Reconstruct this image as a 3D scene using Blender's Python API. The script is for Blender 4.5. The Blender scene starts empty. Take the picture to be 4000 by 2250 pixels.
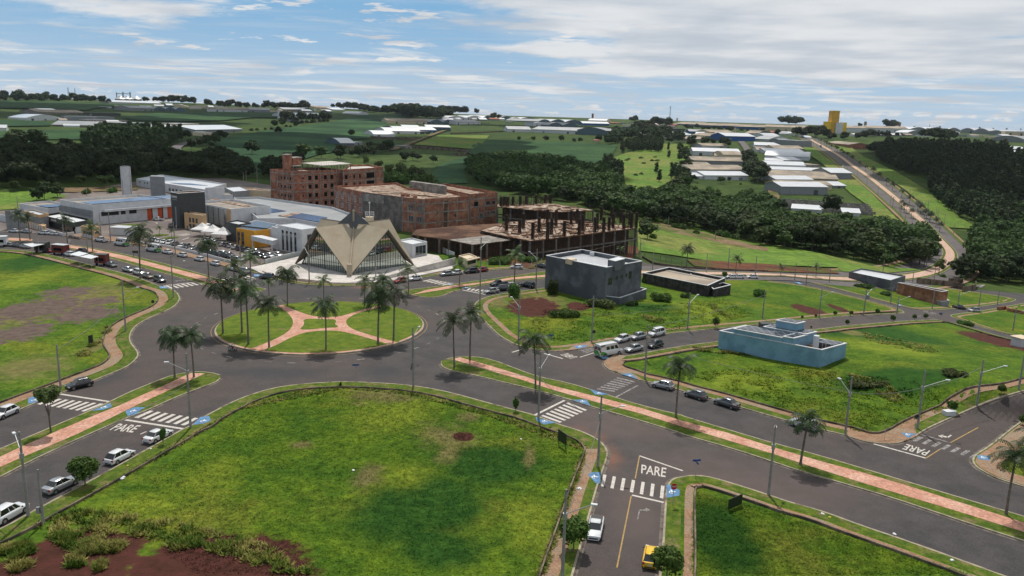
import bpy, bmesh, math, random
import numpy as np
from mathutils import Vector, Matrix
from mathutils.geometry import delaunay_2d_cdt
R=math.radians; S=bpy.context.scene; C=S.collection
random.seed(7); np.random.seed(7)
# ---------------- camera ----------------
CH=45.0; PITCH=R(12.06); ROLL=R(1.575); FPX=3111.0
cp,sp=math.cos(PITCH),math.sin(PITCH); cr,sr=math.cos(ROLL),math.sin(ROLL)
Fv=np.array([0,cp,-sp]); U0=np.array([0,sp,cp]); X0=np.array([1.,0,0])
Rv=cr*X0+sr*U0; Uv=-sr*X0+cr*U0
cam=bpy.data.cameras.new('camera'); cam.lens=28.0; cam.sensor_width=36.0; cam.clip_start=1; cam.clip_end=60000
co=bpy.data.objects.new('camera',cam); C.objects.link(co)
co.matrix_world=Matrix(((Rv[0],Uv[0],-Fv[0],0),(Rv[1],Uv[1],-Fv[1],0),(Rv[2],Uv[2],-Fv[2],CH),(0,0,0,1)))
S.camera=co
S.view_settings.view_transform='Standard'; S.view_settings.look='None'; S.view_settings.gamma=1
S.view_settings.exposure=-0.24
# ---------------- sun and sky ----------------
SUN_EL=60; SUN_AZ=-3      # ahead of the camera, a touch left
sl=bpy.data.lights.new('sun','SUN'); sl.energy=4.3; sl.angle=R(0.53); sl.color=(1,.955,.88)
so=bpy.data.objects.new('sun',sl); C.objects.link(so)
sd=Vector((math.sin(R(SUN_AZ))*math.cos(R(SUN_EL)),math.cos(R(SUN_AZ))*math.cos(R(SUN_EL)),math.sin(R(SUN_EL))))
so.rotation_euler=sd.to_track_quat('Z','Y').to_euler()
W=bpy.data.worlds.new("World"); S.world=W; W.use_nodes=True
nt=W.node_tree; N=nt.nodes; L=nt.links; N.clear()
def nn(t,**k):
    n=N.new(t)
    for a,b in k.items(): setattr(n,a,b)
    return n
def mth(op,a,b=None,c=None,clamp=False):
    n=N.new('ShaderNodeMath'); n.operation=op; n.use_clamp=clamp
    for i,v in enumerate((a,b,c)):
        if v is None: continue
        if isinstance(v,(int,float)): n.inputs[i].default_value=v
        else: L.new(v,n.inputs[i])
    return n.outputs[0]
def mapr(v,a,b,c=0.,d=1.,smooth=True):
    n=N.new('ShaderNodeMapRange'); n.interpolation_type='SMOOTHSTEP' if smooth else 'LINEAR'
    L.new(v,n.inputs[0])
    for i,q in enumerate((a,b,c,d)): n.inputs[i+1].default_value=q
    return n.outputs[0]
def mixc(f,a,b):
    n=N.new('ShaderNodeMix'); n.data_type='RGBA'
    if isinstance(f,(int,float)): n.inputs[0].default_value=f
    else: L.new(f,n.inputs[0])
    for i,v in ((6,a),(7,b)):
        if isinstance(v,tuple): n.inputs[i].default_value=(*v[:3],1)
        else: L.new(v,n.inputs[i])
    return n.outputs[2]
sky=nn('ShaderNodeTexSky',sky_type='NISHITA',sun_disc=False,sun_elevation=R(SUN_EL),sun_rotation=R(SUN_AZ),air_density=1.3,dust_density=.6,ozone_density=2.2,altitude=600)
tc=nn('ShaderNodeTexCoord'); sep=nn('ShaderNodeSeparateXYZ'); L.new(tc.outputs['Generated'],sep.inputs[0])
dx,dy,dz=sep.outputs
zz=mth('MAXIMUM',dz,0.0)
el=mth('ADD',zz,0.035)
px=mth('DIVIDE',dx,el); py=mth('DIVIDE',dy,el)
def sn(vx,vy,vz,scale,det=6,rough=.55,dist=0.):
    cb=N.new('ShaderNodeCombineXYZ')
    for i,v in enumerate((vx,vy,vz)):
        if isinstance(v,(int,float)): cb.inputs[i].default_value=v
        else: L.new(v,cb.inputs[i])
    t=N.new('ShaderNodeTexNoise'); t.inputs['Scale'].default_value=scale; t.inputs['Detail'].default_value=det
    t.inputs['Roughness'].default_value=rough; t.inputs['Distortion'].default_value=dist; L.new(cb.outputs[0],t.inputs['Vector'])
    return t.outputs[0]
# high veil and bank to the right of the view; streaks above the horizon; little cumulus row at the horizon
n1=sn(px,py,0,.55,8,.6,.3); n2=sn(mth('MULTIPLY',px,.25),py,4.,.9,7,.62,.2)
az=mth('DIVIDE',dx,mth('MAXIMUM',dy,.05))
bank=mapr(mth('ADD',az,mth('MULTIPLY',mth('SUBTRACT',dz,.09),1.6)),-.18,.30)      # 0 left .. 1 right, rising upward
bank=mth('MULTIPLY',bank,mapr(dz,.035,.085))
left=mth('MULTIPLY',mapr(mth('MULTIPLY',az,-1.),.12,.5),mapr(dz,.06,.12))
streak=mth('MULTIPLY',mapr(dz,.0,.03),mapr(dz,.105,.055))
th=mth('ADD',mth('MULTIPLY',bank,.34),mth('ADD',mth('MULTIPLY',streak,.10),mth('MULTIPLY',left,.13)))
m1=mapr(mth('ADD',n1,th),.57,.72)
m2=mapr(mth('ADD',n2,mth('MULTIPLY',th,.9)),.50,.80)
n3=sn(mth('MULTIPLY',az,16.),mth('MULTIPLY',dz,70.),0,1.5,6,.6,.1)
m3=mth('MULTIPLY',mapr(n3,.50,.60),mth('MULTIPLY',mapr(dz,-.002,.006),mapr(dz,.036,.014)))
m3=mth('MULTIPLY',m3,.97)
n4=sn(mth('MULTIPLY',az,7.),mth('MULTIPLY',dz,48.),7.,1.5,8,.62,.15)
m4=mth('MULTIPLY',mapr(n4,.585,.66),mth('MULTIPLY',mapr(dz,.03,.06),mapr(dz,.16,.12)))
cov=mth('MAXIMUM',mth('MAXIMUM',mth('MULTIPLY',m1,.93),mth('MULTIPLY',m2,.6)),mth('MAXIMUM',m3,m4))
shade=sn(px,py,9.,.8,5,.5)
ccol=mixc(mapr(shade,.35,.65),(6.4,6.9,7.6),(9.4,9.5,9.6))
blue=mixc(mapr(dz,.0,.14),(5.4,7.2,8.9),(2.6,5.3,8.3))
dim=mixc(.52,sky.outputs[0],(0,0,0))
skc=mixc(mapr(dz,.6,.12),dim,blue)
allc=mixc(cov,skc,ccol)
bg=nn('ShaderNodeBackground'); bg.inputs[1].default_value=0.10; L.new(allc,bg.inputs[0])
wo=nn('ShaderNodeOutputWorld'); L.new(bg.outputs[0],wo.inputs[0])
# ---------------- pixel <-> ground (all builders place things on the real terrain) ----------------
TILE={'a0':(0,300,2.415),'a1':(1000,300,2.415),'a2':(2000,300,2.415),'a3':(3000,300,2.415),
 'b0':(0,800,2.415),'b1':(1000,800,2.415),'b2':(2000,800,2.415),'b3':(3000,800,2.415),
 'c0':(0,1400,1.7044),'c1':(1333,1400,1.7044),'c2':(2667,1400,1.7044),
 'd0':(0,700,3.22),'d1':(600,700,3.68),'d2':(1600,700,2.8),'d3':(1050,580,2.7116),'f':(0,0,.644)}
def T(t,*p):
    x,y,s=TILE[t]; return [(x+a/s,y+b/s) for a,b in p]
def ray(uv):
    uv=np.atleast_2d(np.array(uv,float)); a=(uv[:,0]-2000)/FPX; b=-(uv[:,1]-1125)/FPX
    return Fv+a[:,None]*Rv+b[:,None]*Uv
def azt(uv):
    d=ray(uv); h=np.hypot(d[:,0],d[:,1]); return np.arctan2(d[:,0],d[:,1]),-d[:,2]/h
def dproj(x,yprime):      # control column: display x, px below the levelled horizon
    return azt([(x/.644,(296+.0275*(x-1288)+yprime)/.644)])
COLS=[(-500,[(-18,3200),(1,2500),(39,1600),(79,1100),(139,700),(189,520),(239,None)]),
 (0,[(-18,3200),(1,2500),(39,1600),(79,1100),(139,700),(189,520),(239,None)]),
 (640,[(-14,3000),(11,2200),(51,1400),(101,900),(151,650),(201,480),(241,None)]),
 (1288,[(-5,3000),(6,2400),(44,1500),(84,1100),(134,760),(184,560),(224,430),(264,None)]),
 (1932,[(-3,3000),(11,2200),(31,1600),(66,1200),(106,1000),(146,840),(206,660),(266,500),(326,375),(386,280),(446,225),(516,182),(600,None)]),
 (2576,[(2,3000),(14,2200),(39,1600),(89,1150),(169,900),(269,700),(319,590),(369,500),(419,400),(469,310),(519,240),(569,195),(649,152),(729,None)]),
 (3200,[(2,3000),(14,2200),(39,1600),(89,1150),(169,900),(269,700),(319,590),(369,500),(419,400),(469,310),(519,240),(569,195),(649,152),(729,None)])]
T0=.035
def pchip(x,y,xi):
    h=np.diff(x); dl=np.diff(y)/h; m=np.zeros(len(x))
    m[0]=dl[0]; m[-1]=dl[-1]
    for i in range(1,len(x)-1):
        if dl[i-1]*dl[i]>0:
            w1=2*h[i]+h[i-1]; w2=h[i]+2*h[i-1]; m[i]=(w1+w2)/(w1/dl[i-1]+w2/dl[i])
    k=np.clip(np.searchsorted(x,xi)-1,0,len(x)-2); t=(xi-x[k])/h[k]
    return ((1+2*t)*(1-t)**2*y[k]+t*(1-t)**2*h[k]*m[k]+t*t*(3-2*t)*y[k+1]+t*t*(t-1)*h[k]*m[k+1])
SG=np.linspace(math.log(.012+T0-.03),math.log(3.0+T0),1500)   # samples of log(t+T0)
TG=np.exp(SG)-T0
CAZ=[];CT0=[];CD=[]
for x,rows in COLS:
    ts=[];gs=[]
    for v,d in rows:
        a,t=dproj(x,v); t=t[0]; d=CH/t if d is None else d
        ts.append(math.log(t+T0)); gs.append(math.log(d*(t+T0)))
    CAZ.append(a[0]); CT0.append(math.exp(ts[0])-T0)
    g=pchip(np.array(ts),np.array(gs),np.clip(SG,ts[0],ts[-1])); ld=g-SG
    fl=SG>=ts[-1]; ld[fl]=np.log(CH/TG[fl])
    lo=SG<ts[0]; ld[lo]=gs[0]-ts[0]+(ts[0]-SG[lo])*1.5
    CD.append(ld)
CAZ=np.array(CAZ); CT0=np.array(CT0); CD=np.array(CD)
def colw(az):
    az=np.clip(az,CAZ[0],CAZ[-1]-1e-9); k=np.clip(np.searchsorted(CAZ,az,side='right')-1,0,len(CAZ)-2)
    f=(az-CAZ[k])/(CAZ[k+1]-CAZ[k]); return k,f*f*(3-2*f)
def dist(az,t):
    k,f=colw(az); s=np.clip((np.log(np.maximum(t,-T0+1e-4)+T0)-SG[0])/(SG[1]-SG[0]),0,len(SG)-1.001)
    i=s.astype(int); r=s-i
    a=CD[k,i]*(1-r)+CD[k,i+1]*r; b=CD[k+1,i]*(1-r)+CD[k+1,i+1]*r
    ld=a*(1-f)+b*f
    fl=(t>=.2)&(np.abs(np.exp(ld)*t/CH-1)<2e-4)
    return np.where(fl,CH/np.maximum(t,1e-3),np.exp(ld))
def G(uv,dz=0.):
    """picture points -> world points on the terrain"""
    a,t=azt(uv); d=dist(a,t); z=CH-d*t
    z=np.where(np.abs(z)<.012,0,z)
    return np.stack([d*np.sin(a),d*np.cos(a),z+dz],1)
def G1(u,v,dz=0.): return Vector(G([(u,v)],dz)[0])
def hz(x,y):
    x=np.atleast_1d(np.array(x,float)); y=np.atleast_1d(np.array(y,float))
    r=np.hypot(x,y); az=np.arctan2(x,y); k,f=colw(az)
    tm=CT0[k]*(1-f)+CT0[k+1]*f
    lo=tm.copy(); hi=np.full_like(lo,3.0)
    for _ in range(34):
        m=(lo+hi)/2; far=dist(az,m)>r; lo=np.where(far,m,lo); hi=np.where(far,hi,m)
    t=(lo+hi)/2; z=CH-r*t
    z=np.where(r<15,0,z); z=np.where(np.abs(z)<.012,0,z)
    rs=dist(az,tm); zs=CH-rs*tm
    return np.where(r>rs,zs-(r-rs)*.022,z)
def h1(x,y): return float(hz(x,y)[0])
def atz(uv,z):
    d=ray(uv); k=(z-CH)/d[:,2]; return np.stack([d[:,0]*k,d[:,1]*k,np.full(len(k),z)],1)
def proj(p):
    q=np.array(p,float)-np.array([0,0,CH]); dd=q@Fv; return 2000+FPX*(q@Rv)/dd,1125-FPX*(q@Uv)/dd
def hgt(base,top):
    """height of an upright thing from the picture points of its foot and its top"""
    b=G1(*base); lo,hi=0.,90.
    for _ in range(40):
        m=(lo+hi)/2
        if proj((b.x,b.y,b.z+m))[1]>top[1]: lo=m
        else: hi=m
    return lo
# ---------------- object bookkeeping ----------------
def tag(o,label=None,cat=None,group=None,kind=None):
    if label: o['label']=label
    if cat: o['category']=cat
    if group: o['group']=group
    if kind: o['kind']=kind
    return o
def thing(name,label,cat,loc=(0,0,0),rz=0,group=None):
    o=bpy.data.objects.new(name,None); C.objects.link(o); o.location=loc; o.rotation_euler=(0,0,rz); o.empty_display_size=.2
    return tag(o,label,cat,group)
def link(name,me,parent=None,m=None):
    o=bpy.data.objects.new(name,me); C.objects.link(o)
    if parent is not None: o.parent=parent; KIDS.setdefault(parent.name,[]).append(o)
    return o
KIDS={}
def copy_tree(o,loc=None,rz=None,label=None,group=None,mats=None,scale=None):
    c=o.copy(); C.objects.link(c)
    for ch in KIDS.get(o.name,[]):
        d=ch.copy(); C.objects.link(d); d.parent=c; KIDS.setdefault(c.name,[]).append(d)
        for g in KIDS.get(ch.name,[]):
            e=g.copy(); C.objects.link(e); e.parent=d; KIDS.setdefault(d.name,[]).append(e)
    if loc is not None: c.location=loc
    if rz is not None: c.rotation_euler=(0,0,rz)
    if scale is not None: c.scale=(scale,)*3 if isinstance(scale,(int,float)) else scale
    if label: c['label']=label
    if group: c['group']=group
    return c
class MB:
    def __init__(s): s.v=[]; s.f=[]; s.m=[]; s.sm=[]
    def add(s,vs,fs,mi=0,sm=False):
        k=len(s.v); s.v+= [tuple(map(float,v)) for v in vs]; s.f+=[tuple(i+k for i in f) for f in fs]; s.m+=[mi]*len(fs); s.sm+=[sm]*len(fs)
    def box(s,c,d,rz=0,mi=0,rx=0):
        x,y,z=d[0]/2,d[1]/2,d[2]/2
        M=Matrix.Rotation(rz,3,'Z')@Matrix.Rotation(rx,3,'X')
        vs=[Vector(c)+M@Vector((a*x,b*y,e*z)) for a in(-1,1) for b in(-1,1) for e in(-1,1)]
        s.add(vs,[(0,1,3,2),(4,6,7,5),(0,4,5,1),(2,3,7,6),(0,2,6,4),(1,5,7,3)],mi)
    def prism(s,poly,z0,z1,mi=0,mt=None,bottom=True):
        p=[(q[0],q[1]) for q in poly]; n=len(p)
        A=sum(p[i][0]*p[(i+1)%n][1]-p[(i+1)%n][0]*p[i][1] for i in range(n))
        if A<0: p=p[::-1]
        z0=z0 if hasattr(z0,'__len__') else [z0]*n; z1=z1 if hasattr(z1,'__len__') else [z1]*n
        if A<0: z0=list(z0)[::-1]; z1=list(z1)[::-1]
        vs=[(*p[i],z0[i]) for i in range(n)]+[(*p[i],z1[i]) for i in range(n)]
        s.add(vs,[(i,(i+1)%n,n+(i+1)%n,n+i) for i in range(n)],mi)
        s.add(vs[n:],[tuple(range(n))],mi if mt is None else mt)
        if bottom: s.add(vs[:n],[tuple(range(n))[::-1]],mi)
    def tube(s,a,b,r0,r1=None,n=8,mi=0,cap=True,sm=True):
        a=Vector(a);b=Vector(b);r1=r0 if r1 is None else r1; d=(b-a).normalized()
        u=d.orthogonal().normalized(); w=d.cross(u)
        vs=[a+(u*math.cos(6.2832*i/n)+w*math.sin(6.2832*i/n))*r0 for i in range(n)]+[b+(u*math.cos(6.2832*i/n)+w*math.sin(6.2832*i/n))*r1 for i in range(n)]
        s.add(vs,[(i,(i+1)%n,n+(i+1)%n,n+i) for i in range(n)],mi,sm)
        if cap: s.add(vs[n:],[tuple(range(n))],mi); s.add(vs[:n],[tuple(range(n))[::-1]],mi)
    def path(s,pts,r,n=6,mi=0):
        for a,b in zip(pts[:-1],pts[1:]): s.tube(a,b,r,r,n,mi)
    def me(s,name,mats):
        me=bpy.data.meshes.new(name); me.from_pydata(s.v,[],s.f)
        for m in (mats if isinstance(mats,(list,tuple)) else [mats]): me.materials.append(m)
        me.polygons.foreach_set('material_index',s.m); me.polygons.foreach_set('use_smooth',s.sm); me.update(); return me
    def build(s,name,mats,parent=None): return link(name,s.me(name,mats),parent)
# ---------------- materials ----------------
def mat(name,c1,c2=None,scale=1.,rough=.8,bump=0.,metal=0.,detail=6,c3=None,s3=.05,bscale=None,spec=.5,thr=(.35,.65),thr3=(.45,.6),fine=0.,ior=1.5,alpha=1.,trans=0.,coat=0.,obj=False):
    global nt,N,L
    m=bpy.data.materials.new(name); m.use_nodes=True; nt=m.node_tree; N=nt.nodes; L=nt.links; N.clear()
    out=nn('ShaderNodeOutputMaterial'); b=nn('ShaderNodeBsdfPrincipled'); L.new(b.outputs[0],out.inputs[0]); m['b']=1
    b.inputs['Roughness'].default_value=rough; b.inputs['Metallic'].default_value=metal; b.inputs['Specular IOR Level'].default_value=spec
    b.inputs['Coat Weight'].default_value=coat; b.inputs['Coat Roughness'].default_value=.05
    tcn=nn('ShaderNodeTexCoord'); vec=tcn.outputs['Object']
    def noise(sc,det=6,rg=.6):
        t=nn('ShaderNodeTexNoise'); L.new(vec,t.inputs['Vector']); t.inputs['Scale'].default_value=sc; t.inputs['Detail'].default_value=det; t.inputs['Roughness'].default_value=rg; return t.outputs[0]
    if c2 is None: b.inputs['Base Color'].default_value=(*c1,1)
    else:
        col=mixc(mapr(noise(scale,detail),*thr),tuple(c1),tuple(c2))
        if c3 is not None: col=mixc(mapr(noise(s3,7,.62),*thr3),col,tuple(c3))
        if fine:
            f=noise(fine,3,.7); hs=nn('ShaderNodeHueSaturation'); L.new(col,hs.inputs['Color']); L.new(mapr(f,.25,.75,.55,1.45,False),hs.inputs['Value']); col=hs.outputs[0]
        L.new(col,b.inputs['Base Color'])
    if bump:
        bp=nn('ShaderNodeBump'); bp.inputs['Strength'].default_value=min(1,bump); bp.inputs['Distance'].default_value=bump
        L.new(noise(bscale or scale*4,4),bp.inputs['Height']); L.new(bp.outputs[0],b.inputs['Normal'])
    return m
def blobs(m,lst,color,edge=.5,nsc=.35,amp=.9):
    """patches of another colour (bare soil, wear, lighter and darker grass) at world places: lst of (x,y,rx,ry,rot)"""
    global nt,N,L
    nt=m.node_tree; N=nt.nodes; L=nt.links
    b=[n for n in N if n.type=='BSDF_PRINCIPLED'][0]; src=b.inputs['Base Color'].links[0].from_socket
    tcn=nn('ShaderNodeTexCoord'); t=nn('ShaderNodeTexNoise'); L.new(tcn.outputs['Object'],t.inputs['Vector']); t.inputs['Scale'].default_value=nsc; t.inputs['Detail'].default_value=7; t.inputs['Roughness'].default_value=.65
    mx=None
    for x,y,rx,ry,rot in lst:
        mp=nn('ShaderNodeMapping',vector_type='TEXTURE'); mp.inputs[1].default_value=(x,y,0); mp.inputs[2].default_value=(0,0,rot); mp.inputs[3].default_value=(rx,ry,1e6)
        L.new(tcn.outputs['Object'],mp.inputs[0]); ln=nn('ShaderNodeVectorMath',operation='LENGTH'); L.new(mp.outputs[0],ln.inputs[0])
        v=mth('SUBTRACT',1.0,ln.outputs['Value']); mx=v if mx is None else mth('MAXIMUM',mx,v)
    v=mth('ADD',mx,mth('MULTIPLY',mth('SUBTRACT',t.outputs[0],.5),amp*2)); f=mapr(v,0.,edge)
    L.new(mixc(f,src,tuple(color)),b.inputs['Base Color'])
def stripes(m,color,period,width,axis=0,rot=0.):
    pass
# ================= ground =================
GRASS=(.088,.148,.010); GRASS2=(.048,.104,.008); GY=(.135,.160,.014)
m_lawn=mat('wild grass',GRASS,GRASS2,.12,.95,.5,c3=GY,s3=.045,bscale=3.,fine=2.2,spec=.1,thr3=(.48,.66))
m_verge=mat('mown grass',(.105,.14,.018),(.06,.105,.013),.7,.95,.1,c3=(.17,.14,.06),s3=.4,bscale=6,fine=4,spec=.1,thr3=(.50,.68))
m_far=mat('pasture',(.032,.062,.012),(.055,.085,.016),.012,.95,0,c3=(.085,.07,.03),s3=.006,fine=.12,spec=.1,thr3=(.6,.72))
m_asph=mat('asphalt',(.043,.040,.040),(.062,.056,.055),.25,.85,.03,c3=(.075,.055,.048),s3=.02,bscale=20,fine=7.,spec=.3,thr3=(.42,.68))
m_path=mat('red paving',(.50,.26,.185),(.43,.215,.15),1.2,.85,.0,c3=(.54,.32,.24),s3=.25,fine=3.,spec=.2)
m_soil=mat('red soil',(.13,.045,.025),(.075,.028,.018),.7,1,.25,fine=3,spec=.05)
m_side=mat('earthy pavement',(.31,.195,.125),(.235,.14,.085),.7,.95,.02,c3=(.27,.20,.14),s3=.2,fine=4,spec=.1)
m_kerb=mat('kerb concrete',(.40,.34,.25),(.26,.22,.17),1.2,.9,.0,c3=(.12,.08,.05),s3=.35,thr3=(.55,.68),spec=.2)
m_wallc=mat('old concrete',(.23,.175,.135),(.15,.11,.085),1.,.95,.02,c3=(.07,.06,.05),s3=.3,spec=.1)
m_paint=mat('road paint',(.55,.51,.46),(.30,.275,.255),2.5,.8,0,spec=.2,thr=(.45,.75),detail=8)
m_yel=mat('yellow road paint',(.42,.27,.09),(.27,.19,.09),2.5,.8,0,spec=.2)
m_blue=mat('blue ramp paint',(.11,.25,.44),(.09,.17,.28),1.5,.8,0,spec=.2,c3=(.2,.2,.2),s3=1.1,thr3=(.58,.75))
m_plaza=mat('pale paving',(.60,.56,.52),(.50,.46,.42),.6,.85,0,c3=(.42,.39,.36),s3=.12,spec=.2,fine=4)
m_soy=mat('soy crop',(.018,.052,.020),(.024,.066,.024),.02,.95,0,c3=(.045,.105,.035),s3=.006,fine=.35,spec=.1)
m_soyl=mat('young crop',(.022,.060,.020),(.032,.078,.024),.02,.95,0,c3=(.04,.092,.028),s3=.01,fine=.35,spec=.1)
ZR,ZB=.07,.21
m_gut=mat('concrete gutter',(.17,.145,.12),(.10,.085,.07),1.2,.9,.0,c3=(.06,.05,.045),s3=.3,thr3=(.5,.65),spec=.2)
def st(o,kind='structure'): o['kind']=kind; return o
def dens(p,step):
    o=[];n=len(p)
    for i in range(n):
        a,b=p[i],p[(i+1)%n]; k=max(1,int(math.hypot(a[0]-b[0],a[1]-b[1])/step))
        o+=[(a[0]+(b[0]-a[0])*j/k,a[1]+(b[1]-a[1])*j/k) for j in range(k)]
    return o
def cdt(poly,inner):
    n=len(poly); vs=[Vector(p) for p in poly]+[Vector(p) for p in inner]
    r=delaunay_2d_cdt(vs,[],[list(range(n))],1,1e-4); return [tuple(v) for v in r[0]],[tuple(f) for f in r[2]]
def inside(p,poly):
    x,y=p;c=False;n=len(poly)
    for i in range(n):
        x1,y1=poly[i];x2,y2=poly[i-1]
        if (y1>y)!=(y2>y) and x<(x2-x1)*(y-y1)/(y2-y1)+x1: c=not c
    return c
def smooth(p,closed=False,it=2):
    for _ in range(it):
        o=[];n=len(p)
        for i in range(n if closed else n-1):
            a,b=p[i],p[(i+1)%n]; o+=[(a[0]*.75+b[0]*.25,a[1]*.75+b[1]*.25),(a[0]*.25+b[0]*.75,a[1]*.25+b[1]*.75)]
        if not closed: o=[p[0]]+o+[p[-1]]
        p=o
    return p
def sheet(name,poly,dz,m,skirt=0,step=18,far=0.,kind='structure'):
    """polygon of picture points laid on the terrain, raised by dz (+far per metre beyond 150 m)"""
    poly=dens(poly,step*1.5); xs=[p[0] for p in poly]; ys=[p[1] for p in poly]
    inn=[]; y=min(ys)+step*.6; r=0
    while y<max(ys):
        x=min(xs)+(r%2)*step
        while x<max(xs):
            if inside((x,y),poly): inn.append((x,y))
            x+=step*2
        y+=step; r+=1
    vs,fs=cdt(poly,inn); w=G(vs)
    w[:,2]+=dz+far*np.maximum(0,np.hypot(w[:,0],w[:,1])-150)
    mb=MB(); n=len(w)
    mb.add(w,[f if True else f[::-1] for f in fs])
    A=sum(poly[i][0]*poly[(i+1)%len(poly)][1]-poly[(i+1)%len(poly)][0]*poly[i][1] for i in range(len(poly)))
    if skirt:
        b=G(poly); k=len(poly); vs=[(*q[:2],q[2]+dz+far*max(0,math.hypot(q[0],q[1])-150)) for q in b]+[(*q[:2],q[2]+dz-skirt) for q in b]
        mb.add(vs,[(i,(i+1)%k,k+(i+1)%k,k+i) for i in range(k)])
    o=mb.build(name,m); me=o.data
    bm=bmesh.new(); bm.from_mesh(me)
    for f in bm.faces:
        if abs(f.normal.z)>.3 and f.normal.z<0: f.normal_flip()
    bm.to_mesh(me); bm.free()
    return st(o,kind)
def resample(pl,step):
    o=[]
    for a,b in zip(pl[:-1],pl[1:]):
        k=max(1,int(math.hypot(a[0]-b[0],a[1]-b[1])/step)); o+=[(a[0]+(b[0]-a[0])*j/k,a[1]+(b[1]-a[1])*j/k) for j in range(k)]
    return o+[tuple(pl[-1][:2])]
def offs(pl,o,closed=False):
    n=len(pl); out=[]
    for i in range(n):
        a=pl[i-1] if (i>0 or closed) else pl[i]; b=pl[(i+1)%n] if (i<n-1 or closed) else pl[i]
        dx,dy=b[0]-a[0],b[1]-a[1]; l=math.hypot(dx,dy) or 1; out.append((pl[i][0]-dy/l*o,pl[i][1]+dx/l*o))
    return out
def strip(name,pl,o0,o1,dz,m,skirt=0,closed=False,kind='structure',far=0.):
    """ribbon along a world polyline between two side offsets (left positive)"""
    a,b=offs(pl,o0,closed),offs(pl,o1,closed); n=len(pl)
    za=hz([p[0] for p in a],[p[1] for p in a]);zb=hz([p[0] for p in b],[p[1] for p in b])
    e=[far*max(0,math.hypot(*p[:2])-150) for p in pl]
    mb=MB(); k=n if closed else n-1
    va=[(*a[i],za[i]+dz+e[i]) for i in range(n)]; vb=[(*b[i],zb[i]+dz+e[i]) for i in range(n)]
    q=lambda i:(i,(i+1)%n,n+(i+1)%n,n+i)
    fl=o1>o0
    mb.add(va+vb,[q(i) if fl else q(i)[::-1] for i in range(k)])
    if skirt:
        for V in (va,vb): mb.add(V+[(x,y,z-skirt) for x,y,z in V],[q(i) for i in range(k)])
    return st(mb.build(name,m),kind)
def wpl(uv,step=2.): return resample([tuple(p[:2]) for p in G(uv)],step)
# base terrain: one sheet, polar grid out to the horizon
ROADPOLY=T('b0',(-900,230))+T('b0',(0,225),(600,270),(1000,300),(1500,400),(2100,540))+T('b1',(0,620),(700,720),(1500,660),(2300,580))+T('b2',(300,560),(900,520),(1160,515),(1300,560),(1700,620),(2415,640))+T('b3',(750,690),(1300,690),(1950,800),(2415,840))+[(4700,1180),(4700,2700),(2800,3100),(1200,3100),(-900,2700)]
def terrain():
    az=np.concatenate([np.linspace(-math.pi,-1.0,24,endpoint=False),np.linspace(-1.0,1.0,300,endpoint=False),np.linspace(1.0,math.pi,25)])
    r=np.concatenate([[5,15,30],np.geomspace(45,3400,230),[3800,4500,6000,9000,14000,22000,40000]])
    A,Rr=np.meshgrid(az,r); x=(Rr*np.sin(A)).ravel(); y=(Rr*np.cos(A)).ravel(); z=hz(x,y)
    na,nr=len(az),len(r)
    z=np.maximum(z,-75)
    q=np.stack([x,y,z-CH],1); dd=q@Fv; ok=dd>5; u=np.where(ok,2000+FPX*(q@Rv)/np.where(ok,dd,1),-9e5); v=np.where(ok,1125-FPX*(q@Uv)/np.where(ok,dd,1),0)
    for i in np.where(ok&(u>-1200)&(u<5000)&(v>850)&(v<3300))[0]:
        if all(inside((u[i]+a,v[i]+b),ROADPOLY) for a,b in ((0,0),(0,-12),(25,0),(-25,0))): z[i]-=.6
    i=np.arange((nr-1)*(na-1)); a=(i//(na-1))*na+i%(na-1)
    F=np.stack([a,a+1,a+na+1,a+na],1)
    me=bpy.data.meshes.new('ground'); me.from_pydata(np.stack([x,y,z],1).tolist(),[],F[:,::-1].tolist())
    me.materials.append(m_far)
    for p in me.polygons: p.use_smooth=True
    o=link('ground',me); st(o)
terrain()
# ---- asphalt under the whole near district ----
sheet('road',ROADPOLY,ZR,m_asph,step=15)
SIDE=[]
def block(poly_side,closing,m,verge=2.0,side=(2.2,3.7),wall=True,sgn=1,wstep=1.5,name='lot'):
    """city block: raised lawn with kerb, mown verge, earthy pavement and low wall along its street side"""
    ps=smooth(poly_side,False,2)
    sheet(name,ps+closing,ZB,m,skirt=.2,step=15)
    pl=wpl(ps,wstep)
    strip('kerb',pl,-.02*sgn,.22*sgn,ZB+.012,m_kerb,skirt=.16)
    strip('verge',pl,.24*sgn,verge*sgn,ZB+.016,m_verge)
    strip('gutter',pl,-.42*sgn,-.03*sgn,ZR+.008,m_gut)
    if side: strip('pavement',pl,side[0]*sgn,side[1]*sgn,ZB+.022,m_side)
    if wall: 
        w=strip('low_wall',pl,(side[1]+.1)*sgn,(side[1]+.28)*sgn,ZB+.30,m_wallc,skirt=.5); del w['kind']; w['label']=wall; w['category']='wall'
    return pl
# W block
W_side=T('b0',(-900,380),(0,425),(300,440),(600,505),(920,590),(1150,645),(1340,705),(1500,770),(1610,795),(1670,830),(1700,880),(1690,920),(1640,970),(1560,1010),(1440,1060),(1340,1110),(1270,1160),(1232,1220),(1225,1280),(1250,1330),(1295,1380),(1312,1430))+T('c0',(895,25),(850,60),(760,100),(620,155),(430,230),(250,298),(0,405),(-400,575),(-1100,860))
plW=block(W_side,[(-1300,1500),(-1300,950)],m_lawn,2.2,(2.6,4.6),'weathered low concrete wall along the path round the left field',sgn=-1)
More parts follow.
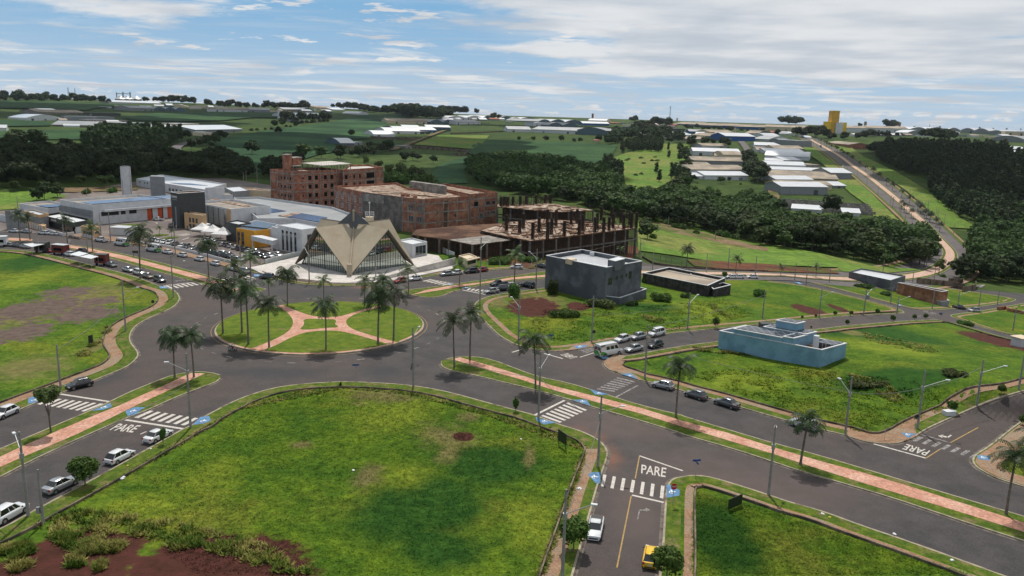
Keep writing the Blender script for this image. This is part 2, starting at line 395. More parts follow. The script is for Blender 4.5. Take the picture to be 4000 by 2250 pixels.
# S block
S_side=T('c0',(-1000,1590),(0,1150),(200,1035),(590,830),(930,640),(1230,470),(1295,445),(1340,405),(1450,345),(1600,270),(1800,205),(2000,175),(2272,160))+T('c1',(0,160),(200,165),(480,185),(700,225),(900,280),(1100,335),(1290,383),(1430,440),(1600,490),(1720,550),(1770,610),(1778,650),(1740,760),(1700,880),(1655,1050),(1600,1250),(1535,1470),(1400,2100))
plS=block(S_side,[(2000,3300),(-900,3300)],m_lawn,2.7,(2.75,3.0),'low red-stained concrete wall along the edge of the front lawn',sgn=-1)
k_=[i for i,p in enumerate(plS) if proj((p[0],p[1],0))[0]>2200 and proj((p[0],p[1],0))[1]>1760]
strip('pavement',plS[min(k_):max(k_)],-3.02,-1.35,ZB+.03,m_side)
# SE block
SE_side=T('c1',(2020,2100),(2120,1449),(2138,1250),(2155,960),(2165,860),(2200,808))+T('c2',(0,795),(60,785),(180,792),(540,905),(700,962),(925,1022),(1200,1125),(1500,1225),(1900,1370),(2120,1449),(2800,1700))
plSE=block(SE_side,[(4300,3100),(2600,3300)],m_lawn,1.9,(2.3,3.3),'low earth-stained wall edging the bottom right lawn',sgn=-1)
# NE1 block (grey building)
NE1_side=T('b3',(0,722),(200,742))+T('b3',(430,780),(850,880),(1100,950),(1230,985),(1297,1020),(1230,1032),(850,1045),(500,1075),(240,1103))+T('b2',(1960,1172),(1500,1215),(1280,1258),(960,1308),(780,1345),(530,1382),(380,1388),(200,1372),(60,1335),(0,1312))+T('b1',(2300,1245),(2240,1190),(2150,1100),(2080,1030),(2050,965),(2080,920),(2150,880),(2290,850))+T('b2',(30,828),(300,790))
plNE1=block(NE1_side,T('b2',(700,740),(1230,680),(1500,688),(2000,703)),m_lawn,1.8,(2.1,3.3),False,sgn=-1)
# NE2 block (blue house)
NE2_side=T('c2',(2900,20),(2520,150),(2272,222),(2100,270),(1950,330),(1700,440),(1600,490),(1545,530),(1470,562),(1400,576),(1270,571),(1170,550),(1080,516),(900,478),(600,395),(380,330),(200,275),(0,225))+T('c1',(2220,205),(2050,162),(1975,148),(1870,110),(1790,85),(1750,55),(1748,30),(1790,-5))+T('b2',(1060,1438),(1300,1393),(1650,1330),(1960,1295))+T('b3',(100,1210),(470,1180),(700,1150),(1000,1125),(1200,1105),(1560,1088),(1620,1092),(1800,1130),(2000,1190),(2200,1250),(2415,1300),(2900,1420))
plNE2=block(NE2_side,[(4700,1700)],m_lawn,1.7,(2.0,3.4),'dark low retaining wall along the pavement beside the blue house lot',sgn=-1)
# E block
E_side=T('c2',(2900,190),(2520,300),(2272,400),(2030,598),(1950,640),(1922,680),(1940,722),(2000,762),(2100,812),(2272,862),(2900,1050))
block(E_side,[],m_lawn,.3,(.4,3.4),False,sgn=1)
# NE3, NE4
NE3_side=T('b3',(2900,1400),(2415,1258),(2100,1190),(1850,1100),(1700,1052),(1760,1035),(2000,1008),(2415,930),(2900,840))
block(NE3_side,[],m_lawn,1.5,(1.7,2.7),False,sgn=-1)
NE4_side=T('b3',(380,733),(800,840),(1180,940),(1400,998),(1600,998),(1950,972),(2250,930),(2355,903),(2300,880),(1950,825),(1700,790),(1330,730))
block(NE4_side,T('b3',(1300,700),(740,728)),m_lawn,1.5,(1.7,2.9),False,sgn=1)
# medians: raised grass, red path, kerb
def median(top,bottom,ptop,pbot,tip=None):
    poly=smooth(top+bottom[::-1],False,1)
    sheet('median',poly,ZB,m_verge,skirt=.2,step=24)
    pl=wpl(poly,1.5)
    A=sum(pl[i][0]*pl[(i+1)%len(pl)][1]-pl[(i+1)%len(pl)][0]*pl[i][1] for i in range(len(pl))); s=1 if A>0 else -1
    strip('kerb',pl,-.02*s,.2*s,ZB+.012,m_kerb,skirt=.16); strip('gutter',pl,-.4*s,-.03*s,ZR+.008,m_gut)
    for a,b in zip(ptop,pbot): sheet('path',a+b[::-1],ZB+.02,m_path,step=24)
median(T('c1',(700,10),(760,-5),(880,-8),(1000,10),(1180,80),(1320,130),(1500,165),(1650,210),(1780,250),(1900,290),(2100,345),(2274,385))+T('c2',(0,390),(300,480),(600,570),(900,650),(1300,770),(1700,890),(2000,980),(2272,1060),(3200,1340)),
 T('c1',(665,25),(660,45),(680,70),(760,95),(900,120),(1100,170),(1290,215),(1500,275),(1690,335),(1900,395),(2100,455),(2274,510))+T('c2',(0,515),(300,600),(520,670),(800,765),(1100,850),(1400,940),(1700,1040),(2000,1140),(2272,1225),(3200,1530)),
 [T('c1',(790,0),(1000,58),(1200,120),(1400,188),(1700,262),(2000,340),(2274,425))+T('c2',(300,505),(600,600),(900,690),(1200,770),(1500,860),(1800,955),(2272,1105),(3200,1395))],
 [T('c1',(735,12),(1000,92),(1200,150),(1400,215),(1700,300),(2000,378),(2274,465))+T('c2',(300,555),(600,645),(900,745),(1200,840),(1500,930),(1800,1020),(2272,1168),(3200,1460))])
median(T('c0',(1462,115),(1400,98),(1290,93),(1150,115),(1020,165),(850,235),(740,290),(600,355),(400,440),(200,525),(0,610),(-900,980)),
 T('c0',(1470,138),(1440,165),(1300,215),(1150,275),(1000,345),(830,410),(600,510),(400,600),(200,695),(0,800),(-900,1250)),
 [T('c0',(1270,105),(1100,185),(930,260),(800,320),(600,400),(400,485),(140,600),(0,665),(-900,1060))],
 [T('c0',(1365,108),(1160,205),(930,310),(750,400),(500,520),(300,605),(150,668),(0,735),(-900,1160))])
median(T('b0',(545,385),(640,375),(900,415),(1200,475),(1500,545),(1700,600),(1900,655),(2080,710),(2250,760),(2500,795)),
 T('b0',(560,400),(620,412),(900,475),(1150,540),(1280,580),(1500,640),(1800,722),(1920,752),(2000,790),(2110,835),(2240,852),(2420,830),(2512,803)),
 [T('b0',(560,388),(640,382),(900,428),(1200,492),(1600,597),(1900,672),(2100,740),(2300,818))],
 [T('b0',(590,400),(650,408),(900,460),(1200,530),(1500,610),(1800,690),(2000,752),(2230,835))])
median(T('b0',(-900,300),(0,312),(200,318),(310,328)),T('b0',(-900,335),(0,345),(180,352),(300,348)),
 [T('b0',(-900,303),(0,315),(200,322),(305,332))],[T('b0',(-900,330),(0,338),(180,346),(295,345))])
median(T('b1',(1385,812),(1600,788),(1800,765),(1960,738),(2415,678))+T('b2',(310,630),(600,600),(900,590)),
 T('b1',(1385,835),(1450,852),(1550,873),(1650,882),(1740,870),(1850,828),(1960,797),(2100,772),(2415,722))+T('b2',(310,702),(600,665),(900,650)),
 [T('b1',(1600,812),(1850,768),(2100,742),(2415,692))+T('b2',(310,668),(900,612))],
 [T('b1',(1470,856),(1700,818),(1960,775),(2150,748),(2415,712))+T('b2',(310,686),(900,632))])
# roundabout
rc=G(T('b1',(0,1390),(500,1412),(1000,1390),(1350,1310),(1575,1120),(1370,995),(700,922)))
A=np.c_[2*rc[:,:2],np.ones(len(rc))]; sol=np.linalg.lstsq(A,(rc[:,:2]**2).sum(1),rcond=None)[0]
RC=sol[:2]; RR=math.sqrt(sol[2]+RC@RC); print('roundabout',RC,RR)
circ=[(RC[0]+RR*math.cos(a),RC[1]+RR*math.sin(a)) for a in np.linspace(0,2*math.pi,96,endpoint=False)]
mb=MB(); mb.prism(circ,0,ZB); st(mb.build('roundabout',m_path))
strip('kerb',circ,-.02,.28,ZB+.012,m_kerb,skirt=.16,closed=True)
strip('kerb',circ,-.75,-.65,ZR+.006,m_yel,closed=True)
def W2P(p): return proj((p[0],p[1],ZB))
def arc_pts(u0,u1,n=14):
    a0,a1=[math.atan2(*(G(T('b1',u))[0][:2]-RC)[::-1]) for u in (u0,u1)]
    if a1-a0>math.pi: a1-=2*math.pi
    if a0-a1>math.pi: a1+=2*math.pi
    return [W2P((RC[0]+(RR-.3)*math.cos(a),RC[1]+(RR-.3)*math.sin(a))) for a in np.linspace(a0,a1,n)]
def lobe(inner,u0,u1):
    sheet('lawn',smooth(T('b1',*inner),False,2)+arc_pts(u0,u1),ZB+.02,m_rlawn,step=20)
m_rlawn=mat('roundabout turf',(.125,.165,.018),(.08,.13,.014),.4,.95,.08,c3=(.19,.17,.05),s3=.12,bscale=6,fine=5,spec=.1,thr3=(.56,.72))
lobe([(1125,968),(1040,987),(900,1030),(800,1060),(650,1070),(520,1055),(400,1015),(280,965),(238,940)],(238,940),(1125,968))
lobe([(205,972),(280,1010),(338,1070),(354,1120),(330,1180),(260,1235),(150,1290),(0,1350)],(-30,1368),(190,960))
lobe([(1150,980),(950,1030),(862,1080),(845,1120),(880,1165),(960,1200),(1100,1245),(1345,1308)],(1360,1300),(1170,975))
lobe([(60,1388),(200,1330),(330,1260),(450,1215),(600,1195),(750,1195),(870,1215),(1000,1250),(1265,1328)],(1265,1330),(60,1388))
sheet('lawn',smooth(T('b1',(445,1098),(470,1085),(550,1083),(650,1088),(750,1088),(757,1110),(742,1135),(775,1152),(768,1166),(690,1168),(600,1175),(500,1186),(430,1186),(416,1175),(446,1150),(457,1125)),True,2),ZB+.02,m_rlawn,step=16)
# far avenue up the opposite slope: centre line in picture points
AV=T('b2',(900,622),(1230,650),(1800,652),(2415,664))+T('b3',(370,695),(740,712),(1000,712),(1300,690),(1480,660),(1620,605),(1712,520),(1722,450),(1650,370),(1510,215),(1400,110),(1290,20))+T('a3',(1480,1395),(1340,1275),(1120,1085),(960,955),(800,850),(640,735),(500,655),(430,618),(390,590))
plA=smooth([tuple(p[:2]) for p in G(AV)],False,3); plA=resample(plA,9.)
AVD=[i for i,p in enumerate(plA)]
m_avm=mat('pale pink paving',(.55,.38,.30),(.48,.31,.23),.5,.85,0,spec=.2,fine=1)
m_asf=mat('far asphalt',(.095,.083,.08),(.12,.105,.1),.05,.85,0,spec=.3,fine=.8)
for a,b in ((-12.5,-4),(4,12.5)): strip('road',plA,a,b,.10,m_asf,far=.0009)
strip('median',plA,-4,4,.28,m_verge,skirt=.3,far=.0009)
strip('path',plA,-2.4,2.4,.31,m_avm,far=.001)
strip('kerb',plA,-4.05,-3.75,.31,m_kerb,far=.001); strip('kerb',plA,3.75,4.05,.31,m_kerb,far=.001)
k0=max(i for i,p in enumerate(plA) if proj((p[0],p[1],h1(*p)))[0]<4150 and i<len(plA)//3 or i<12)
plB=plA[int(len(plA)*.22):]
strip('verge',plB,12.5,15.2,.2,m_verge,far=.0009); strip('pavement',plB,15.2,17,.22,m_side,far=.0009)
strip('verge',plB,-15.2,-12.5,.2,m_verge,far=.0009); strip('pavement',plB,-17,-15.2,.22,m_side,far=.0009)
# ================= far land cover =================
def field(t,pts,m,dz=.25,name='field'): return sheet(name,T(t,*pts) if t else pts,dz,m,step=14,far=.0012)
m_past=mat('sunlit pasture',(.12,.20,.03),(.085,.16,.024),.03,.95,0,c3=(.17,.19,.045),s3=.015,fine=.3,spec=.1)
m_dirt=mat('bare track',(.22,.15,.09),(.16,.11,.06),.1,1,0,c3=(.09,.11,.03),s3=.05,fine=.7,spec=.1)
m_redf=mat('red earth bank',(.15,.06,.035),(.09,.04,.025),.1,1,0,c3=(.07,.09,.02),s3=.06,fine=.7,spec=.1)
field('a0',[(-300,228),(500,238),(930,262),(1240,270),(1150,290),(920,300),(820,325),(380,305),(-300,300)],m_soyl)
field('a0',[(-300,415),(370,425),(480,450),(480,470),(-300,480)],m_soy)
field('a0',[(-300,520),(190,520),(850,505),(1100,515),(950,540),(800,600),(550,600),(380,600),(220,640),(-300,670)],m_soyl)
field(None,T('a0',(1480,350),(2000,338),(2415,345))+T('a1',(200,345),(240,395))+T('a0',(2415,390),(2100,420),(1700,430),(1300,420),(1150,395)),m_soyl)
field(None,T('a0',(1990,640),(2150,580),(2415,535))+T('a1',(0,530),(400,475),(700,440),(1000,372),(1430,364),(1420,400),(1240,400),(1230,470),(1100,520),(1080,590),(800,600),(780,670),(860,700),(600,740),(60,900))+T('a0',(2415,890),(2260,830),(2200,700)),m_soy)
field(None,T('a2',(0,605),(560,625),(995,655),(935,765),(830,880),(600,850),(400,830),(150,790),(0,760))+T('a1',(2415,740),(2030,740),(1980,720),(2060,640),(2200,600)),m_soyl)
field('a1',[(1700,850),(1980,760),(2030,770),(1960,900),(2000,1010),(1750,1020),(1650,930)],m_soy)
field('a2',[(1070,730),(1420,640),(1680,650),(1650,760),(1600,850),(1600,950),(1550,1050),(1600,1130),(1450,1180),(1330,1170),(1150,1150),(1060,1000),(1050,870),(960,770)],m_past)
field('a1',[(1500,640),(1720,560),(2200,560),(2160,620),(2040,690),(1500,650)],m_past)
field('a0',[(-300,1105),(0,1100),(400,1085),(640,1130),(500,1180),(150,1260),(-300,1280)],m_past)
field('a0',[(380,1065),(700,1055),(1300,1040),(1300,1075),(700,1100),(400,1090)],m_dirt)
field('a3',[(530,615),(700,615),(900,760),(1200,900),(1500,1080),(1800,1330),(2000,1449),(1700,1430),(1300,1080),(850,790)],m_past)
field('a3',[(330,670),(430,680),(600,800),(700,890),(590,900),(500,820),(380,740)],m_past)
field('a3',[(640,980),(830,980),(1000,1130),(1290,1420),(1000,1340),(950,1230),(780,1110)],m_past)
field(None,T('b2',(1180,90),(1500,170),(2000,290),(2415,370))+T('b3',(500,470),(1000,590),(1480,620),(1100,655),(700,640),(650,600),(0,575))+T('b2',(2000,560),(1500,480),(1190,440)),m_past)
field('b2',[(1190,165),(1500,190),(1800,270),(2200,370),(2415,420),(2415,450),(2100,400),(1700,310),(1450,260),(1250,210)],m_dirt,.32)
field(None,T('b2',(1640,520),(2000,545),(2415,570))+T('b3',(300,600),(560,612),(680,660),(300,650),(0,640))+T('b2',(2100,622),(1720,590)),m_redf,.32)
# winding country road at the left
plH=smooth([tuple(p[:2]) for p in G(T('a0',(1760,800),(1690,750),(1650,710),(1670,665),(1780,630),(1930,600),(2050,575)))],False,2); plH=resample(plH,10)
strip('road',plH,-5,5,.45,m_asf,far=.0015); 
plI=resample(smooth([tuple(p[:2]) for p in G(T('a1',(1280,700),(1450,640),(1650,560),(1830,500)))],False,1),10); strip('road',plI,-4,4,.45,m_dirt,far=.0015)
plJ=resample([tuple(p[:2]) for p in G(T('a2',(2415,970),(2330,880),(2250,770),(2200,670),(2160,620)))],10); strip('road',plJ,-5,5,.45,m_asf,far=.0015)
plK=resample([tuple(p[:2]) for p in G(T('a3',(-20,960),(20,1040),(60,1130),(60,1200)))],10); strip('road',plK,-4,4,.45,m_dirt,far=.0015)
# ================= trees =================
def leafmat(name,c1,c2,rough=.75,rnd=.5):
    global nt,N,L
    m=mat(name,c1,c2,.25,rough,0,spec=.25,fine=1.3,thr=(.3,.7))
    nt=m.node_tree; N=nt.nodes; L=nt.links; b=[n for n in N if n.type=='BSDF_PRINCIPLED'][0]; src=b.inputs['Base Color'].links[0].from_socket
    oi=nn('ShaderNodeObjectInfo'); hs=nn('ShaderNodeHueSaturation'); L.new(src,hs.inputs['Color'])
    L.new(mapr(oi.outputs['Random'],0,1,1-rnd*.5,1+rnd*.5,False),hs.inputs['Value']); L.new(mapr(oi.outputs['Random'],0,1,.478,.512,False),hs.inputs['Hue'])
    L.new(hs.outputs[0],b.inputs['Base Color'])
    tl=nn('ShaderNodeBsdfTranslucent'); L.new(hs.outputs[0],tl.inputs[0]); ms=nn('ShaderNodeMixShader'); ms.inputs[0].default_value=.22
    L.new(b.outputs[0],ms.inputs[1]); L.new(tl.outputs[0],ms.inputs[2]); o=[n for n in N if n.type=='OUTPUT_MATERIAL'][0]; L.new(ms.outputs[0],o.inputs[0]); return m
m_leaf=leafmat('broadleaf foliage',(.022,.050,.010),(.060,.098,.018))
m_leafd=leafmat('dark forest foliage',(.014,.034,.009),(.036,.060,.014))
m_euc=leafmat('eucalyptus foliage',(.026,.052,.016),(.052,.085,.026))
m_olive=leafmat('pale olive foliage',(.075,.11,.03),(.11,.14,.04))
m_bush=leafmat('shrub foliage',(.04,.10,.014),(.08,.15,.022))
m_palmf=leafmat('palm fronds',(.020,.042,.012),(.045,.072,.022),.5)
m_palmy=leafmat('young palm fronds',(.05,.09,.02),(.09,.12,.03),.5)
m_bark=mat('bark',(.10,.085,.065),(.16,.14,.11),3,.95,.02,spec=.1)
m_ptrunk=mat('palm trunk',(.13,.115,.095),(.20,.18,.15),2,.9,.02,spec=.1)
def crown(lobes,nl,size,seed,core=.78,flat=.0):
    """leaf clumps spread over and through a set of lobes; a lumpy dark core keeps the crown dense"""
    rg=np.random.RandomState(seed); V=[];F=[]
    lobes=np.array(lobes,float); w=(lobes[:,3]*lobes[:,5]); w/=w.sum()
    k=rg.choice(len(lobes),nl,p=w); d=rg.normal(size=(nl,3)); d/=np.linalg.norm(d,axis=1)[:,None]
    d[:,2]=np.where((d[:,2]<-.35)&(rg.rand(nl)<.7),-d[:,2],d[:,2])
    rad=.62+.45*rg.rand(nl)**.6
    c=lobes[k,:3]+d*lobes[k,3:6]*rad[:,None]
    nrm=d*.75+rg.normal(size=(nl,3))*.45+np.array([0,0,.35]); nrm/=np.linalg.norm(nrm,axis=1)[:,None]
    u=np.cross(nrm,rg.normal(size=(nl,3))); u/=np.linalg.norm(u,axis=1)[:,None]; v=np.cross(nrm,u)
    s=size*(.6+.8*rg.rand(nl))[:,None]; a=.55+.3*rg.rand(nl)[:,None]
    P=np.stack([c-u*s,c+v*s*a+nrm*s*.15,c+u*s,c-v*s*a-nrm*s*.1],1).reshape(-1,3)
    fs=(np.arange(nl)[:,None]*4+np.arange(4)).tolist(); V=P.tolist(); F=fs
    if core:
        bm=bmesh.new(); bmesh.ops.create_icosphere(bm,subdivisions=1,radius=1); bv=np.array([q.co[:] for q in bm.verts]); bf=[[q.index for q in f.verts] for f in bm.faces]; bm.free()
        for lb in lobes:
            j=1+.25*(rg.rand(len(bv))-.5); o=len(V); V+=(lb[:3]+bv*lb[3:6]*core*j[:,None]).tolist(); F+=[[i+o for i in f] for f in bf]
    return V,F
def broad_lobes(h,w,seed,n=7,base=.32):
    rg=random.Random(seed); L_=[(0,0,h*.66,w*.34,w*.34,h*.30)]
    for i in range(n):
        a=6.283*i/n+rg.uniform(-.4,.4); r=w*rg.uniform(.2,.34); z=h*rg.uniform(base+.1,.82); q=rg.uniform(.16,.26)
        L_.append((r*math.cos(a),r*math.sin(a),z,w*q,w*q,h*q*.8))
    return L_
def tall_lobes(h,w,seed,n=8,base=.28):
    rg=random.Random(seed); L_=[]
    for i in range(n):
        f=i/(n-1); z=h*(base+(.93-base)*f); q=w*(.5-.16*f)*rg.uniform(.7,1.15); a=rg.uniform(0,6.28); L_.append((w*.16*math.cos(a),w*.16*math.sin(a),z,q,q,h*.11))
    return L_
def mesh_of(name,V,F,m,sm=False):
    me=bpy.data.meshes.new(name); me.from_pydata(V,[],F); me.materials.append(m)
    if sm: me.polygons.foreach_set('use_smooth',[True]*len(F))
    me.update(); return me
def trunk_me(h,r,lobes,seed,m,limbs=4):
    mb=MB(); rg=random.Random(seed); top=h*.62; lean=(rg.uniform(-.03,.03)*h,rg.uniform(-.03,.03)*h)
    mb.tube((0,0,-.4),(lean[0]*.5,lean[1]*.5,top*.5),r,r*.8,7); mb.tube((lean[0]*.5,lean[1]*.5,top*.5),(lean[0],lean[1],top),r*.8,r*.45,7)
    for lb in lobes[1:1+limbs]: mb.tube((lean[0]*.5,lean[1]*.5,top*rg.uniform(.45,.75)),(lb[0]*.8,lb[1]*.8,lb[2]),r*.45,r*.15,5)
    return mb.me('trunk',m)
PROTO={}
def tree_proto(key,h,w,seed,nl,size,kind,m,name,core=.78,tr=None):
    lb=(tall_lobes if kind=='tall' else broad_lobes)(h,w,seed) if kind!='bush' else [(a,b,h*.42*c,w*.3,w*.3,h*.45*c) for a,b,c in [(0,0,1.1),(w*.22,0,.9),(-w*.2,w*.1,.95),(0,-w*.2,.85),(.05*w,w*.22,.8)]]
    V,F=crown(lb,nl,size,seed,core); PROTO[key]=dict(lobes=lb,crown=mesh_of('crown',V,F,m),V=np.array(V),F=F,trunk=trunk_me(h,tr or h*.02,lb,seed,m_bark) if kind!='bush' else trunk_me(h*.6,h*.025,lb,seed,m_bark,4),h=h,name=name,m=m)
for i in range(4):
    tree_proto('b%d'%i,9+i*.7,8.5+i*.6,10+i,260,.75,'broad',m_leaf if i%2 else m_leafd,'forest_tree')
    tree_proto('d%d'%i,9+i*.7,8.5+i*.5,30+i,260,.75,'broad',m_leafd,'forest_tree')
for i in range(3):
    tree_proto('e%d'%i,14+i,5.2,50+i,300,.7,'tall',m_euc,'eucalyptus_tree')
    tree_proto('s%d'%i,2.2+i*.5,3.2+i*.6,70+i,260,.30,'bush',m_bush,'shrub')
    tree_proto('o%d'%i,13+i,9,80+i,700,.5,'broad',m_olive,'pale_tree',.6)
def put_tree(key,x,y,label,cat,group=None,sc=1.,name=None,h=None):
    p=PROTO[key]; z=h1(x,y) if h is None else h
    t=thing(name or p['name'],label,cat,(x,y,z),random.uniform(0,6.28),group); q_=random.uniform(.8,1.45) if name is None and key[0] in 'bd' and sc==1. else random.uniform(.92,1.1); t.scale=(sc*q_*random.uniform(.95,1.15),sc*q_*random.uniform(.95,1.15),sc*q_*random.uniform(.85,1.1))
    link('crown',p['crown'],t); link('trunk',p['trunk'],t); return t
def scatter(polys,step,keys,maxn=9999):
    """tree feet over picture polygons, evenly spaced in the world"""
    out=[]
    for poly in polys:
        w=[tuple(p[:2]) for p in G(dens(poly,30))]; xs=[p[0] for p in w]; ys=[p[1] for p in w]; y=min(ys)
        while y<max(ys):
            x=min(xs)
            while x<max(xs):
                p=(x+random.uniform(-.45,.45)*step,y+random.uniform(-.45,.45)*step)
                if inside(p,w): out.append((p[0],p[1],random.choice(keys)))
                x+=step
            y+=step
    return out
FOREST_L=[T('a0',(-300,700),(200,700),(400,760),(700,740),(900,770),(1180,830),(1230,780),(1450,750),(1650,800),(1800,800),(2150,770),(2250,860),(2400,930),(2300,985),(1900,960),(1500,920),(1250,1000),(1000,1005),(600,1010),(400,1065),(-300,1040)),
 T('a1',(60,900),(300,830),(420,850),(250,960),(0,960))]
FOREST_C=[T('a2',(-100,800),(150,800),(380,830),(600,900),(850,920),(960,1030),(1080,1160),(1350,1190),(1500,1180),(1700,1200),(2100,1210),(2415,1180))+T('a3',(60,1390),(450,1450),(900,1470),(1300,1490))+T('b3',(1400,290),(1565,400),(1575,490),(1490,575),(1200,600),(1080,580),(900,545),(500,455),(0,415))+T('b2',(2000,295),(1500,205),(1200,150),(780,75))+T('a2',(600,1200),(-100,1090)),
 T('a1',(2000,860),(2160,800),(2415,800),(2415,1090),(2050,1010))]
FOREST_R=[T('b3',(1990,240),(1900,440),(1910,600),(1700,690),(2000,730),(2500,775),(2900,770),(2900,200),(2500,100))]
EUC_R=[T('a3',(1010,780),(1120,690),(1500,700),(2250,720),(2270,800),(2900,850),(2900,1500),(2050,1470),(1900,1390),(1680,1270),(1500,1100),(1530,960),(1250,910))]
EUC_L=[T('a0',(780,650),(1000,600),(1600,590),(1720,600),(1590,660),(1400,700),(800,710))]
EUC_M=[T('a2',(1010,720),(1100,650),(1420,640),(1400,720),(1300,715)),T('a2',(840,860),(950,850),(1040,900),(1030,1010),(960,1000),(850,900)),T('a2',(1460,900),(1570,900),(1590,980),(1500,1010))]
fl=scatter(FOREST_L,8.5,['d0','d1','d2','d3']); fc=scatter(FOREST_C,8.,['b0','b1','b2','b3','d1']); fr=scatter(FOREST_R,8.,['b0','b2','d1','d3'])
er=scatter(EUC_R,8.5,['e0','e1','e2']); e_l=scatter(EUC_L,8.,['e0','e1','e2']); em=scatter(EUC_M,9.,['e0','e1','e2'])
print('trees',len(fl),len(fc),len(fr),len(er),len(e_l),len(em))
def mass(name,items,label,m,sc=1.):
    """far-off trees that read as one wood: one object"""
    Vs=[];F=[];o=0; z=hz([i[0] for i in items],[i[1] for i in items])
    for (x,y,k),zz_ in zip(items,z):
        p=PROTO[k]; a=random.uniform(0,6.28); s=sc*random.uniform(.7,1.45); c_,s_=math.cos(a),math.sin(a); V=p['V']*s
        Vs.append(np.stack([V[:,0]*c_-V[:,1]*s_+x,V[:,0]*s_+V[:,1]*c_+y,V[:,2]+zz_-.5],1)); F+=[[i+o for i in f] for f in p['F']]; o+=len(V)
    me=mesh_of(name,np.concatenate(Vs).tolist(),F,m); ob=link(name,me); ob['kind']='stuff'; ob['label']=label; ob['category']='forest'; return ob
dist_=lambda i:math.hypot(i[0],i[1])
allb=sorted([(i,'f') for i in fc]+[(i,'r') for i in fr],key=lambda q:dist_(q[0]))
for i,w_ in allb[:230]: put_tree(i[2],i[0],i[1],'broad crowned dark tree in the wood along the valley below the avenue' if w_=='f' else 'broad crowned tree in the wood right of the curving avenue','tree','valley trees left of the curve' if w_=='f' else 'wood trees right of the curve')
mass('forest',[i for i,_ in allb[230:]],'dense dark green wood filling the valley behind the construction site',m_leaf)
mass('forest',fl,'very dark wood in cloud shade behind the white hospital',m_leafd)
ers=sorted(er,key=dist_)
for i in ers[:150]: put_tree(i[2],i[0],i[1],'tall slim eucalyptus in the plantation at the right edge','tree','eucalyptus plantation at the right')
mass('eucalyptus_forest',ers[150:],'rear rows of the eucalyptus plantation at the right edge',m_euc)
mass('eucalyptus_forest',e_l,'small dense eucalyptus plantation left of the country road',m_euc)
for i in em[:140]: put_tree(i[2],i[0],i[1],'tall grove tree beside the sunlit pasture','tree','grove trees around the sunlit pasture',.9)
# ================= buildings =================
m_white=mat('white render',(.62,.63,.64),(.54,.55,.57),.5,.85,0,spec=.2,c3=(.44,.44,.44),s3=.25,thr3=(.55,.75))
m_cream=mat('cream render',(.62,.52,.38),(.55,.46,.33),.5,.85,0,spec=.2)
m_tan=mat('tan render',(.60,.40,.22),(.54,.35,.19),.5,.85,0,spec=.2)
m_orange=mat('orange render',(.72,.36,.05),(.66,.31,.04),.5,.8,0,spec=.2)
m_redpl=mat('orange red panel',(.55,.09,.025),(.48,.075,.02),.5,.6,0,spec=.3)
m_dgrey=mat('dark grey cladding',(.065,.07,.07),(.05,.055,.055),1,.7,0,spec=.3)
m_mgrey=mat('mid grey render',(.27,.28,.29),(.22,.23,.24),.6,.85,0,spec=.2)
m_bgrey=mat('blue grey render',(.095,.105,.118),(.078,.086,.098),.5,.85,0,spec=.2,c3=(.14,.15,.165),s3=.2)
m_black=mat('black stained render',(.03,.03,.03),(.075,.07,.065),.9,.95,0,spec=.1,c3=(.14,.13,.12),s3=.6,thr3=(.6,.75))
m_glass=mat('window glass',(.02,.025,.03),None,rough=.06,spec=1.)
m_dark=mat('dark opening',(.012,.011,.011),None,rough=.95,spec=.0)
m_brick=mat('red hollow brick',(.29,.125,.082),(.21,.088,.06),.9,.95,0,c3=(.38,.19,.125),s3=.35,fine=7,spec=.1)
m_conc=mat('raw concrete',(.24,.22,.195),(.165,.15,.135),.8,.95,0,c3=(.31,.29,.26),s3=.3,spec=.1,fine=3)
m_concd=mat('dark wet concrete',(.13,.12,.11),(.085,.08,.075),.8,.95,0,c3=(.19,.17,.15),s3=.4,spec=.1,fine=3)
m_slab=mat('dusty slab',(.44,.37,.30),(.26,.18,.13),.35,.95,0,c3=(.14,.065,.04),s3=.4,thr3=(.47,.60),spec=.1,fine=2)
m_form=mat('formwork boards',(.10,.065,.045),(.055,.038,.03),1.2,.95,0,spec=.1,fine=2.5,c3=(.17,.09,.05),s3=.3)
m_rust=mat('rusty mesh deck',(.085,.045,.032),(.050,.030,.022),.25,.95,0,spec=.1,fine=1.5,c3=(.15,.085,.055),s3=.12)
m_roofm=mat('white metal roof',(.62,.63,.65),(.55,.56,.58),.15,.38,0,spec=.5,metal=.25)
m_roofw=mat('bright sheet roof',(.72,.73,.74),(.66,.67,.68),.1,.3,0,spec=.6,metal=.35)
m_roofg=mat('grey sheet roof',(.30,.31,.32),(.24,.25,.26),.1,.5,0,spec=.4,metal=.2)
m_rooft=mat('weathered tan roof',(.42,.35,.27),(.34,.28,.21),.12,.9,0,spec=.2,c3=(.26,.22,.18),s3=.05)
m_roofr=mat('red tile roof',(.42,.16,.09),(.34,.12,.07),.3,.9,0,spec=.2)
m_floor=mat('roof screed',(.30,.27,.24),(.23,.20,.18),.4,.95,0,spec=.1,c3=(.38,.32,.26),s3=.15)
m_bluew=mat('blue painted wall',(.02,.10,.30),(.018,.085,.26),.3,.7,0,spec=.3)
m_teal=mat('blue grey metal wall',(.09,.14,.17),(.07,.115,.14),.3,.7,0,spec=.3)
m_yelt=mat('ochre cladding',(.85,.56,.02),(.78,.50,.018),.1,.7,0,spec=.3)
m_lblue=mat('light blue render',(.22,.385,.50),(.19,.345,.45),.6,.85,0,spec=.2,c3=(.15,.28,.37),s3=.25)
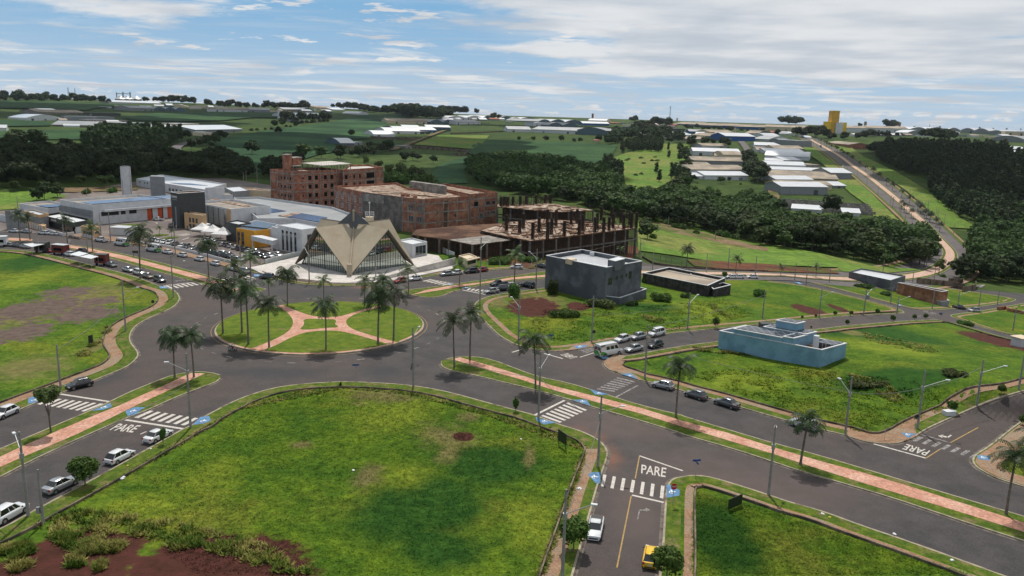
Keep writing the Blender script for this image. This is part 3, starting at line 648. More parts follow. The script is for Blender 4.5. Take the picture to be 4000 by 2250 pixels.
def pvmat(name,c,line,sc):
    global nt,N,L
    m=mat(name,c,None,rough=.22,spec=.6); nt=m.node_tree; N=nt.nodes; L=nt.links; b=[n for n in N if n.type=='BSDF_PRINCIPLED'][0]
    tcn=nn('ShaderNodeTexCoord'); br=nn('ShaderNodeTexBrick'); br.offset=0; L.new(tcn.outputs['Object'],br.inputs[0]); br.inputs['Color1'].default_value=(*c,1); br.inputs['Color2'].default_value=(c[0]*1.3,c[1]*1.3,c[2]*1.25,1); br.inputs['Mortar'].default_value=(*line,1)
    br.inputs['Scale'].default_value=1; br.inputs['Mortar Size'].default_value=.035*sc; br.inputs['Brick Width'].default_value=1.*sc; br.inputs['Row Height'].default_value=1.8*sc; L.new(br.outputs[0],b.inputs['Base Color']); return m
m_pv=pvmat('solar panels',(.035,.085,.19),(.30,.36,.42),1.6); m_pvd=pvmat('dark solar panels',(.035,.04,.05),(.30,.30,.31),1.3)
def area(p): return sum(p[i][0]*p[(i+1)%len(p)][1]-p[(i+1)%len(p)][0]*p[i][1] for i in range(len(p)))/2
def ccw(p): p=[tuple(q[:2]) for q in p]; return p if area(p)>0 else p[::-1]
def inset(p,d):
    n=len(p);o=[]
    for i in range(n):
        a,b,c=Vector(p[i-1]),Vector(p[i]),Vector(p[(i+1)%n]); e1=(b-a).normalized(); e2=(c-b).normalized()
        n1=Vector((-e1.y,e1.x)); n2=Vector((-e2.y,e2.x)); m=n1+n2; m=m/max(.3,m.dot(n1)) if m.length>1e-6 else n1
        o.append(tuple(b+m*d))
    return o
class Bld:
    def __init__(s,name,label,cat,poly,zb,zt,mw,mr=None,par=.7,cap=None,group=None,thick=.25):
        s.p=ccw(poly); n=len(s.p); cx=sum(q[0] for q in s.p)/n; cy=sum(q[1] for q in s.p)/n
        s.loc=Vector((cx,cy,zb)); s.t=thing(name,label,cat,s.loc,0,group); s.zb=zb; s.zt=zt; s.mw=mw
        mb=MB(); P=s.p; n=len(P)
        mb.add([(*q,zb-1.5) for q in P]+[(*q,zt) for q in P],[(i,(i+1)%n,n+(i+1)%n,n+i) for i in range(n)])
        Q=inset(P,thick)
        if par:
            mb.add([(*q,zt) for q in P]+[(*q,zt) for q in Q],[(i,(i+1)%n,n+(i+1)%n,n+i) for i in range(n)])
            mb.add([(*q,zt-par) for q in Q]+[(*q,zt) for q in Q],[((i+1)%n,i,n+i,n+(i+1)%n) for i in range(n)])
        s.part('wall',mb,mw)
        r=MB(); rp=inset(P,thick-.02) if par else P; r.prism(rp,zt-par-.25,zt-par+(.0 if par else .25)); s.roof=s.part('roof',r,mr or mw)
        if cap:
            c=MB(); O=inset(P,-.06); I=inset(P,thick+.06); v=[(*q,zt+.004) for q in O]+[(*q,zt+.004) for q in I]+[(*q,zt+.14) for q in O]+[(*q,zt+.14) for q in I]
            for i in range(n):
                j=(i+1)%n; c.add(v,[(2*n+i,2*n+j,3*n+j,3*n+i),(i,j,2*n+j,2*n+i),(n+j,n+i,3*n+i,3*n+j)])
            s.part('coping',c,cap)
        s.Q=Q; s.par=par
    def part(s,name,mb,m,parent=None):
        o=MB(); o.v=[(v[0]-s.loc.x,v[1]-s.loc.y,v[2]-s.loc.z) for v in mb.v]; o.f=mb.f;o.m=mb.m;o.sm=mb.sm
        return o.build(name,m,parent or s.t)
    def face(s,i):
        a=Vector((*s.p[i],0)); b=Vector((*s.p[(i+1)%len(s.p)],0)); e=(b-a); l=e.length; e/=l; return a,e,Vector((e.y,-e.x,0)),l
    def panel(s,name,i,u0,u1,z0,z1,m,d=.05,parent=None):
        a,e,nr,l=s.face(i); mb=MB(); c=a+e*((u0+u1)/2*l)+nr*(d/2-.02); mb.box((c.x,c.y,s.zb+(z0+z1)/2),((u1-u0)*l,d+.04,z1-z0),math.atan2(e.y,e.x)); return s.part(name,mb,m,parent)
    def win(s,i,u,z,w,h,fm=None,gm=None,bars=1,name='window'):
        a,e,nr,l=s.face(i); rz=math.atan2(e.y,e.x); c=a+e*(u*l); fr=MB(); t=.09
        for sx in (-1,1): q=c+e*(sx*(w/2))+nr*.03; fr.box((q.x,q.y,s.zb+z),(t,.1,h+t),rz)
        for sz in (-1,1): q=c+nr*.03; fr.box((q.x,q.y,s.zb+z+sz*h/2),(w-t,.1,t),rz)
        for b in range(bars): q=c+e*((b+1)/(bars+1)-.5)*w+nr*.026; fr.box((q.x,q.y,s.zb+z),(t*.7,.085,h-t),rz)
        f=s.part(name,fr,fm or m_dgrey); g=MB(); q=c+nr*.005; g.box((q.x,q.y,s.zb+z),(w-.02,.03,h-.02),rz); s.part('pane',g,gm or m_glass,f); return f
    def fidx(s,pa,pb):
        """index of the wall whose ends are nearest to the two given points"""
        best=None
        for i in range(len(s.p)):
            a,b=s.p[i],s.p[(i+1)%len(s.p)]
            for x,y in ((a,b),(b,a)):
                d=math.dist(x,pa[:2])+math.dist(y,pb[:2])
                if best is None or d<best[0]: best=(d,i)
        return best[1]
def Rp(t,pts,z): return [tuple(q[:2]) for q in atz(T(t,*pts),z)]
def para(t,a,f,r,z):
    A,Fq,Rr=Rp(t,[a,f,r],z); return [A,Fq,Rr,(A[0]+Rr[0]-Fq[0],A[1]+Rr[1]-Fq[1])]
def zof(t,base,top): return G1(*T(t,base)[0]).z+hgt(T(t,base)[0],T(t,top)[0])
# paved hospital forecourt and plaza
m_yard=mat('worn yard asphalt',(.16,.13,.12),(.12,.10,.092),.2,.9,0,spec=.2,fine=3,c3=(.20,.17,.15),s3=.05)
sheet('forecourt',smooth(T('b0',(-600,235),(0,255),(300,272),(560,292),(870,335),(1100,352),(1400,402),(1700,478),(2000,548),(2150,595)),False,1)+T('b1',(-50,640),(60,560),(500,470),(1300,300),(1300,0),(-300,-250))+T('b0',(1500,-250),(300,-60),(-600,60)),ZB,m_yard,skirt=.2,step=24)
sheet('pavement',smooth(T('b0',(560,292),(870,335),(1100,352),(1400,402),(1700,478),(2000,548),(2150,595)),False,1)+T('b0',(2190,570),(2000,520),(1700,440),(1400,362),(1100,315),(870,300),(600,270)),ZB+.02,m_side,step=20)
N_front=smooth(T('b1',(-60,636),(60,660),(180,702),(350,748),(600,768),(850,772),(1100,762),(1290,738),(1500,705),(1740,662),(2000,640),(2415,606))+T('b2',(90,612),(310,590)),False,2)
sheet('lot',N_front+T('b2',(560,560),(500,470),(0,400))+T('b1',(1900,480),(1300,470),(60,560)),ZB,m_lawn,skirt=.2,step=24)
plN=wpl(N_front,1.5); strip('kerb',plN,-.02,.22,ZB+.012,m_kerb,skirt=.16); strip('verge',plN,.24,1.7,ZB+.016,m_verge); strip('pavement',plN,1.7,3.2,ZB+.022,m_side)
PLAZA=Rp('b1',[(-60,590),(90,560),(420,482),(800,430),(1300,430),(1620,462),(1720,478),(1785,552),(1885,560),(1860,600),(1500,672),(1250,716),(1100,728),(840,735),(600,728),(400,706),(180,672),(40,640)],.55)
pz=MB(); pz.prism(PLAZA,.1,.55); st(pz.build('plaza',m_plaza))
rw=MB(); A_,B_=Rp('b1',[(840,735),(1250,690)],.4)
rp=Rp('b1',[(840,738),(1100,728),(1250,700),(1500,650),(1700,610),(1880,566)],.3); hh=[.5,.9,1.4,2.0,2.4,2.6]
for (a,b,h0,h1_) in zip(rp[:-1],rp[1:],hh[:-1],hh[1:]):
    e=Vector(b)-Vector(a); e.normalize(); n_=Vector((-e.y,e.x))*.15
    rw.prism([Vector(a)-n_,Vector(b)-n_,Vector(b)+n_,Vector(a)+n_],.0,[h0,h1_,h1_,h0])
tag(rw.build('retaining_wall',m_plaza),'weather-stained retaining wall along the right edge of the chapel plaza','wall')
rw=MB(); rp=Rp('b1',[(62,640),(180,680),(400,712),(620,735),(690,738)],.3)
for a,b in zip(rp[:-1],rp[1:]):
    e=(Vector(b)-Vector(a)).normalized(); n_=Vector((-e.y,e.x))*.12; rw.prism([Vector(a)-n_,Vector(b)-n_,Vector(b)+n_,Vector(a)+n_],0,.75)
tag(rw.build('low_wall',m_side),'low brown wall along the left front edge of the chapel plaza','wall')
# ---- chapel ----
m_chap=mat('board marked concrete',(.39,.33,.245),(.33,.27,.19),.25,.9,.0,c3=(.42,.36,.27),s3=.12,thr3=(.4,.7),fine=0,spec=.15,detail=9)
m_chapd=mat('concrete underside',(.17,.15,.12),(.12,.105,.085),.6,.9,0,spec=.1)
m_sail=mat('grey metal sail',(.105,.11,.115),(.085,.09,.095),.5,.55,0,spec=.4)
def chapel():
    z0=.55
    Fp,Lp,Rp_=[Vector(q) for q in atz(T('b1',(885,668),(372,556),(1486,566)),z0)]
    Bp=Lp+Rp_-Fp; Cc=(Lp+Rp_)/2; print('chapel',Fp,Lp,Rp_)
    def zat(xy,v):
        lo,hi=0.,60.
        for _ in range(40):
            m=(lo+hi)/2
            if proj((xy.x,xy.y,m))[1]>v: lo=m
            else: hi=m
        return lo
    def apex(P,Q,u,v,out=.0):
        M_=(P+Q)/2
        # slide along the outward direction of the side until it projects on the apex column
        best=None
        for k in np.linspace(-.35,.35,71):
            q=M_+(P-Q)*k
            z=zat(q,v); e=abs(proj((q.x,q.y,z))[0]-u)
            if best is None or e<best[0]: best=(e,Vector((q.x,q.y,z)))
        print('apex',best); return best[1]
    FL=apex(Lp,Fp,*T('b1',(562,214))[0]); FR=apex(Fp,Rp_,*T('b1',(1250,230))[0])
    ha=(FL.z+FR.z)/2
    BL=apex(Bp,Lp,*T('b1',(622,126))[0]); BR=apex(Rp_,Bp,*T('b1',(1256,130))[0])
    print('ha',ha,FL,FR,BL,BR)
    ct=Vector((Cc.x,Cc.y,zat(Cc,T('b1',(922,172))[0][1])))
    t=thing('chapel','concrete chapel of four folded roof planes with glass gables and grey metal sails','chapel',(Cc.x,Cc.y,z0))
    loc=Vector((Cc.x,Cc.y,z0)); th=.35
    def tri_slab(mb,pts,th):
        p=[Vector(q) for q in pts]; n=(p[1]-p[0]).cross(p[2]-p[0]).normalized()
        if n.z<0: p=p[::-1]; n=-n
        k=len(p); top=[q-loc for q in p]; bot=[q-loc-n*th for q in p]
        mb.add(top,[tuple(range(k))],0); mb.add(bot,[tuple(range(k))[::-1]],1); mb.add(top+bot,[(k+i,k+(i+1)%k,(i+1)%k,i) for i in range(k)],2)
    for foot,a,b in ((Fp,FL,FR),(Lp,BL,FL),(Rp_,FR,BR),(Bp,BR,BL)):
        mb=MB(); f=foot+(foot-Cc).normalized()*.2
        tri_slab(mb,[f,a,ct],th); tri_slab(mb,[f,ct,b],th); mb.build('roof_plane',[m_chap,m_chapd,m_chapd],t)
    # valley gutter beam on the front fold and its buttress
    mb=MB(); f0=Fp+Vector((0,-.5,0)); 
    mb.tube(f0-loc+Vector((0,0,.2)),ct-loc+Vector((0,0,.3)),.38,.3,4); mb.box(f0-loc+Vector((0,.3,1.5)),(1.3,1.3,3.6)); mb.build('spine',m_chap,t)
    # mast and sails
    vt=T('b1',(920,48))[0][1]; mpos=Fp.lerp(ct,.92); mpos.z=ct.z; mo=mpos-loc; mo.z=0; top=zat(Vector((mpos.x,mpos.y,0)),vt)
    mb=MB(); mb.box((mo.x,mo.y-.2,(ct.z+top)/2-z0-1.2),(.55,.6,top-ct.z+2.4)); mb.build('mast',m_chap,t)
    zs=zat(mpos,T('b1',(920,182))[0][1]); w=(T('b1',(1078,188))[0][0]-T('b1',(775,183))[0][0])/2/FPX*math.hypot(mpos.x,mpos.y)
    for s in (-1,1):
        mb=MB(); a=Vector((0,0,top-z0)); b=Vector((s*w,-.4,zs-z0)); c=Vector((s*w*.30,-.6,zs-z0+.1)); d=Vector((0,-.9,zat(mpos,T('b1',(920,275))[0][1])-z0))
        for q in ([a,b,c],[a,c,d]):
            n=(q[1]-q[0]).cross(q[2]-q[0]).normalized()*.08; mb.add([v-n+mo for v in q]+[v+n+mo for v in q],[(0,1,2),(5,4,3),(0,3,4,1),(1,4,5,2),(2,5,3,0)])
        mb.build('sail',m_sail,t)
    # glass gables with mullions
    for foot1,foot2,ap in ((Lp,Fp,FL),(Fp,Rp_,FR),(Rp_,Bp,BR),(Bp,Lp,BL)):
        inn=(Cc-(foot1+foot2)/2); inn.z=0; inn.normalize(); a=foot1.lerp(foot2,.05)+inn*1.2; b=foot2.lerp(foot1,.05)+inn*1.2; c=ap+inn*1.0-Vector((0,0,.8)); mid=(a+b)/2
        g=MB(); g.add([a-loc,b-loc,c-loc],[(0,1,2)]); gp=g.build('glass_gable',m_glassr,t); fr=MB(); nmu=22
        for i in range(1,nmu):
            f=i/nmu; q=a.lerp(b,f); cu=(c-a).dot((b-a).normalized())/(b-a).length
            hh=(f/cu if f<cu else (1-f)/(1-cu))*(c.z-a.z); q2=q+(c-a-(b-a)*cu)*min(1,(hh/(c.z-a.z)))
            fr.tube(q-loc-inn*.05,q2-loc-inn*.05,.05 if i%11 else .14,n=4,sm=False)
        for zf in (.22,.5,.75):
            q1=a.lerp(c,zf); q2=b.lerp(c,zf); fr.tube(q1-loc-inn*.05,q2-loc-inn*.05,.05,n=4,sm=False)
        fr.build('frame',m_dgrey,gp)
m_glassr=mat('tinted mirror glass',(.40,.46,.44),None,rough=.04,spec=1.,metal=1.)
chapel()
# ---- chapel annex, guard house ----
zt=zof('b1',(1475,512),(1475,372))
b=Bld('annex','white flat-roofed annex with a large dark window right of the chapel','building',para('b1',(1330,335),(1475,372),(1615,346),zt),.5,zt,m_white,m_white,.5)
i=b.fidx(*Rp('b1',[(1475,372),(1615,346)],zt)); b.win(i,.55,1.9,b.face(i)[3]*.7,2.9,m_white,m_glass,2)
zt=zof('b1',(1985,603),(1985,512))
b=Bld('guard_house','small cream flat-roofed guard house with a window strip beside the parked cars','guard house',para('b1',(1912,478),(1985,512),(2085,488),zt),0,zt,m_cream,m_cream,.4)
i=b.fidx(*Rp('b1',[(1985,512),(2085,488)],zt)); b.win(i,.5,1.7,b.face(i)[3]*.75,1.1,m_dgrey,m_glass,3); b.panel('ledge',i,-.08,1.12,2.5,2.75,m_cream,.9)
# ---- big grey hall ----
zt=zof('b2',(888,935),(890,594)); z0=G1(*T('b2',(600,900))[0]).z
GB=Bld('grey_building','tall plain blue-grey building with white coping and white metal roof','building',Rp('b2',[(320,480),(890,594),(1228,533),(662,424)],zt),z0,zt,m_bgrey,m_roofm,1.0,m_white)
i=GB.fidx(*Rp('b2',[(890,594),(1228,533)],zt)); H=zt-z0
for u,w,h,dz_ in ((.12,1.5,1.7,.40),(.30,.7,.8,.34),(.43,.7,.8,.33),(.56,.7,.8,.32),(.67,1.1,1.9,.33)): GB.win(i,u,H*(1-dz_),w,h,m_dgrey,m_glass,1 if w>1 else 0)
pts=Rp('b2',[(905,575),(975,590),(1065,560),(1000,540)],zt+1.2); mb=MB(); mb.prism(Rp('b2',[(905,520),(975,535),(1068,512),(1000,497)],zt+1.4),zt-1,zt+1.4); GB.part('stair_box',mb,m_bgrey)
mb=MB(); mb.prism(Rp('b2',[(905,519),(975,535),(1069,511),(1000,496)],zt+1.42),zt+1.41,zt+1.55); GB.part('coping',mb,m_white)
mb=MB(); mb.prism(Rp('b2',[(505,505),(560,520),(612,510),(560,498)],zt+.35),zt-1,zt+.35); GB.part('hatch',mb,m_cream)
mb=MB(); q=Rp('b2',[(755,460)],zt-.3)[0]; mb.box((*q,zt-.45),(1.2,.6,.9)); GB.part('air_conditioner',mb,m_white)
# roof ribs
a,f_,r_,d_=[Vector(q) for q in Rp('b2',[(400,485),(880,578),(1200,535),(700,445)],zt-1)]
mb=MB()
for k in range(1,16):
    p=a.lerp(f_,k/16); q=d_.lerp(r_,k/16); mb.tube((p.x,p.y,zt-.97),(p.lerp(q,.95).x,p.lerp(q,.95).y,zt-.97),.045,n=4,sm=False)
GB.part('roof_ribs',mb,m_roofg)
zy=zof('b2',(1018,948),(1018,878)); y=Bld('yard_wall','low grey walled yard with white coping against the tall grey building','wall',Rp('b2',[(870,862),(1018,880),(1270,796),(1215,782)],zy),z0-.5,zy,m_bgrey,m_floor,.9,m_white)
# ---- long black-walled building ----
zt=zof('b2',(1830,872),(1845,765)); z0=G1(*T('b2',(1600,820))[0]).z
b=Bld('long_building','long low building with black weather-stained wall and tan sheet roof','building',Rp('b2',[(1235,645),(1845,765),(2010,692),(1480,590)],zt),z0-.5,zt,m_black,m_rooft,.7,m_white)
mb=MB(); pts=[Vector(q) for q in Rp('b2',[(1400,605),(1900,705),(1700,660),(1650,618)],zt-.5)]; mb.path([(*pts[0],zt-.6),(*pts[1],zt-.6)],.12); mb.path([(*pts[2],zt-.6),(*pts[3],zt-.5)],.12); b.part('pipe',mb,m_white)
z2=zof('b2',(2062,852),(2065,757)); Bld('rear_yard','black-walled rear yard with white coping behind the tan-roofed building','building',Rp('b2',[(1900,798),(2065,758),(1990,735),(1860,765)],z2),z0-2,z2,m_black,m_floor,1.2,m_white)
# ---- light blue house ----
zt=G1(*T('c2',(915,68))[0]).z+hgt(T('c2',(915,68))[0],T('b3',(508,1373))[0]); z0=G1(*T('c2',(800,20))[0]).z-1
A,Fc,Rc=[tuple(q[:2]) for q in atz(T('b2',(1955,1192))+T('b3',(508,1373),(742,1310)),zt)]
D=(A[0]+Rc[0]-Fc[0],A[1]+Rc[1]-Fc[1])
BH=Bld('blue_house','light blue flat-roofed house with solar panels on stepped roofs','house',[A,Fc,Rc,D],z0,zt,m_lblue,m_slab,.9,m_white)
a,f_,r_,d_=[Vector(q) for q in (A,Fc,Rc,D)]
def uv(u,v): return tuple(a.lerp(f_,u).lerp(d_.lerp(r_,u),v))
def lvl(name,u0,u1,v0,v1,h,m=m_lblue,parent=None):
    mb=MB(); P=inset(ccw([uv(u0,v0),uv(u1,v0),uv(u1,v1),uv(u0,v1)]),.02); mb.prism(P,zt-1.2,zt+h); o=BH.part(name,mb,m)
    mb=MB(); mb.prism(inset(P,-.12),zt+h+.003,zt+h+.16); BH.part('coping',mb,m_white,o)
    mb=MB(); mb.prism(inset(P,.3),zt+h+.17,zt+h+.26); BH.part('solar_panels',mb,m_pvd,o); return o
lvl('upper_storey',.14,.62,.02,.55,.9); lvl('upper_storey',.30,.72,.55,.98,1.3); lvl('roof_box',.40,.60,.62,.97,2.9); lvl('upper_storey',.62,.72,.05,.6,1.1)
mb=MB(); P=ccw([uv(.82,.55),uv(.98,.55),uv(.98,.95),uv(.82,.95)]); mb.prism(P,zt-.9,zt+.25); BH.part('solar_panels',mb,m_pvd)
q=uv(.84,.45); mb=MB(); mb.tube((*q,zt-.9),(*q,zt+1.7),.55,n=16); BH.part('water_tank',mb,m_white)
q=uv(.24,.9); mb=MB(); mb.box((*q,zt+.9),(2.6,2.,1.3)); BH.part('roof_tank',mb,m_dgrey)
# ---- grey warehouse and half-built house on the far side ----
zt=zof('b3',(1192,825),(1165,712)); z0=G1(*T('b3',(950,790))[0]).z
Bld('grey_hall','long grey hall with a pale metal roof beside the bend of the avenue','warehouse',Rp('b3',[(745,672),(1165,716),(1298,665),(850,598)],zt)if 0 else Rp('b3',[(765,630),(1160,712),(1298,668),(880,598)],zt),z0-3,zt,m_bgrey,m_roofw,.5)
zt=zof('b3',(1690,965),(1690,820)); z0=G1(*T('b3',(1500,900))[0]).z
HH=Bld('brick_house','unfinished red brick and grey house next to the long grey hall','house',Rp('b3',[(1225,738),(1640,815),(1697,815),(1290,742)],zt)if 0 else Rp('b3',[(1225,735),(1640,822),(1700,812),(1300,740)],zt),z0-3,zt,m_brick,m_roofm,.4,m_white)
z3=zt-3.2; Bld('front_wing','low grey front wing with white copings below the red brick house','house',Rp('b3',[(1210,800),(1640,915),(1710,905),(1640,860),(1300,790)],z3),z0-3,z3,m_mgrey,m_floor,.5,m_white)
# ================= hospital =================
HG='white hospital wings'
def hb(name,label,t,roof,base,top,mw,mr=m_floor,par=.7,cap=None,cat='hospital wing',z0=0,full=None):
    zt=zof(t,base,top); poly=para(t,*roof,zt) if len(roof)==3 else Rp(t,roof,zt); b=Bld(name,label,cat,poly,z0,zt,mw,mr,par,cap); b.k=lambda x,y:b.fidx(*Rp(t,[x,y],zt)); b.tile=t; return b
def pv(b,t,pts,z,m=m_pv): mb=MB(); mb.prism(Rp(t,pts,z),z-.12,z); b.part('solar_panels',mb,m)
H1=hb('hospital_wing','long white wing with a blue solar roof behind the driveway loop','d0',[(752,256),(1160,322),(2160,246)],(1160,585),(1160,322),m_white,m_floor,1.)
i=H1.k((1160,322),(2160,246)); h=H1.zt
pv(H1,'d0',[(1000,285),(1150,312),(2160,240),(2150,198)],h-.35)
for u,w in ((.2,7),(.36,1.8),(.48,3.)): H1.win(i,u,h*.52,w,1.5,m_dgrey,m_glass,3 if w>4 else 1)
j=H1.k((752,256),(1160,322)); H1.panel('ledge',j,.0,1,h*.45,h*.72,m_mgrey,.6)
H1.panel('canopy',i,.12,1.,h*.62,h*.72,m_white,1.4)
for k,u in enumerate((.69,.83,.96)): H1.panel('door_panel',i,u-.028,u+.028,.2,h*.6,m_redpl,.12); H1.panel('door_edge',i,u+.03,u+.04,.2,h*.6,m_dark,.10)
H2=hb('hospital_wing','low white wing at the left end with a small patch of solar roof','d0',[(240,302),(602,368),(980,330)],(602,520),(602,368),m_white,m_floor,.8); pv(H2,'d0',[(450,328),(600,352),(900,330),(700,312)],H2.zt-.3)
H3=hb('reception_building','low building with black fascia, white roof and dark glass front','d0',[(525,458),(930,552),(1152,512)],(930,690),(930,552),m_dark,m_white,.5,cat='reception'); h=H3.zt
for k in range(4): H3.panel('fascia',k,-.005,1.005,h-1.5,h+.25,m_dgrey,.2+.01*k)
i=H3.k((525,458),(930,552)); H3.win(i,.55,h*.35,H3.face(i)[3]*.8,h*.5,m_dgrey,m_glass,5)
j=H3.k((930,552),(1152,512)); H3.panel('white_wall',j,.05,1.0,.1,h-1.55,m_white,.15)
def text_on(b,i,s,u,z,size,m):
    a,e,nr,l=b.face(i); c=a+e*(u*l)+nr*.26; cu=bpy.data.curves.new('lettering','FONT'); cu.body=s; cu.size=size; cu.extrude=.03; cu.align_x='CENTER'; cu.align_y='CENTER'
    o=bpy.data.objects.new('lettering',cu); C.objects.link(o); dg=bpy.context.evaluated_depsgraph_get(); me=bpy.data.meshes.new_from_object(o.evaluated_get(dg)); bpy.data.objects.remove(o)
    M_=Matrix.Translation(Vector((c.x,c.y,b.zb+z))-b.loc)@Matrix.Rotation(math.atan2(e.y,e.x),4,'Z')@Matrix.Rotation(R(90),4,'X'); me.transform(M_); me.materials.clear(); me.materials.append(m); return link('lettering',me,b.t)
m_letter=mat('white lettering',(.75,.75,.75),None,rough=.6); m_logo=mat('orange emblem',(.6,.16,.04),None,rough=.6)
text_on(H3,i,'HONPAR',.40,h-.7,1.15,m_letter)
a_,e_,n_,l_=H3.face(i); mb=MB(); q=a_+e_*(.24*l_)+n_*.25; 
for k in range(3): mb.box((q.x+e_.x*(k-1)*.35,q.y+e_.y*(k-1)*.35,H3.zb+h-.7+(.25 if k==1 else -.05)),(.3,.06,.5),math.atan2(e_.y,e_.x))
H3.part('emblem',mb,m_logo)
b=hb('entrance_block','low grey block with an orange fascia at the far left of the hospital','d0',[(300,400),(490,450),(606,432)],(490,640),(490,450),m_mgrey,m_roofm,.4); 
for k in range(4): b.panel('fascia',k,-.005,1.005,b.zt-1.0,b.zt+.1,m_tan,.15+.01*k)
b=hb('grey_tower_block','plain grey cubic block behind the two palms at far left','d0',[(60,395),(125,400),(300,392)],(125,640),(125,400),m_mgrey,m_floor,.5)
b=hb('side_pavilion','low dark-roofed white pavilion at the left edge of the photo','d0',[(-300,380),(-20,430),(128,470)],(128,560),(128,470),m_white,m_dgrey,.3)
b=hb('screen_wall_block','tan panelled gate wall with white upright fins by the left driveway','d0',[(290,520),(560,590),(580,570)],(560,670),(560,590),m_tan,m_tan,.2,cat='gate wall')
i=b.k((290,520),(560,590))
for k in range(9): b.panel('fin',i,k/9+.01,k/9+.035,0,b.zt,m_white,.35)
H5=hb('dark_tower','dark grey clad tower with a sign near its top left','tower',(0,0),(0,0),(0,0),m_dgrey) if 0 else hb('dark_tower','dark grey clad tower block with white sign letters near its top','d1',[(242,186),(355,207),(735,184)],(360,715),(355,207),m_dgrey,m_slab,.3,m_white,cat='tower')
i=H5.k((242,186),(355,207)); H5.win(i,.55,H5.zt*.35,.9,7,m_mgrey,m_mgrey,0,'vertical_strip')
text_on(H5,i,'HONPAR',.5,H5.zt-1.5,1.25,m_letter); H5.panel('sign_line',i,.2,.8,H5.zt-2.7,H5.zt-2.4,m_mgrey,.08)
H6=hb('main_block','tall white main block with patterned metal screen on its front','d1',[(570,322),(1112,428),(1680,380)],(1112,712),(1112,428),m_white,m_floor,1.0); h=H6.zt
i=H6.k((570,322),(1112,428)); j=H6.k((1112,428),(1680,380))
H6.panel('tan_strip',i,.90,.985,h*.35,h-.3,m_tan,.2); H6.win(i,.06,h*.5,2.,1.6,m_dgrey,m_glass,2); H6.win(i,.16,h*.5,1.,1.6,m_dgrey,m_glass,0)
# patterned screen: uprights, rails and arcs standing off the front
a_,e_,n_,l_=H6.face(i); s=MB(); o=n_*1.2; W_=lambda u,z:a_+e_*(u*l_)+o+Vector((0,0,z))
m_screen=mat('perforated screen',(.42,.43,.43),(.36,.37,.37),3,.6,0,spec=.3)
s=MB(); q=W_(.545,h*.53); s.box(q,(l_*.70,.06,h*.86),math.atan2(e_.y,e_.x)); sc=H6.part('screen',s,m_screen)
s=MB()
for k in range(6): p=W_(.2+.14*k,0)+n_*.08; s.tube(p+Vector((0,0,h*.08)),p+Vector((0,0,h*.98)),.13 if 0<k<5 else .06,n=4,sm=False)
H6.part('posts',s,m_dgrey,sc); s=MB()
for cu_,cz,r in ((.2,.3,.35),(.48,.1,.45),(.62,.85,.4),(.9,.25,.4),(.9,.75,.35),(.34,.9,.3)):
    pts=[]
    for k in range(25):
        aa=k/24*6.283; u=cu_+math.cos(aa)*r*h*.9/l_; z=(cz+math.sin(aa)*r)*h
        if .2<u<.9 and h*.1<z<h*.97: pts.append(W_(u,z)+n_*.1)
        elif len(pts)>1: s.path(pts,.07,4); pts=[]
        else: pts=[]
    if len(pts)>1: s.path(pts,.07,4)
H6.part('arcs',s,m_white,sc)
mb=MB(); r1=Rp('d1',[(800,295),(1330,400),(1400,385),(880,285)],h-.9); mb.prism(r1,h-1,h-.75); H6.part('roof_strip',mb,m_slab)
mb=MB(); a_,e_,n_,l_=H6.face(j); q=a_+e_*(.55*l_)+n_*.3; mb.box((q.x,q.y,h*.55),(1.6,.6,2.2),math.atan2(e_.y,e_.x)); H6.part('air_unit',mb,m_mgrey)
H7=hb('entrance_wing','tan rendered entrance wing beneath the patterned screen','d1',[(437,482),(700,520),(760,500)],(700,760),(700,520),m_tan,m_floor,.4); i=H7.k((437,482),(700,520))
for u in (.32,.5,.68): H7.win(i,u,H7.zt*.62,1.,1.7,m_dgrey,m_glass,0); H7.win(i,u,H7.zt*.2,1.2,2.2,m_dgrey,m_glass,0,'door')
cz=zof('d1',(690,760),(690,660)); cn=MB(); cn.prism(Rp('d1',[(495,612),(690,668),(820,640),(640,600)],cz),cz-.6,cz); ct_=thing('entrance_canopy','flat white canopy over the entrance left of the tents','canopy',(*Rp('d1',[(660,640)],cz)[0],0)); 
for v in range(len(cn.v)): cn.v[v]=(cn.v[v][0]-ct_.location.x,cn.v[v][1]-ct_.location.y,cn.v[v][2])
cn.build('slab',m_white,ct_); mb=MB()
for q in Rp('d1',[(520,616),(690,660),(800,640)],cz-.6): mb.tube((q[0]-ct_.location.x,q[1]-ct_.location.y,0),(q[0]-ct_.location.x,q[1]-ct_.location.y,cz-.6),.12,n=6)
mb.build('posts',m_white,ct_)
H8=hb('grey_wing','dark grey windowless wing between the tents and the orange block','d1',[(1030,612),(1225,650),(1400,620)],(1225,925),(1225,650),m_dgrey,m_roofm,.5)
H9=hb('orange_block','orange block with narrow windows and black solar roof','d1',[(1188,700),(1450,745),(1695,715)],(1450,1000),(1450,745),m_orange,m_rooft,.3,cat='hospital wing'); i=H9.k((1188,700),(1450,745)); h=H9.zt
for u in (.12,.34): H9.win(i,u,h*.45,1.3,h*.72,m_dgrey,m_glass,0)
pv(H9,'d1',[(1200,698),(1450,738),(1690,710),(1640,690),(1400,640)],h+.02,m_pvd)
b=hb('solar_wing','low roof deck covered in dark solar panels behind the orange block','d1',[(1235,660),(1700,712),(1790,650),(1470,585)],(1450,960),(1450,700),m_white,m_rooft,.1); pv(b,'d1',[(1260,665),(1640,705),(1770,650),(1480,592)],b.zt+.1,m_pvd)
H10=hb('glazed_block','white block with four tall dark windows left of the chapel','d1',[(1785,657),(2125,722),(2400,690)],(2125,1100),(2125,722),m_white,m_roofm,.15); i=H10.k((1785,657),(2125,722)); h=H10.zt
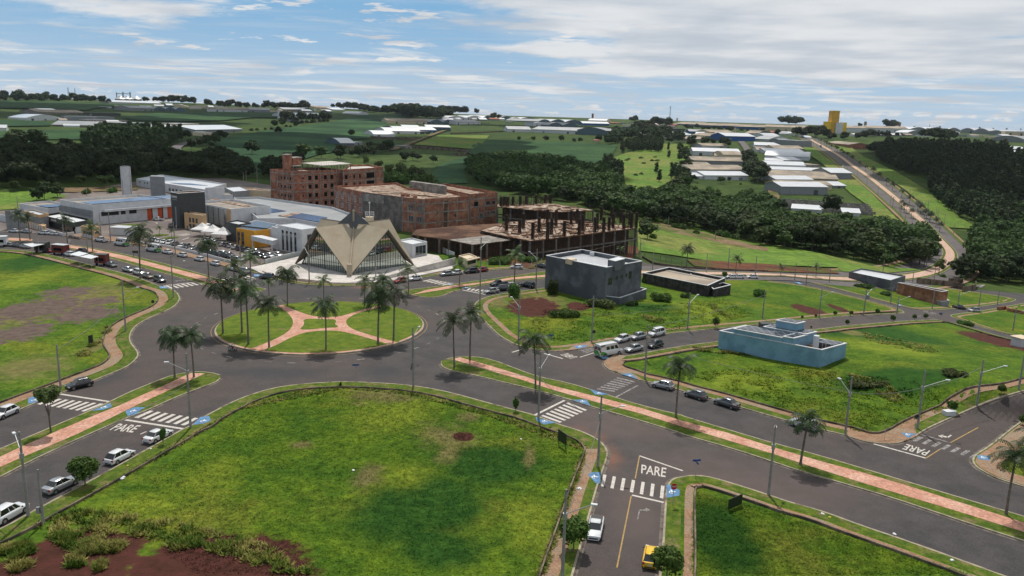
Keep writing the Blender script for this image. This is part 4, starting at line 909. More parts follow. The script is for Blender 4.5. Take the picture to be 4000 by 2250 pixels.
for u in (.21,.39,.56,.74): H10.win(i,u,h*.45,H10.face(i)[3]*.1,h*.78,m_white,m_glass,0)
j=H10.k((2125,722),(2400,690)); H10.win(j,.4,h*.65,1.6,2.,m_dgrey,m_glass,1)
hb('link_block','narrow white block joining the orange block and the glazed block','d1',[(1692,680),(1785,700),(1850,690)],(1785,1020),(1785,700),m_white,m_white,.3)
cz=zof('d1',(1710,1090),(1710,885)); P=Rp('d1',[(1400,812),(1710,885),(1790,862),(1560,805)],cz); cc=Vector((*P[0],0)).lerp(Vector((*P[2],0)),.5)
ct_=thing('porch_canopy','thick white porch canopy in front of the orange wall','canopy',cc); mb=MB(); mb.prism([(q[0]-cc.x,q[1]-cc.y) for q in P],cz-1.5,cz); mb.build('slab',m_white,ct_); mb=MB(); 
for q in P[:3]: mb=MB(); mb.tube(((q[0]-cc.x)*.9,(q[1]-cc.y)*.9,0),((q[0]-cc.x)*.9,(q[1]-cc.y)*.9,cz-1.5),.2,n=8); mb.build('column',m_white,ct_)
H11=hb('rear_hall','very wide white flat-roofed hall with blue solar fields behind the main block','d1',[(1500,560),(1990,560),(2560,660),(3250,640),(2560,395),(1500,250),(1150,262)],(2000,770),(1990,570),m_white,m_roofg,.9)
pv(H11,'d1',[(1690,415),(1910,455),(1690,482),(1600,440)],H11.zt-.7); pv(H11,'d1',[(1925,540),(2120,487),(2500,548),(2380,612)],H11.zt-.6)
mb=MB(); mb.prism(Rp('d1',[(1790,520),(2090,475),(2120,487),(1925,540)],H11.zt-.6),H11.zt-.9,H11.zt-.6); H11.part('roof_strip',mb,m_slab)
hb('rear_block','white rear block with a sunken terrace behind the dark tower','d1',[(742,120),(780,125),(1018,115)],(780,420),(780,125),m_white,m_floor,.4)
hb('rear_block','low white rear wing under the sunken terrace block','d1',[(732,215),(1140,222),(1190,200)],(1140,420),(1140,222),m_white,m_rooft,.3)
hb('rear_block','grey rear block with a pale metal roof right of the terrace block','d1',[(1020,120),(1145,178),(1372,160)],(1145,420),(1145,178),m_mgrey,m_roofm,.2)
hb('rear_block','cream rear block against the tall brick shell','d1',[(1180,110),(1400,155),(1690,168)],(1400,350),(1400,155),m_cream,m_slab,.4)
hb('sloped_shed','small shed with a white sloping roof at the foot of the brick shell','d1',[(1860,285),(2035,355),(2138,345)],(2035,430),(2035,355),m_mgrey,m_roofw,.0)
HB=hb('hospital_annex','white two-storey annex with a grey stair tower at the back left','a0',[(1284,962),(1925,1062),(2136,1008)],(1925,1160),(1925,1062),m_white,m_roofm,.7)
i=HB.k((1284,962),(1925,1062)); h=HB.zt
for u in (.33,.42,.52,.57,.62,.68,.9): HB.win(i,u,h*.45,1.9,1.4,m_dgrey,m_glass,1)
for u in (.06,.14,.18): HB.win(i,u,h*.72,1.0,.8,m_dgrey,m_glass,0)
pv(HB,'a0',[(1600,998),(1700,1012),(1960,1025),(1800,1005)],h-.5)
zt=zof('a0',(1415,1160),(1415,938)); mb=MB(); mb.prism(Rp('a0',[(1412,938),(1552,945),(1545,930),(1430,928)],zt),0,zt); HB.part('stair_tower',mb,m_mgrey)
# water tower
def cyl_thing(name,label,cat,base,top,wpx,t,m,cap=None):
    b_=G1(*T(t,base)[0]); h=hgt(T(t,base)[0],T(t,top)[0]); d=b_.length; r=wpx/2/TILE[t][2]/FPX*math.hypot(b_.x,b_.y)
    o=thing(name,label,cat,b_); mb=MB(); mb.tube((0,0,-.5),(0,0,h),r,r,28); mb.build('shaft',m,o); return o,r,h
o,r,h=cyl_thing('water_tower','tall white cylindrical water tower behind the hospital','water tower',(1203,1150),(1183,845),80,'a0',m_white)
mb=MB(); mb.tube((0,0,h),(0,0,h+.25),r*1.03,r*.6,28)
for k in range(12): a=k/12*6.283; mb.tube((r*math.cos(a),r*math.sin(a),h),(r*math.cos(a),r*math.sin(a),h+1.2),.05,n=4)
mb.build('railing',m_dgrey,o); mb=MB(); mb.box((-r*.4,-r*.93,h*.35),(.12,.1,h*.5)); 
for s_ in(-1,1): mb.tube((r*.95+s_*.2,-r*.3,1),(r*.95+s_*.2,-r*.3,h+1),.05,n=4)
mb.build('ladder',m_dgrey,o)
o,r,h=cyl_thing('roof_water_tank','cream round water tank with a white railing behind the chapel roof','water tank',(1075,420),(1075,112),78,'b1',m_cream)
mb=MB()
for k in range(10): a=k/10*6.283; a2=(k+1)/10*6.283; c_=lambda a,z:(r*1.05*math.cos(a),r*1.05*math.sin(a),z); mb.tube(c_(a,h),c_(a,h+1.6),.06,n=4); mb.tube(c_(a,h+1.6),c_(a2,h+1.6),.06,n=4); mb.tube(c_(a,h+.8),c_(a2,h+.8),.04,n=4)
mb.tube((0,0,h),(0,0,h+4.5),.12,n=6); mb.box((0,0,h+4.7),(.5,.5,.5)); mb.build('railing',m_white,o)
# ================= brick shells =================
def grid(b,i,floors,cols,m=m_conc,fh=None,z0=0,th=.14,cw=.35):
    a,e,nr,l=b.face(i); rz=math.atan2(e.y,e.x); mb=MB(); H=b.zt-b.zb
    for f in floors: q=a+e*(l/2)+nr*(th/2-.01); mb.box((q.x,q.y,b.zb+f),(l,th,.45),rz)
    for c in cols: q=a+e*(l*c)+nr*(th/2+.01-.01); mb.box((q.x,q.y,b.zb+H/2),(cw,th+.02,H-.02),rz)
    return b.part('concrete_frame',mb,m)
zt=zof('d3',(245,650),(245,243)); FL=(zt)/4.35
BA=Bld('brick_shell','five-level unfinished red brick shell with rows of dark window holes','unfinished building',para('d3',(13,218),(245,243),(790,222),zt),0,zt,m_brick,m_floor,1.0)
i=BA.fidx(*Rp('d3',[(13,218),(245,243)],zt)); j=BA.fidx(*Rp('d3',[(245,243),(790,222)],zt))
grid(BA,i,[FL*k for k in (1,2,3,4)],[.01,.34,.56,.78,.99]); grid(BA,j,[FL*k for k in (1,2,3,4)],[.01,.27,.40,.54,.70,.85,.99])
def hole(b,i,u,z,w,h): return b.win(i,u,z,w,h,m_conc,m_dark,0,'window_opening')  # openings shown as near-black panels; the inner shade is in the colour
flip=lambda u:u
for f in range(4):
    z=FL*(f+.52)
    for u in (.52,.67,.80,.92): hole(BA,i,u,z,1.25,1.5)
    hole(BA,i,.38,z+.2,.5,1.8)
    for u,w,hh_ in ((.20,.9,.9),(.33,1.9,2.1),(.455,1.9,2.1),(.55,.9,.9),(.63,1.9,2.1),(.76,1.9,2.1),(.86,.9,.9)): hole(BA,j,u,z,w,hh_)
def sub(b,poly,z0,z1,m,name,capm=None):
    mb=MB(); mb.prism(poly,z0,z1); o=b.part(name,mb,m)
    if capm: mb=MB(); mb.prism(inset(ccw(poly),-.2),z1+.003,z1+.3); b.part('slab',mb,capm,o)
    return o
z1=zt+FL*1.75; sub(BA,para('d3',(142,68),(200,72),(245,66),z1),zt-1.2,z1,m_brick,'stair_tower',m_conc)
z1=zt+FL*1.3; sub(BA,para('d3',(195,98),(258,106),(350,98),z1),zt+FL*.5,z1,m_brick,'tank_room',m_conc)
z1=zt+FL*.55; P=para('d3',(350,152),(560,180),(872,158),z1); mb=MB(); mb.prism(P,z1-.35,z1); BA.part('roof_slab',mb,m_plaza)
mb=MB(); P=ccw(P)
for k in range(4):
    A2,B2=Vector(P[k]),Vector(P[(k+1)%4])
    for f in np.linspace(0,1,7): q=A2.lerp(B2,f); q=q.lerp((Vector(P[0])+Vector(P[2]))/2,.03); mb.tube((*q,zt-1),(*q,z1-.35),.2,n=4,sm=False)
    for f in np.linspace(0,1,14): q=A2.lerp(B2,f); mb.tube((*q,z1),(*q,z1+1.1),.04,n=4)
    mb.tube((*A2,z1+1.1),(*B2,z1+1.1),.05,n=4)
BA.part('columns',mb,m_conc)
P=para('d3',(198,180),(258,186),(350,178),zt+FL*.5); mb=MB(); mb.prism(P,zt+FL*.5-.3,zt+FL*.5)
for q in P: mb.tube((*q,zt-1),(*q,zt+FL*.5),.22,n=4,sm=False)
BA.part('tank_stand',mb,m_conc)
BW=Bld('brick_wing','right wing of the tall brick shell with open bays','unfinished building',para('d3',(782,224),(1213,194),(1110,172),zt)if 0 else Rp('d3',[(785,224),(1213,196),(1060,168),(860,172)],zt+.3),0,zt+.3,m_brick,m_plaza,1.0)
i=BW.fidx(*Rp('d3',[(785,224),(1213,196)],zt+.3)); grid(BW,i,[FL*k for k in (1,2,3,4)],[.0,.14,.34,.55,.77,.99])
for f in (2,3):
    z=FL*(f+.52)
    for u,w,hh_ in ((.07,2.2,2.2),(.17,.8,.8),(.26,1.5,2.),(.40,1.5,2.),(.50,.8,.9),(.66,6.5,2.9)): hole(BW,i,u,z,w,hh_)
# lower brick building
zt=zof('d3',(1640,905),(1640,535)); FB=zt/3.35
BB=Bld('brick_building','three-level unfinished brick building with a dusty flat roof behind the chapel','unfinished building',Rp('d3',[(690,396),(995,460),(1410,513),(1640,535),(2125,504),(1880,440),(1490,420),(1350,360)],zt),0,zt,m_brick,m_slab,.9)
fi=lambda x,y:BB.fidx(*Rp('d3',[x,y],zt))
a1_=fi((690,396),(995,460)); a2_=fi((995,460),(1410,513)); a3_=fi((1410,513),(1640,535)); a4_=fi((1640,535),(2125,504))
grid(BB,a1_,[FB*.95,FB*1.9,FB*2.8],[.01,.36,.66,.99]); grid(BB,a3_,[FB,FB*2,FB*2.85],[.02,.3,.62,.98]); grid(BB,a4_,[FB,FB*2.0,FB*2.85],[.01,.30,.42,.52,.72,.99])
BB.panel('plaster',a2_,.0,1.,0,zt-.02,m_concd,.12); BB.panel('plaster_patch',a2_,.02,.55,zt-3.6,zt-.5,m_conc,.16)
for f,z in ((0,FB*2.4),(1,FB*1.45)):
    for u in (.12,.30,.55,.74,.92): BB.win(a1_,u,z,1.9,2.1,m_white,m_glass,2)
for z in (FB*2.35,FB*1.3): hole(BB,a2_,.72,z,2.6,2.2)
for z in (FB*2.4,FB*1.35):
    for u in (.42,.82): BB.win(a3_,u,z,2.4,2.,m_mgrey,m_glass,1)
hole(BB,a4_,.68,FB*1.55,.7,1.2); BB.panel('recess',a4_,.43,.51,0,zt-1.2,m_form,.04)
z1=zt+2.6; P=Rp('d3',[(1490,348),(1870,398),(1885,390),(1520,340)],z1); sub(BB,P,zt-1,z1,m_conc,'roof_box')
for (x,y) in ((1420,497),(1470,500),(1550,512)): q=Rp('d3',[(x,y)],zt-.5)[0]; mb=MB(); mb.box((*q,zt-.4),(1.6,1.2,1.)); BB.part('brick_stack',mb,m_brick)
mb=MB()
for k in range(14): q=Rp('d3',[(1150+k*48,455+k*5+random.uniform(-12,12))],zt-.8)[0]; mb.box((*q,zt-.82),(random.uniform(4,9),.25,.12),R(-20+random.uniform(-6,6)))
BB.part('timber',mb,m_form)
z2=zt+.4; BC=Bld('brick_block','right-hand brick block with white-framed windows beside the construction deck','unfinished building',Rp('d3',[(2130,482),(2424,462),(1880,370),(1700,392)],z2),0,z2,m_brick,m_slab,1.1)
i=BC.fidx(*Rp('d3',[(2130,482),(2424,462)],z2)); grid(BC,i,[FB,FB*2.1,FB*2.9],[.01,.3,.52,.99])
hole(BC,i,.22,FB*2.35,2.4,2.4); BC.win(i,.65,FB*2.4,2.2,1.5,m_mgrey,m_glass,1); BC.win(i,.86,FB*2.4,1.8,1.5,m_mgrey,m_glass,1); BC.win(i,.42,FB*1.1,2.,2.5,m_white,m_glass,2); BC.win(i,.66,FB*1.35,1.2,1.5,m_white,m_glass,1); BC.win(i,.84,FB*1.35,2.6,1.5,m_white,m_glass,3)
# ---- construction deck ----
m_shut_and_shade=mat('shuttered column and deck shade',(.030,.025,.022),(.065,.045,.035),2.5,.95,0,spec=.1,fine=3)
zd=zof('d2',(1320,885),(1320,672))
def deck(name,label,pts,z,th,m,edge=m_form,cols=0,legs=None,props=True,zg=None):
    P=ccw(Rp('d2',pts,z)); c=Vector((sum(q[0] for q in P)/len(P),sum(q[1] for q in P)/len(P),0)); zg=h1(c.x,c.y) if zg is None else zg; c.z=zg
    t=thing(name,label,'building site',c); mb=MB(); L2=[(q[0]-c.x,q[1]-c.y) for q in P]; mb.prism(L2,z-th-c.z,z-c.z,1,0); mb.build('slab',[m,edge],t)
    mb=MB(); mc=MB(); n=len(L2); core=MB(); I=inset(L2,2.2); core.prism(I,-3,z-th-c.z-.05); core.build('shade_core',m_shut_and_shade,t)  # solid dark filling under the deck, in place of the shade there
    for k in range(n):
        a,b_=Vector(L2[k]),Vector(L2[(k+1)%n]); l=(b_-a).length; e=(b_-a)/l; inn=Vector((-e.y,e.x))
        for s in np.arange(.3,l,.55):
            q=a+e*(s+random.uniform(-.15,.15))+inn*.3; g=h1(q.x+c.x,q.y+c.y)-c.z-.3; mb.tube((q.x+random.uniform(-.1,.1),q.y,g),(q.x,q.y,z-th-c.z),.06,n=4,cap=False,sm=False)
        for s in np.arange(0,l,6.2):
            q=a+e*s+inn*.15; g=h1(q.x+c.x,q.y+c.y)-c.z-.5; mc.box((q.x,q.y,(z-c.z-th+g)/2),(.55,.55,z-c.z-th-g),math.atan2(e.y,e.x))
        g=h1(a.x+c.x,a.y+c.y)-c.z
        if z-c.z-g>6: m_=(a+b_)/2; mc.box((m_.x+inn.x*.1,m_.y+inn.y*.1,z-c.z-4.3),(l,.35,.5),math.atan2(e.y,e.x))
    mb.build('props',m_form,t); mc.build('columns',m_concd,t); return t,c,P
tD,cD,PD=deck('construction_deck','large dusty concrete deck bristling with timber-shuttered columns','building site' and [(780,560),(960,600),(1320,674),(2485,532),(2300,500),(1500,430),(1100,468)],zd,.45,m_slab)
tB,cB,PB=deck('shutter_deck','low rust-brown mesh deck on timber props in front of the brick building',[(20,605),(70,552),(650,500),(1110,478),(800,560),(1180,655),(430,662)],zd-1.2,.3,m_rust)
tC,cC,PC=deck('grey_deck','low grey concrete deck strip at the front of the construction site',[(430,662),(690,716),(1195,656),(950,604)],zd-1.1,.35,m_conc)
zu=zd+3.1; tU,cU,PU=deck('upper_deck','upper pale concrete deck with rust-stained edge at the back of the construction site',[(960,300),(1600,358),(2012,338),(1540,262),(1250,278),(960,272)],zu,.4,m_slab,zg=zd)
colp=[(1058,560),(1202,590),(1243,535),(1345,650),(1413,580),(1508,655),(1505,490),(1550,600),(1690,620),(1853,605),(1765,490),(1890,560),(2025,580),(2048,540),(2120,575),(2180,560),(2225,530),(2095,450),(2210,440),(2308,480),(2338,545),(2405,500),(2425,530),(2478,530),(1600,505),(1830,475)]
def shutter(q,h,z,label,seed):
    rg=random.Random(seed); t=thing('shuttered_column',label,'column form',(q[0],q[1],z),R(-20),'shuttered columns on the construction deck'); mb=MB(); mb.box((0,0,h/2),(.85,.85,h)); 
    k=.3
    while k<h: mb.box((0,0,k),(1.2,1.2,.15)); k+=.55
    mb.build('formwork',m_shut_and_shade,t); mb=MB()
    for s in range(5): a=s*1.26+rg.uniform(-.3,.3); d=rg.uniform(1.6,3.2); mb.tube((math.cos(a)*d,math.sin(a)*d,.02),(0,0,h*rg.uniform(.55,.9)),.08,n=4,cap=False,sm=False)
    mb.build('brace',m_form,t)
for k,(x,y) in enumerate(colp): q=Rp('d2',[(x,y)],zd)[0]; shutter(q,5.3+random.uniform(-.5,.6),zd,'dark shuttered column with slanting timber braces on the pale construction deck',k)
for k,(x,y) in enumerate([(1000,290),(1035,285),(1070,290),(1130,285),(1208,280),(1275,275),(1380,268),(1485,262),(1540,262)]): q=Rp('d2',[(x,y)],zu)[0]; shutter(q,3.6,zu,'dark shuttered column on the upper deck at the back of the site',50+k)
mb=MB(); 
for k in range(190): 
    x=random.uniform(400,1560); y=250-(1560-x)*.09+random.uniform(-6,8) if x<960 else random.uniform(225,285); q=Rp('d2',[(x,y)],zu)[0]; h=random.uniform(2.5,4.2)
    mb.tube((q[0],q[1],zu-1),(q[0]+random.uniform(-.2,.2),q[1],zu+h-1),.07,n=4,cap=False,sm=False)
o=mb.build('timber_props',m_rust); o['kind']='stuff'; o['label']='thicket of upright rusty props along the back of the construction site'; o['category']='scaffold props'
mb=MB(); rg=random.Random(5)
for k in range(150):
    q=Rp('d2',[(rg.uniform(900,2400),rg.uniform(470,640))],zd)[0]
    if inside(q,PD): mb.box((q[0],q[1],zd+rg.uniform(.08,.3)),(rg.uniform(1.5,5),rg.uniform(.2,1.2),rg.uniform(.1,.5)),rg.uniform(0,3))
for k in range(60):
    q=Rp('d2',[(rg.uniform(980,2000),rg.uniform(270,350))],zu)[0]
    if inside(q,PU): mb.box((q[0],q[1],zu+.1),(rg.uniform(1.5,5),rg.uniform(.3,1.5),.2),rg.uniform(0,3))
o=mb.build('timber_scraps',m_form); o['kind']='stuff'; o['label']='loose boards and rubble lying over the pale construction decks'; o['category']='rubble'
# red earth under the site
sheet('site_earth',T('d2',(430,860),(800,900),(1320,985),(1480,960),(2400,900),(2560,760),(2000,640),(700,740)),.26,m_redf,step=20)
# ================= far industrial estates =================
WM={'w':m_white,'g':m_mgrey,'t':m_teal,'b':m_bluew,'c':m_cream,'k':m_brick,'d':m_dgrey,'y':m_yelt,'o':m_conc}
RM={'w':m_roofw,'m':m_roofm,'g':m_roofg,'t':m_rooft,'r':m_roofr,'d':m_dgrey}
def wh(t,ax,ay,bx,by,hp,D,kind,wm,rm,label,name='warehouse',cat='warehouse'):
    (pa,pb)=T(t,(ax,ay),(bx,by)); A=G1(*pa); B=G1(*pb); e=(B-A); e.z=0; l=e.length; e/=l; n=Vector((-e.y,e.x,0))
    if n.y<0: n=-n
    mid=(A+B)/2; s=TILE[t][2]; h=max(2.5,hp/s/FPX*math.hypot(mid.x,mid.y)); zb=min(A.z,B.z); D=D*(1.3 if t in('a2','a3') else 1.7) if D<=50 else D
    if kind=='arch' and D>=60 and 'arch' in label: kind='front'
    th=thing(name,label,cat,(mid.x,mid.y,zb),math.atan2(e.y,e.x)); w=MB(); r=MB(); hl=l/2; dv=D if n.dot(Vector((-e.y,e.x,0)))>0 else -D
    if kind=='flat':
        w.prism([(-hl,0),(hl,0),(hl,dv),(-hl,dv)],-4,h); r.prism([(-hl+.3,.3*np.sign(dv)),(hl-.3,.3*np.sign(dv)),(hl-.3,dv*.98),(-hl+.3,dv*.98)],h,h+.15)
    elif kind=='front':
        nb=max(1,round(l/45)); 
        for b_ in range(nb):
            x0=-hl+l*b_/nb; x1=-hl+l*(b_+1)/nb; rise=min(6.,(x1-x0)*.2); S_=[(x0+(x1-x0)*i/8,h*.72+rise*math.sin(math.pi*i/8)) for i in range(9)]; P=[(x0,-4)]+S_+[(x1,-4)]; m=len(P)
            w.add([(x,0,z) for x,z in P]+[(x,dv,z) for x,z in P],[tuple(range(m))[::-1],tuple(range(m,2*m)),(0,1,m+1,m),(m-2,m-1,2*m-1,2*m-2)])
            m=9; r.add([(x,-.6*np.sign(dv),z+.15) for x,z in S_]+[(x,dv,z+.15) for x,z in S_],[(i,i+1,m+i+1,m+i)[::-1] for i in range(m-1)])
    else:
        k={'gable':2,'arch':8}[kind]; rise=min(abs(dv)*(.10 if kind=='gable' else .16),5.5)
        prof=[(f,rise*(1-abs(2*f-1)) if kind=='gable' else rise*math.sin(math.pi*f)) for f in [i/k for i in range(k+1)]]
        side=[(f*dv,h+z) for f,z in prof]
        P=[(0,-4)]+side+[(dv,-4)]; m=len(P)
        w.add([(-hl,y,z) for y,z in P]+[(hl,y,z) for y,z in P],[tuple(range(m)),tuple(range(m,2*m))[::-1],(0,1,m+1,m),(m-2,m-1,2*m-1,2*m-2)])
        o=.5
        S_=[((f*1.04-.02)*dv,h+z+.12) for f,z in prof]; m=len(S_)
        r.add([(-hl-o,y,z) for y,z in S_]+[(hl+o,y,z) for y,z in S_],[(i,i+1,m+i+1,m+i) for i in range(m-1)]); r.add([(-hl-o,y,z-.25) for y,z in S_]+[(hl+o,y,z-.25) for y,z in S_],[(m+i,m+i+1,i+1,i) for i in range(m-1)])
        r.add([(-hl-o,S_[0][0],S_[0][1]),(hl+o,S_[0][0],S_[0][1]),(hl+o,S_[0][0],S_[0][1]-.4),(-hl-o,S_[0][0],S_[0][1]-.4)],[(0,1,2,3)])
    w.build('wall',WM[wm],th); r.build('roof',RM[rm],th)
    if h*FPX/mid.length>8:
        k=max(1,int(l/16)); sg=-.06*np.sign(dv)
        for i in range(k):
            if random.random()<.6: d=MB(); d.box((-hl+l*(i+.5)/k,sg,h*.3),(min(4,l*.2),.14,h*.6)); d.build('door',m_dgrey if random.random()<.6 else m_mgrey,th)
    return th
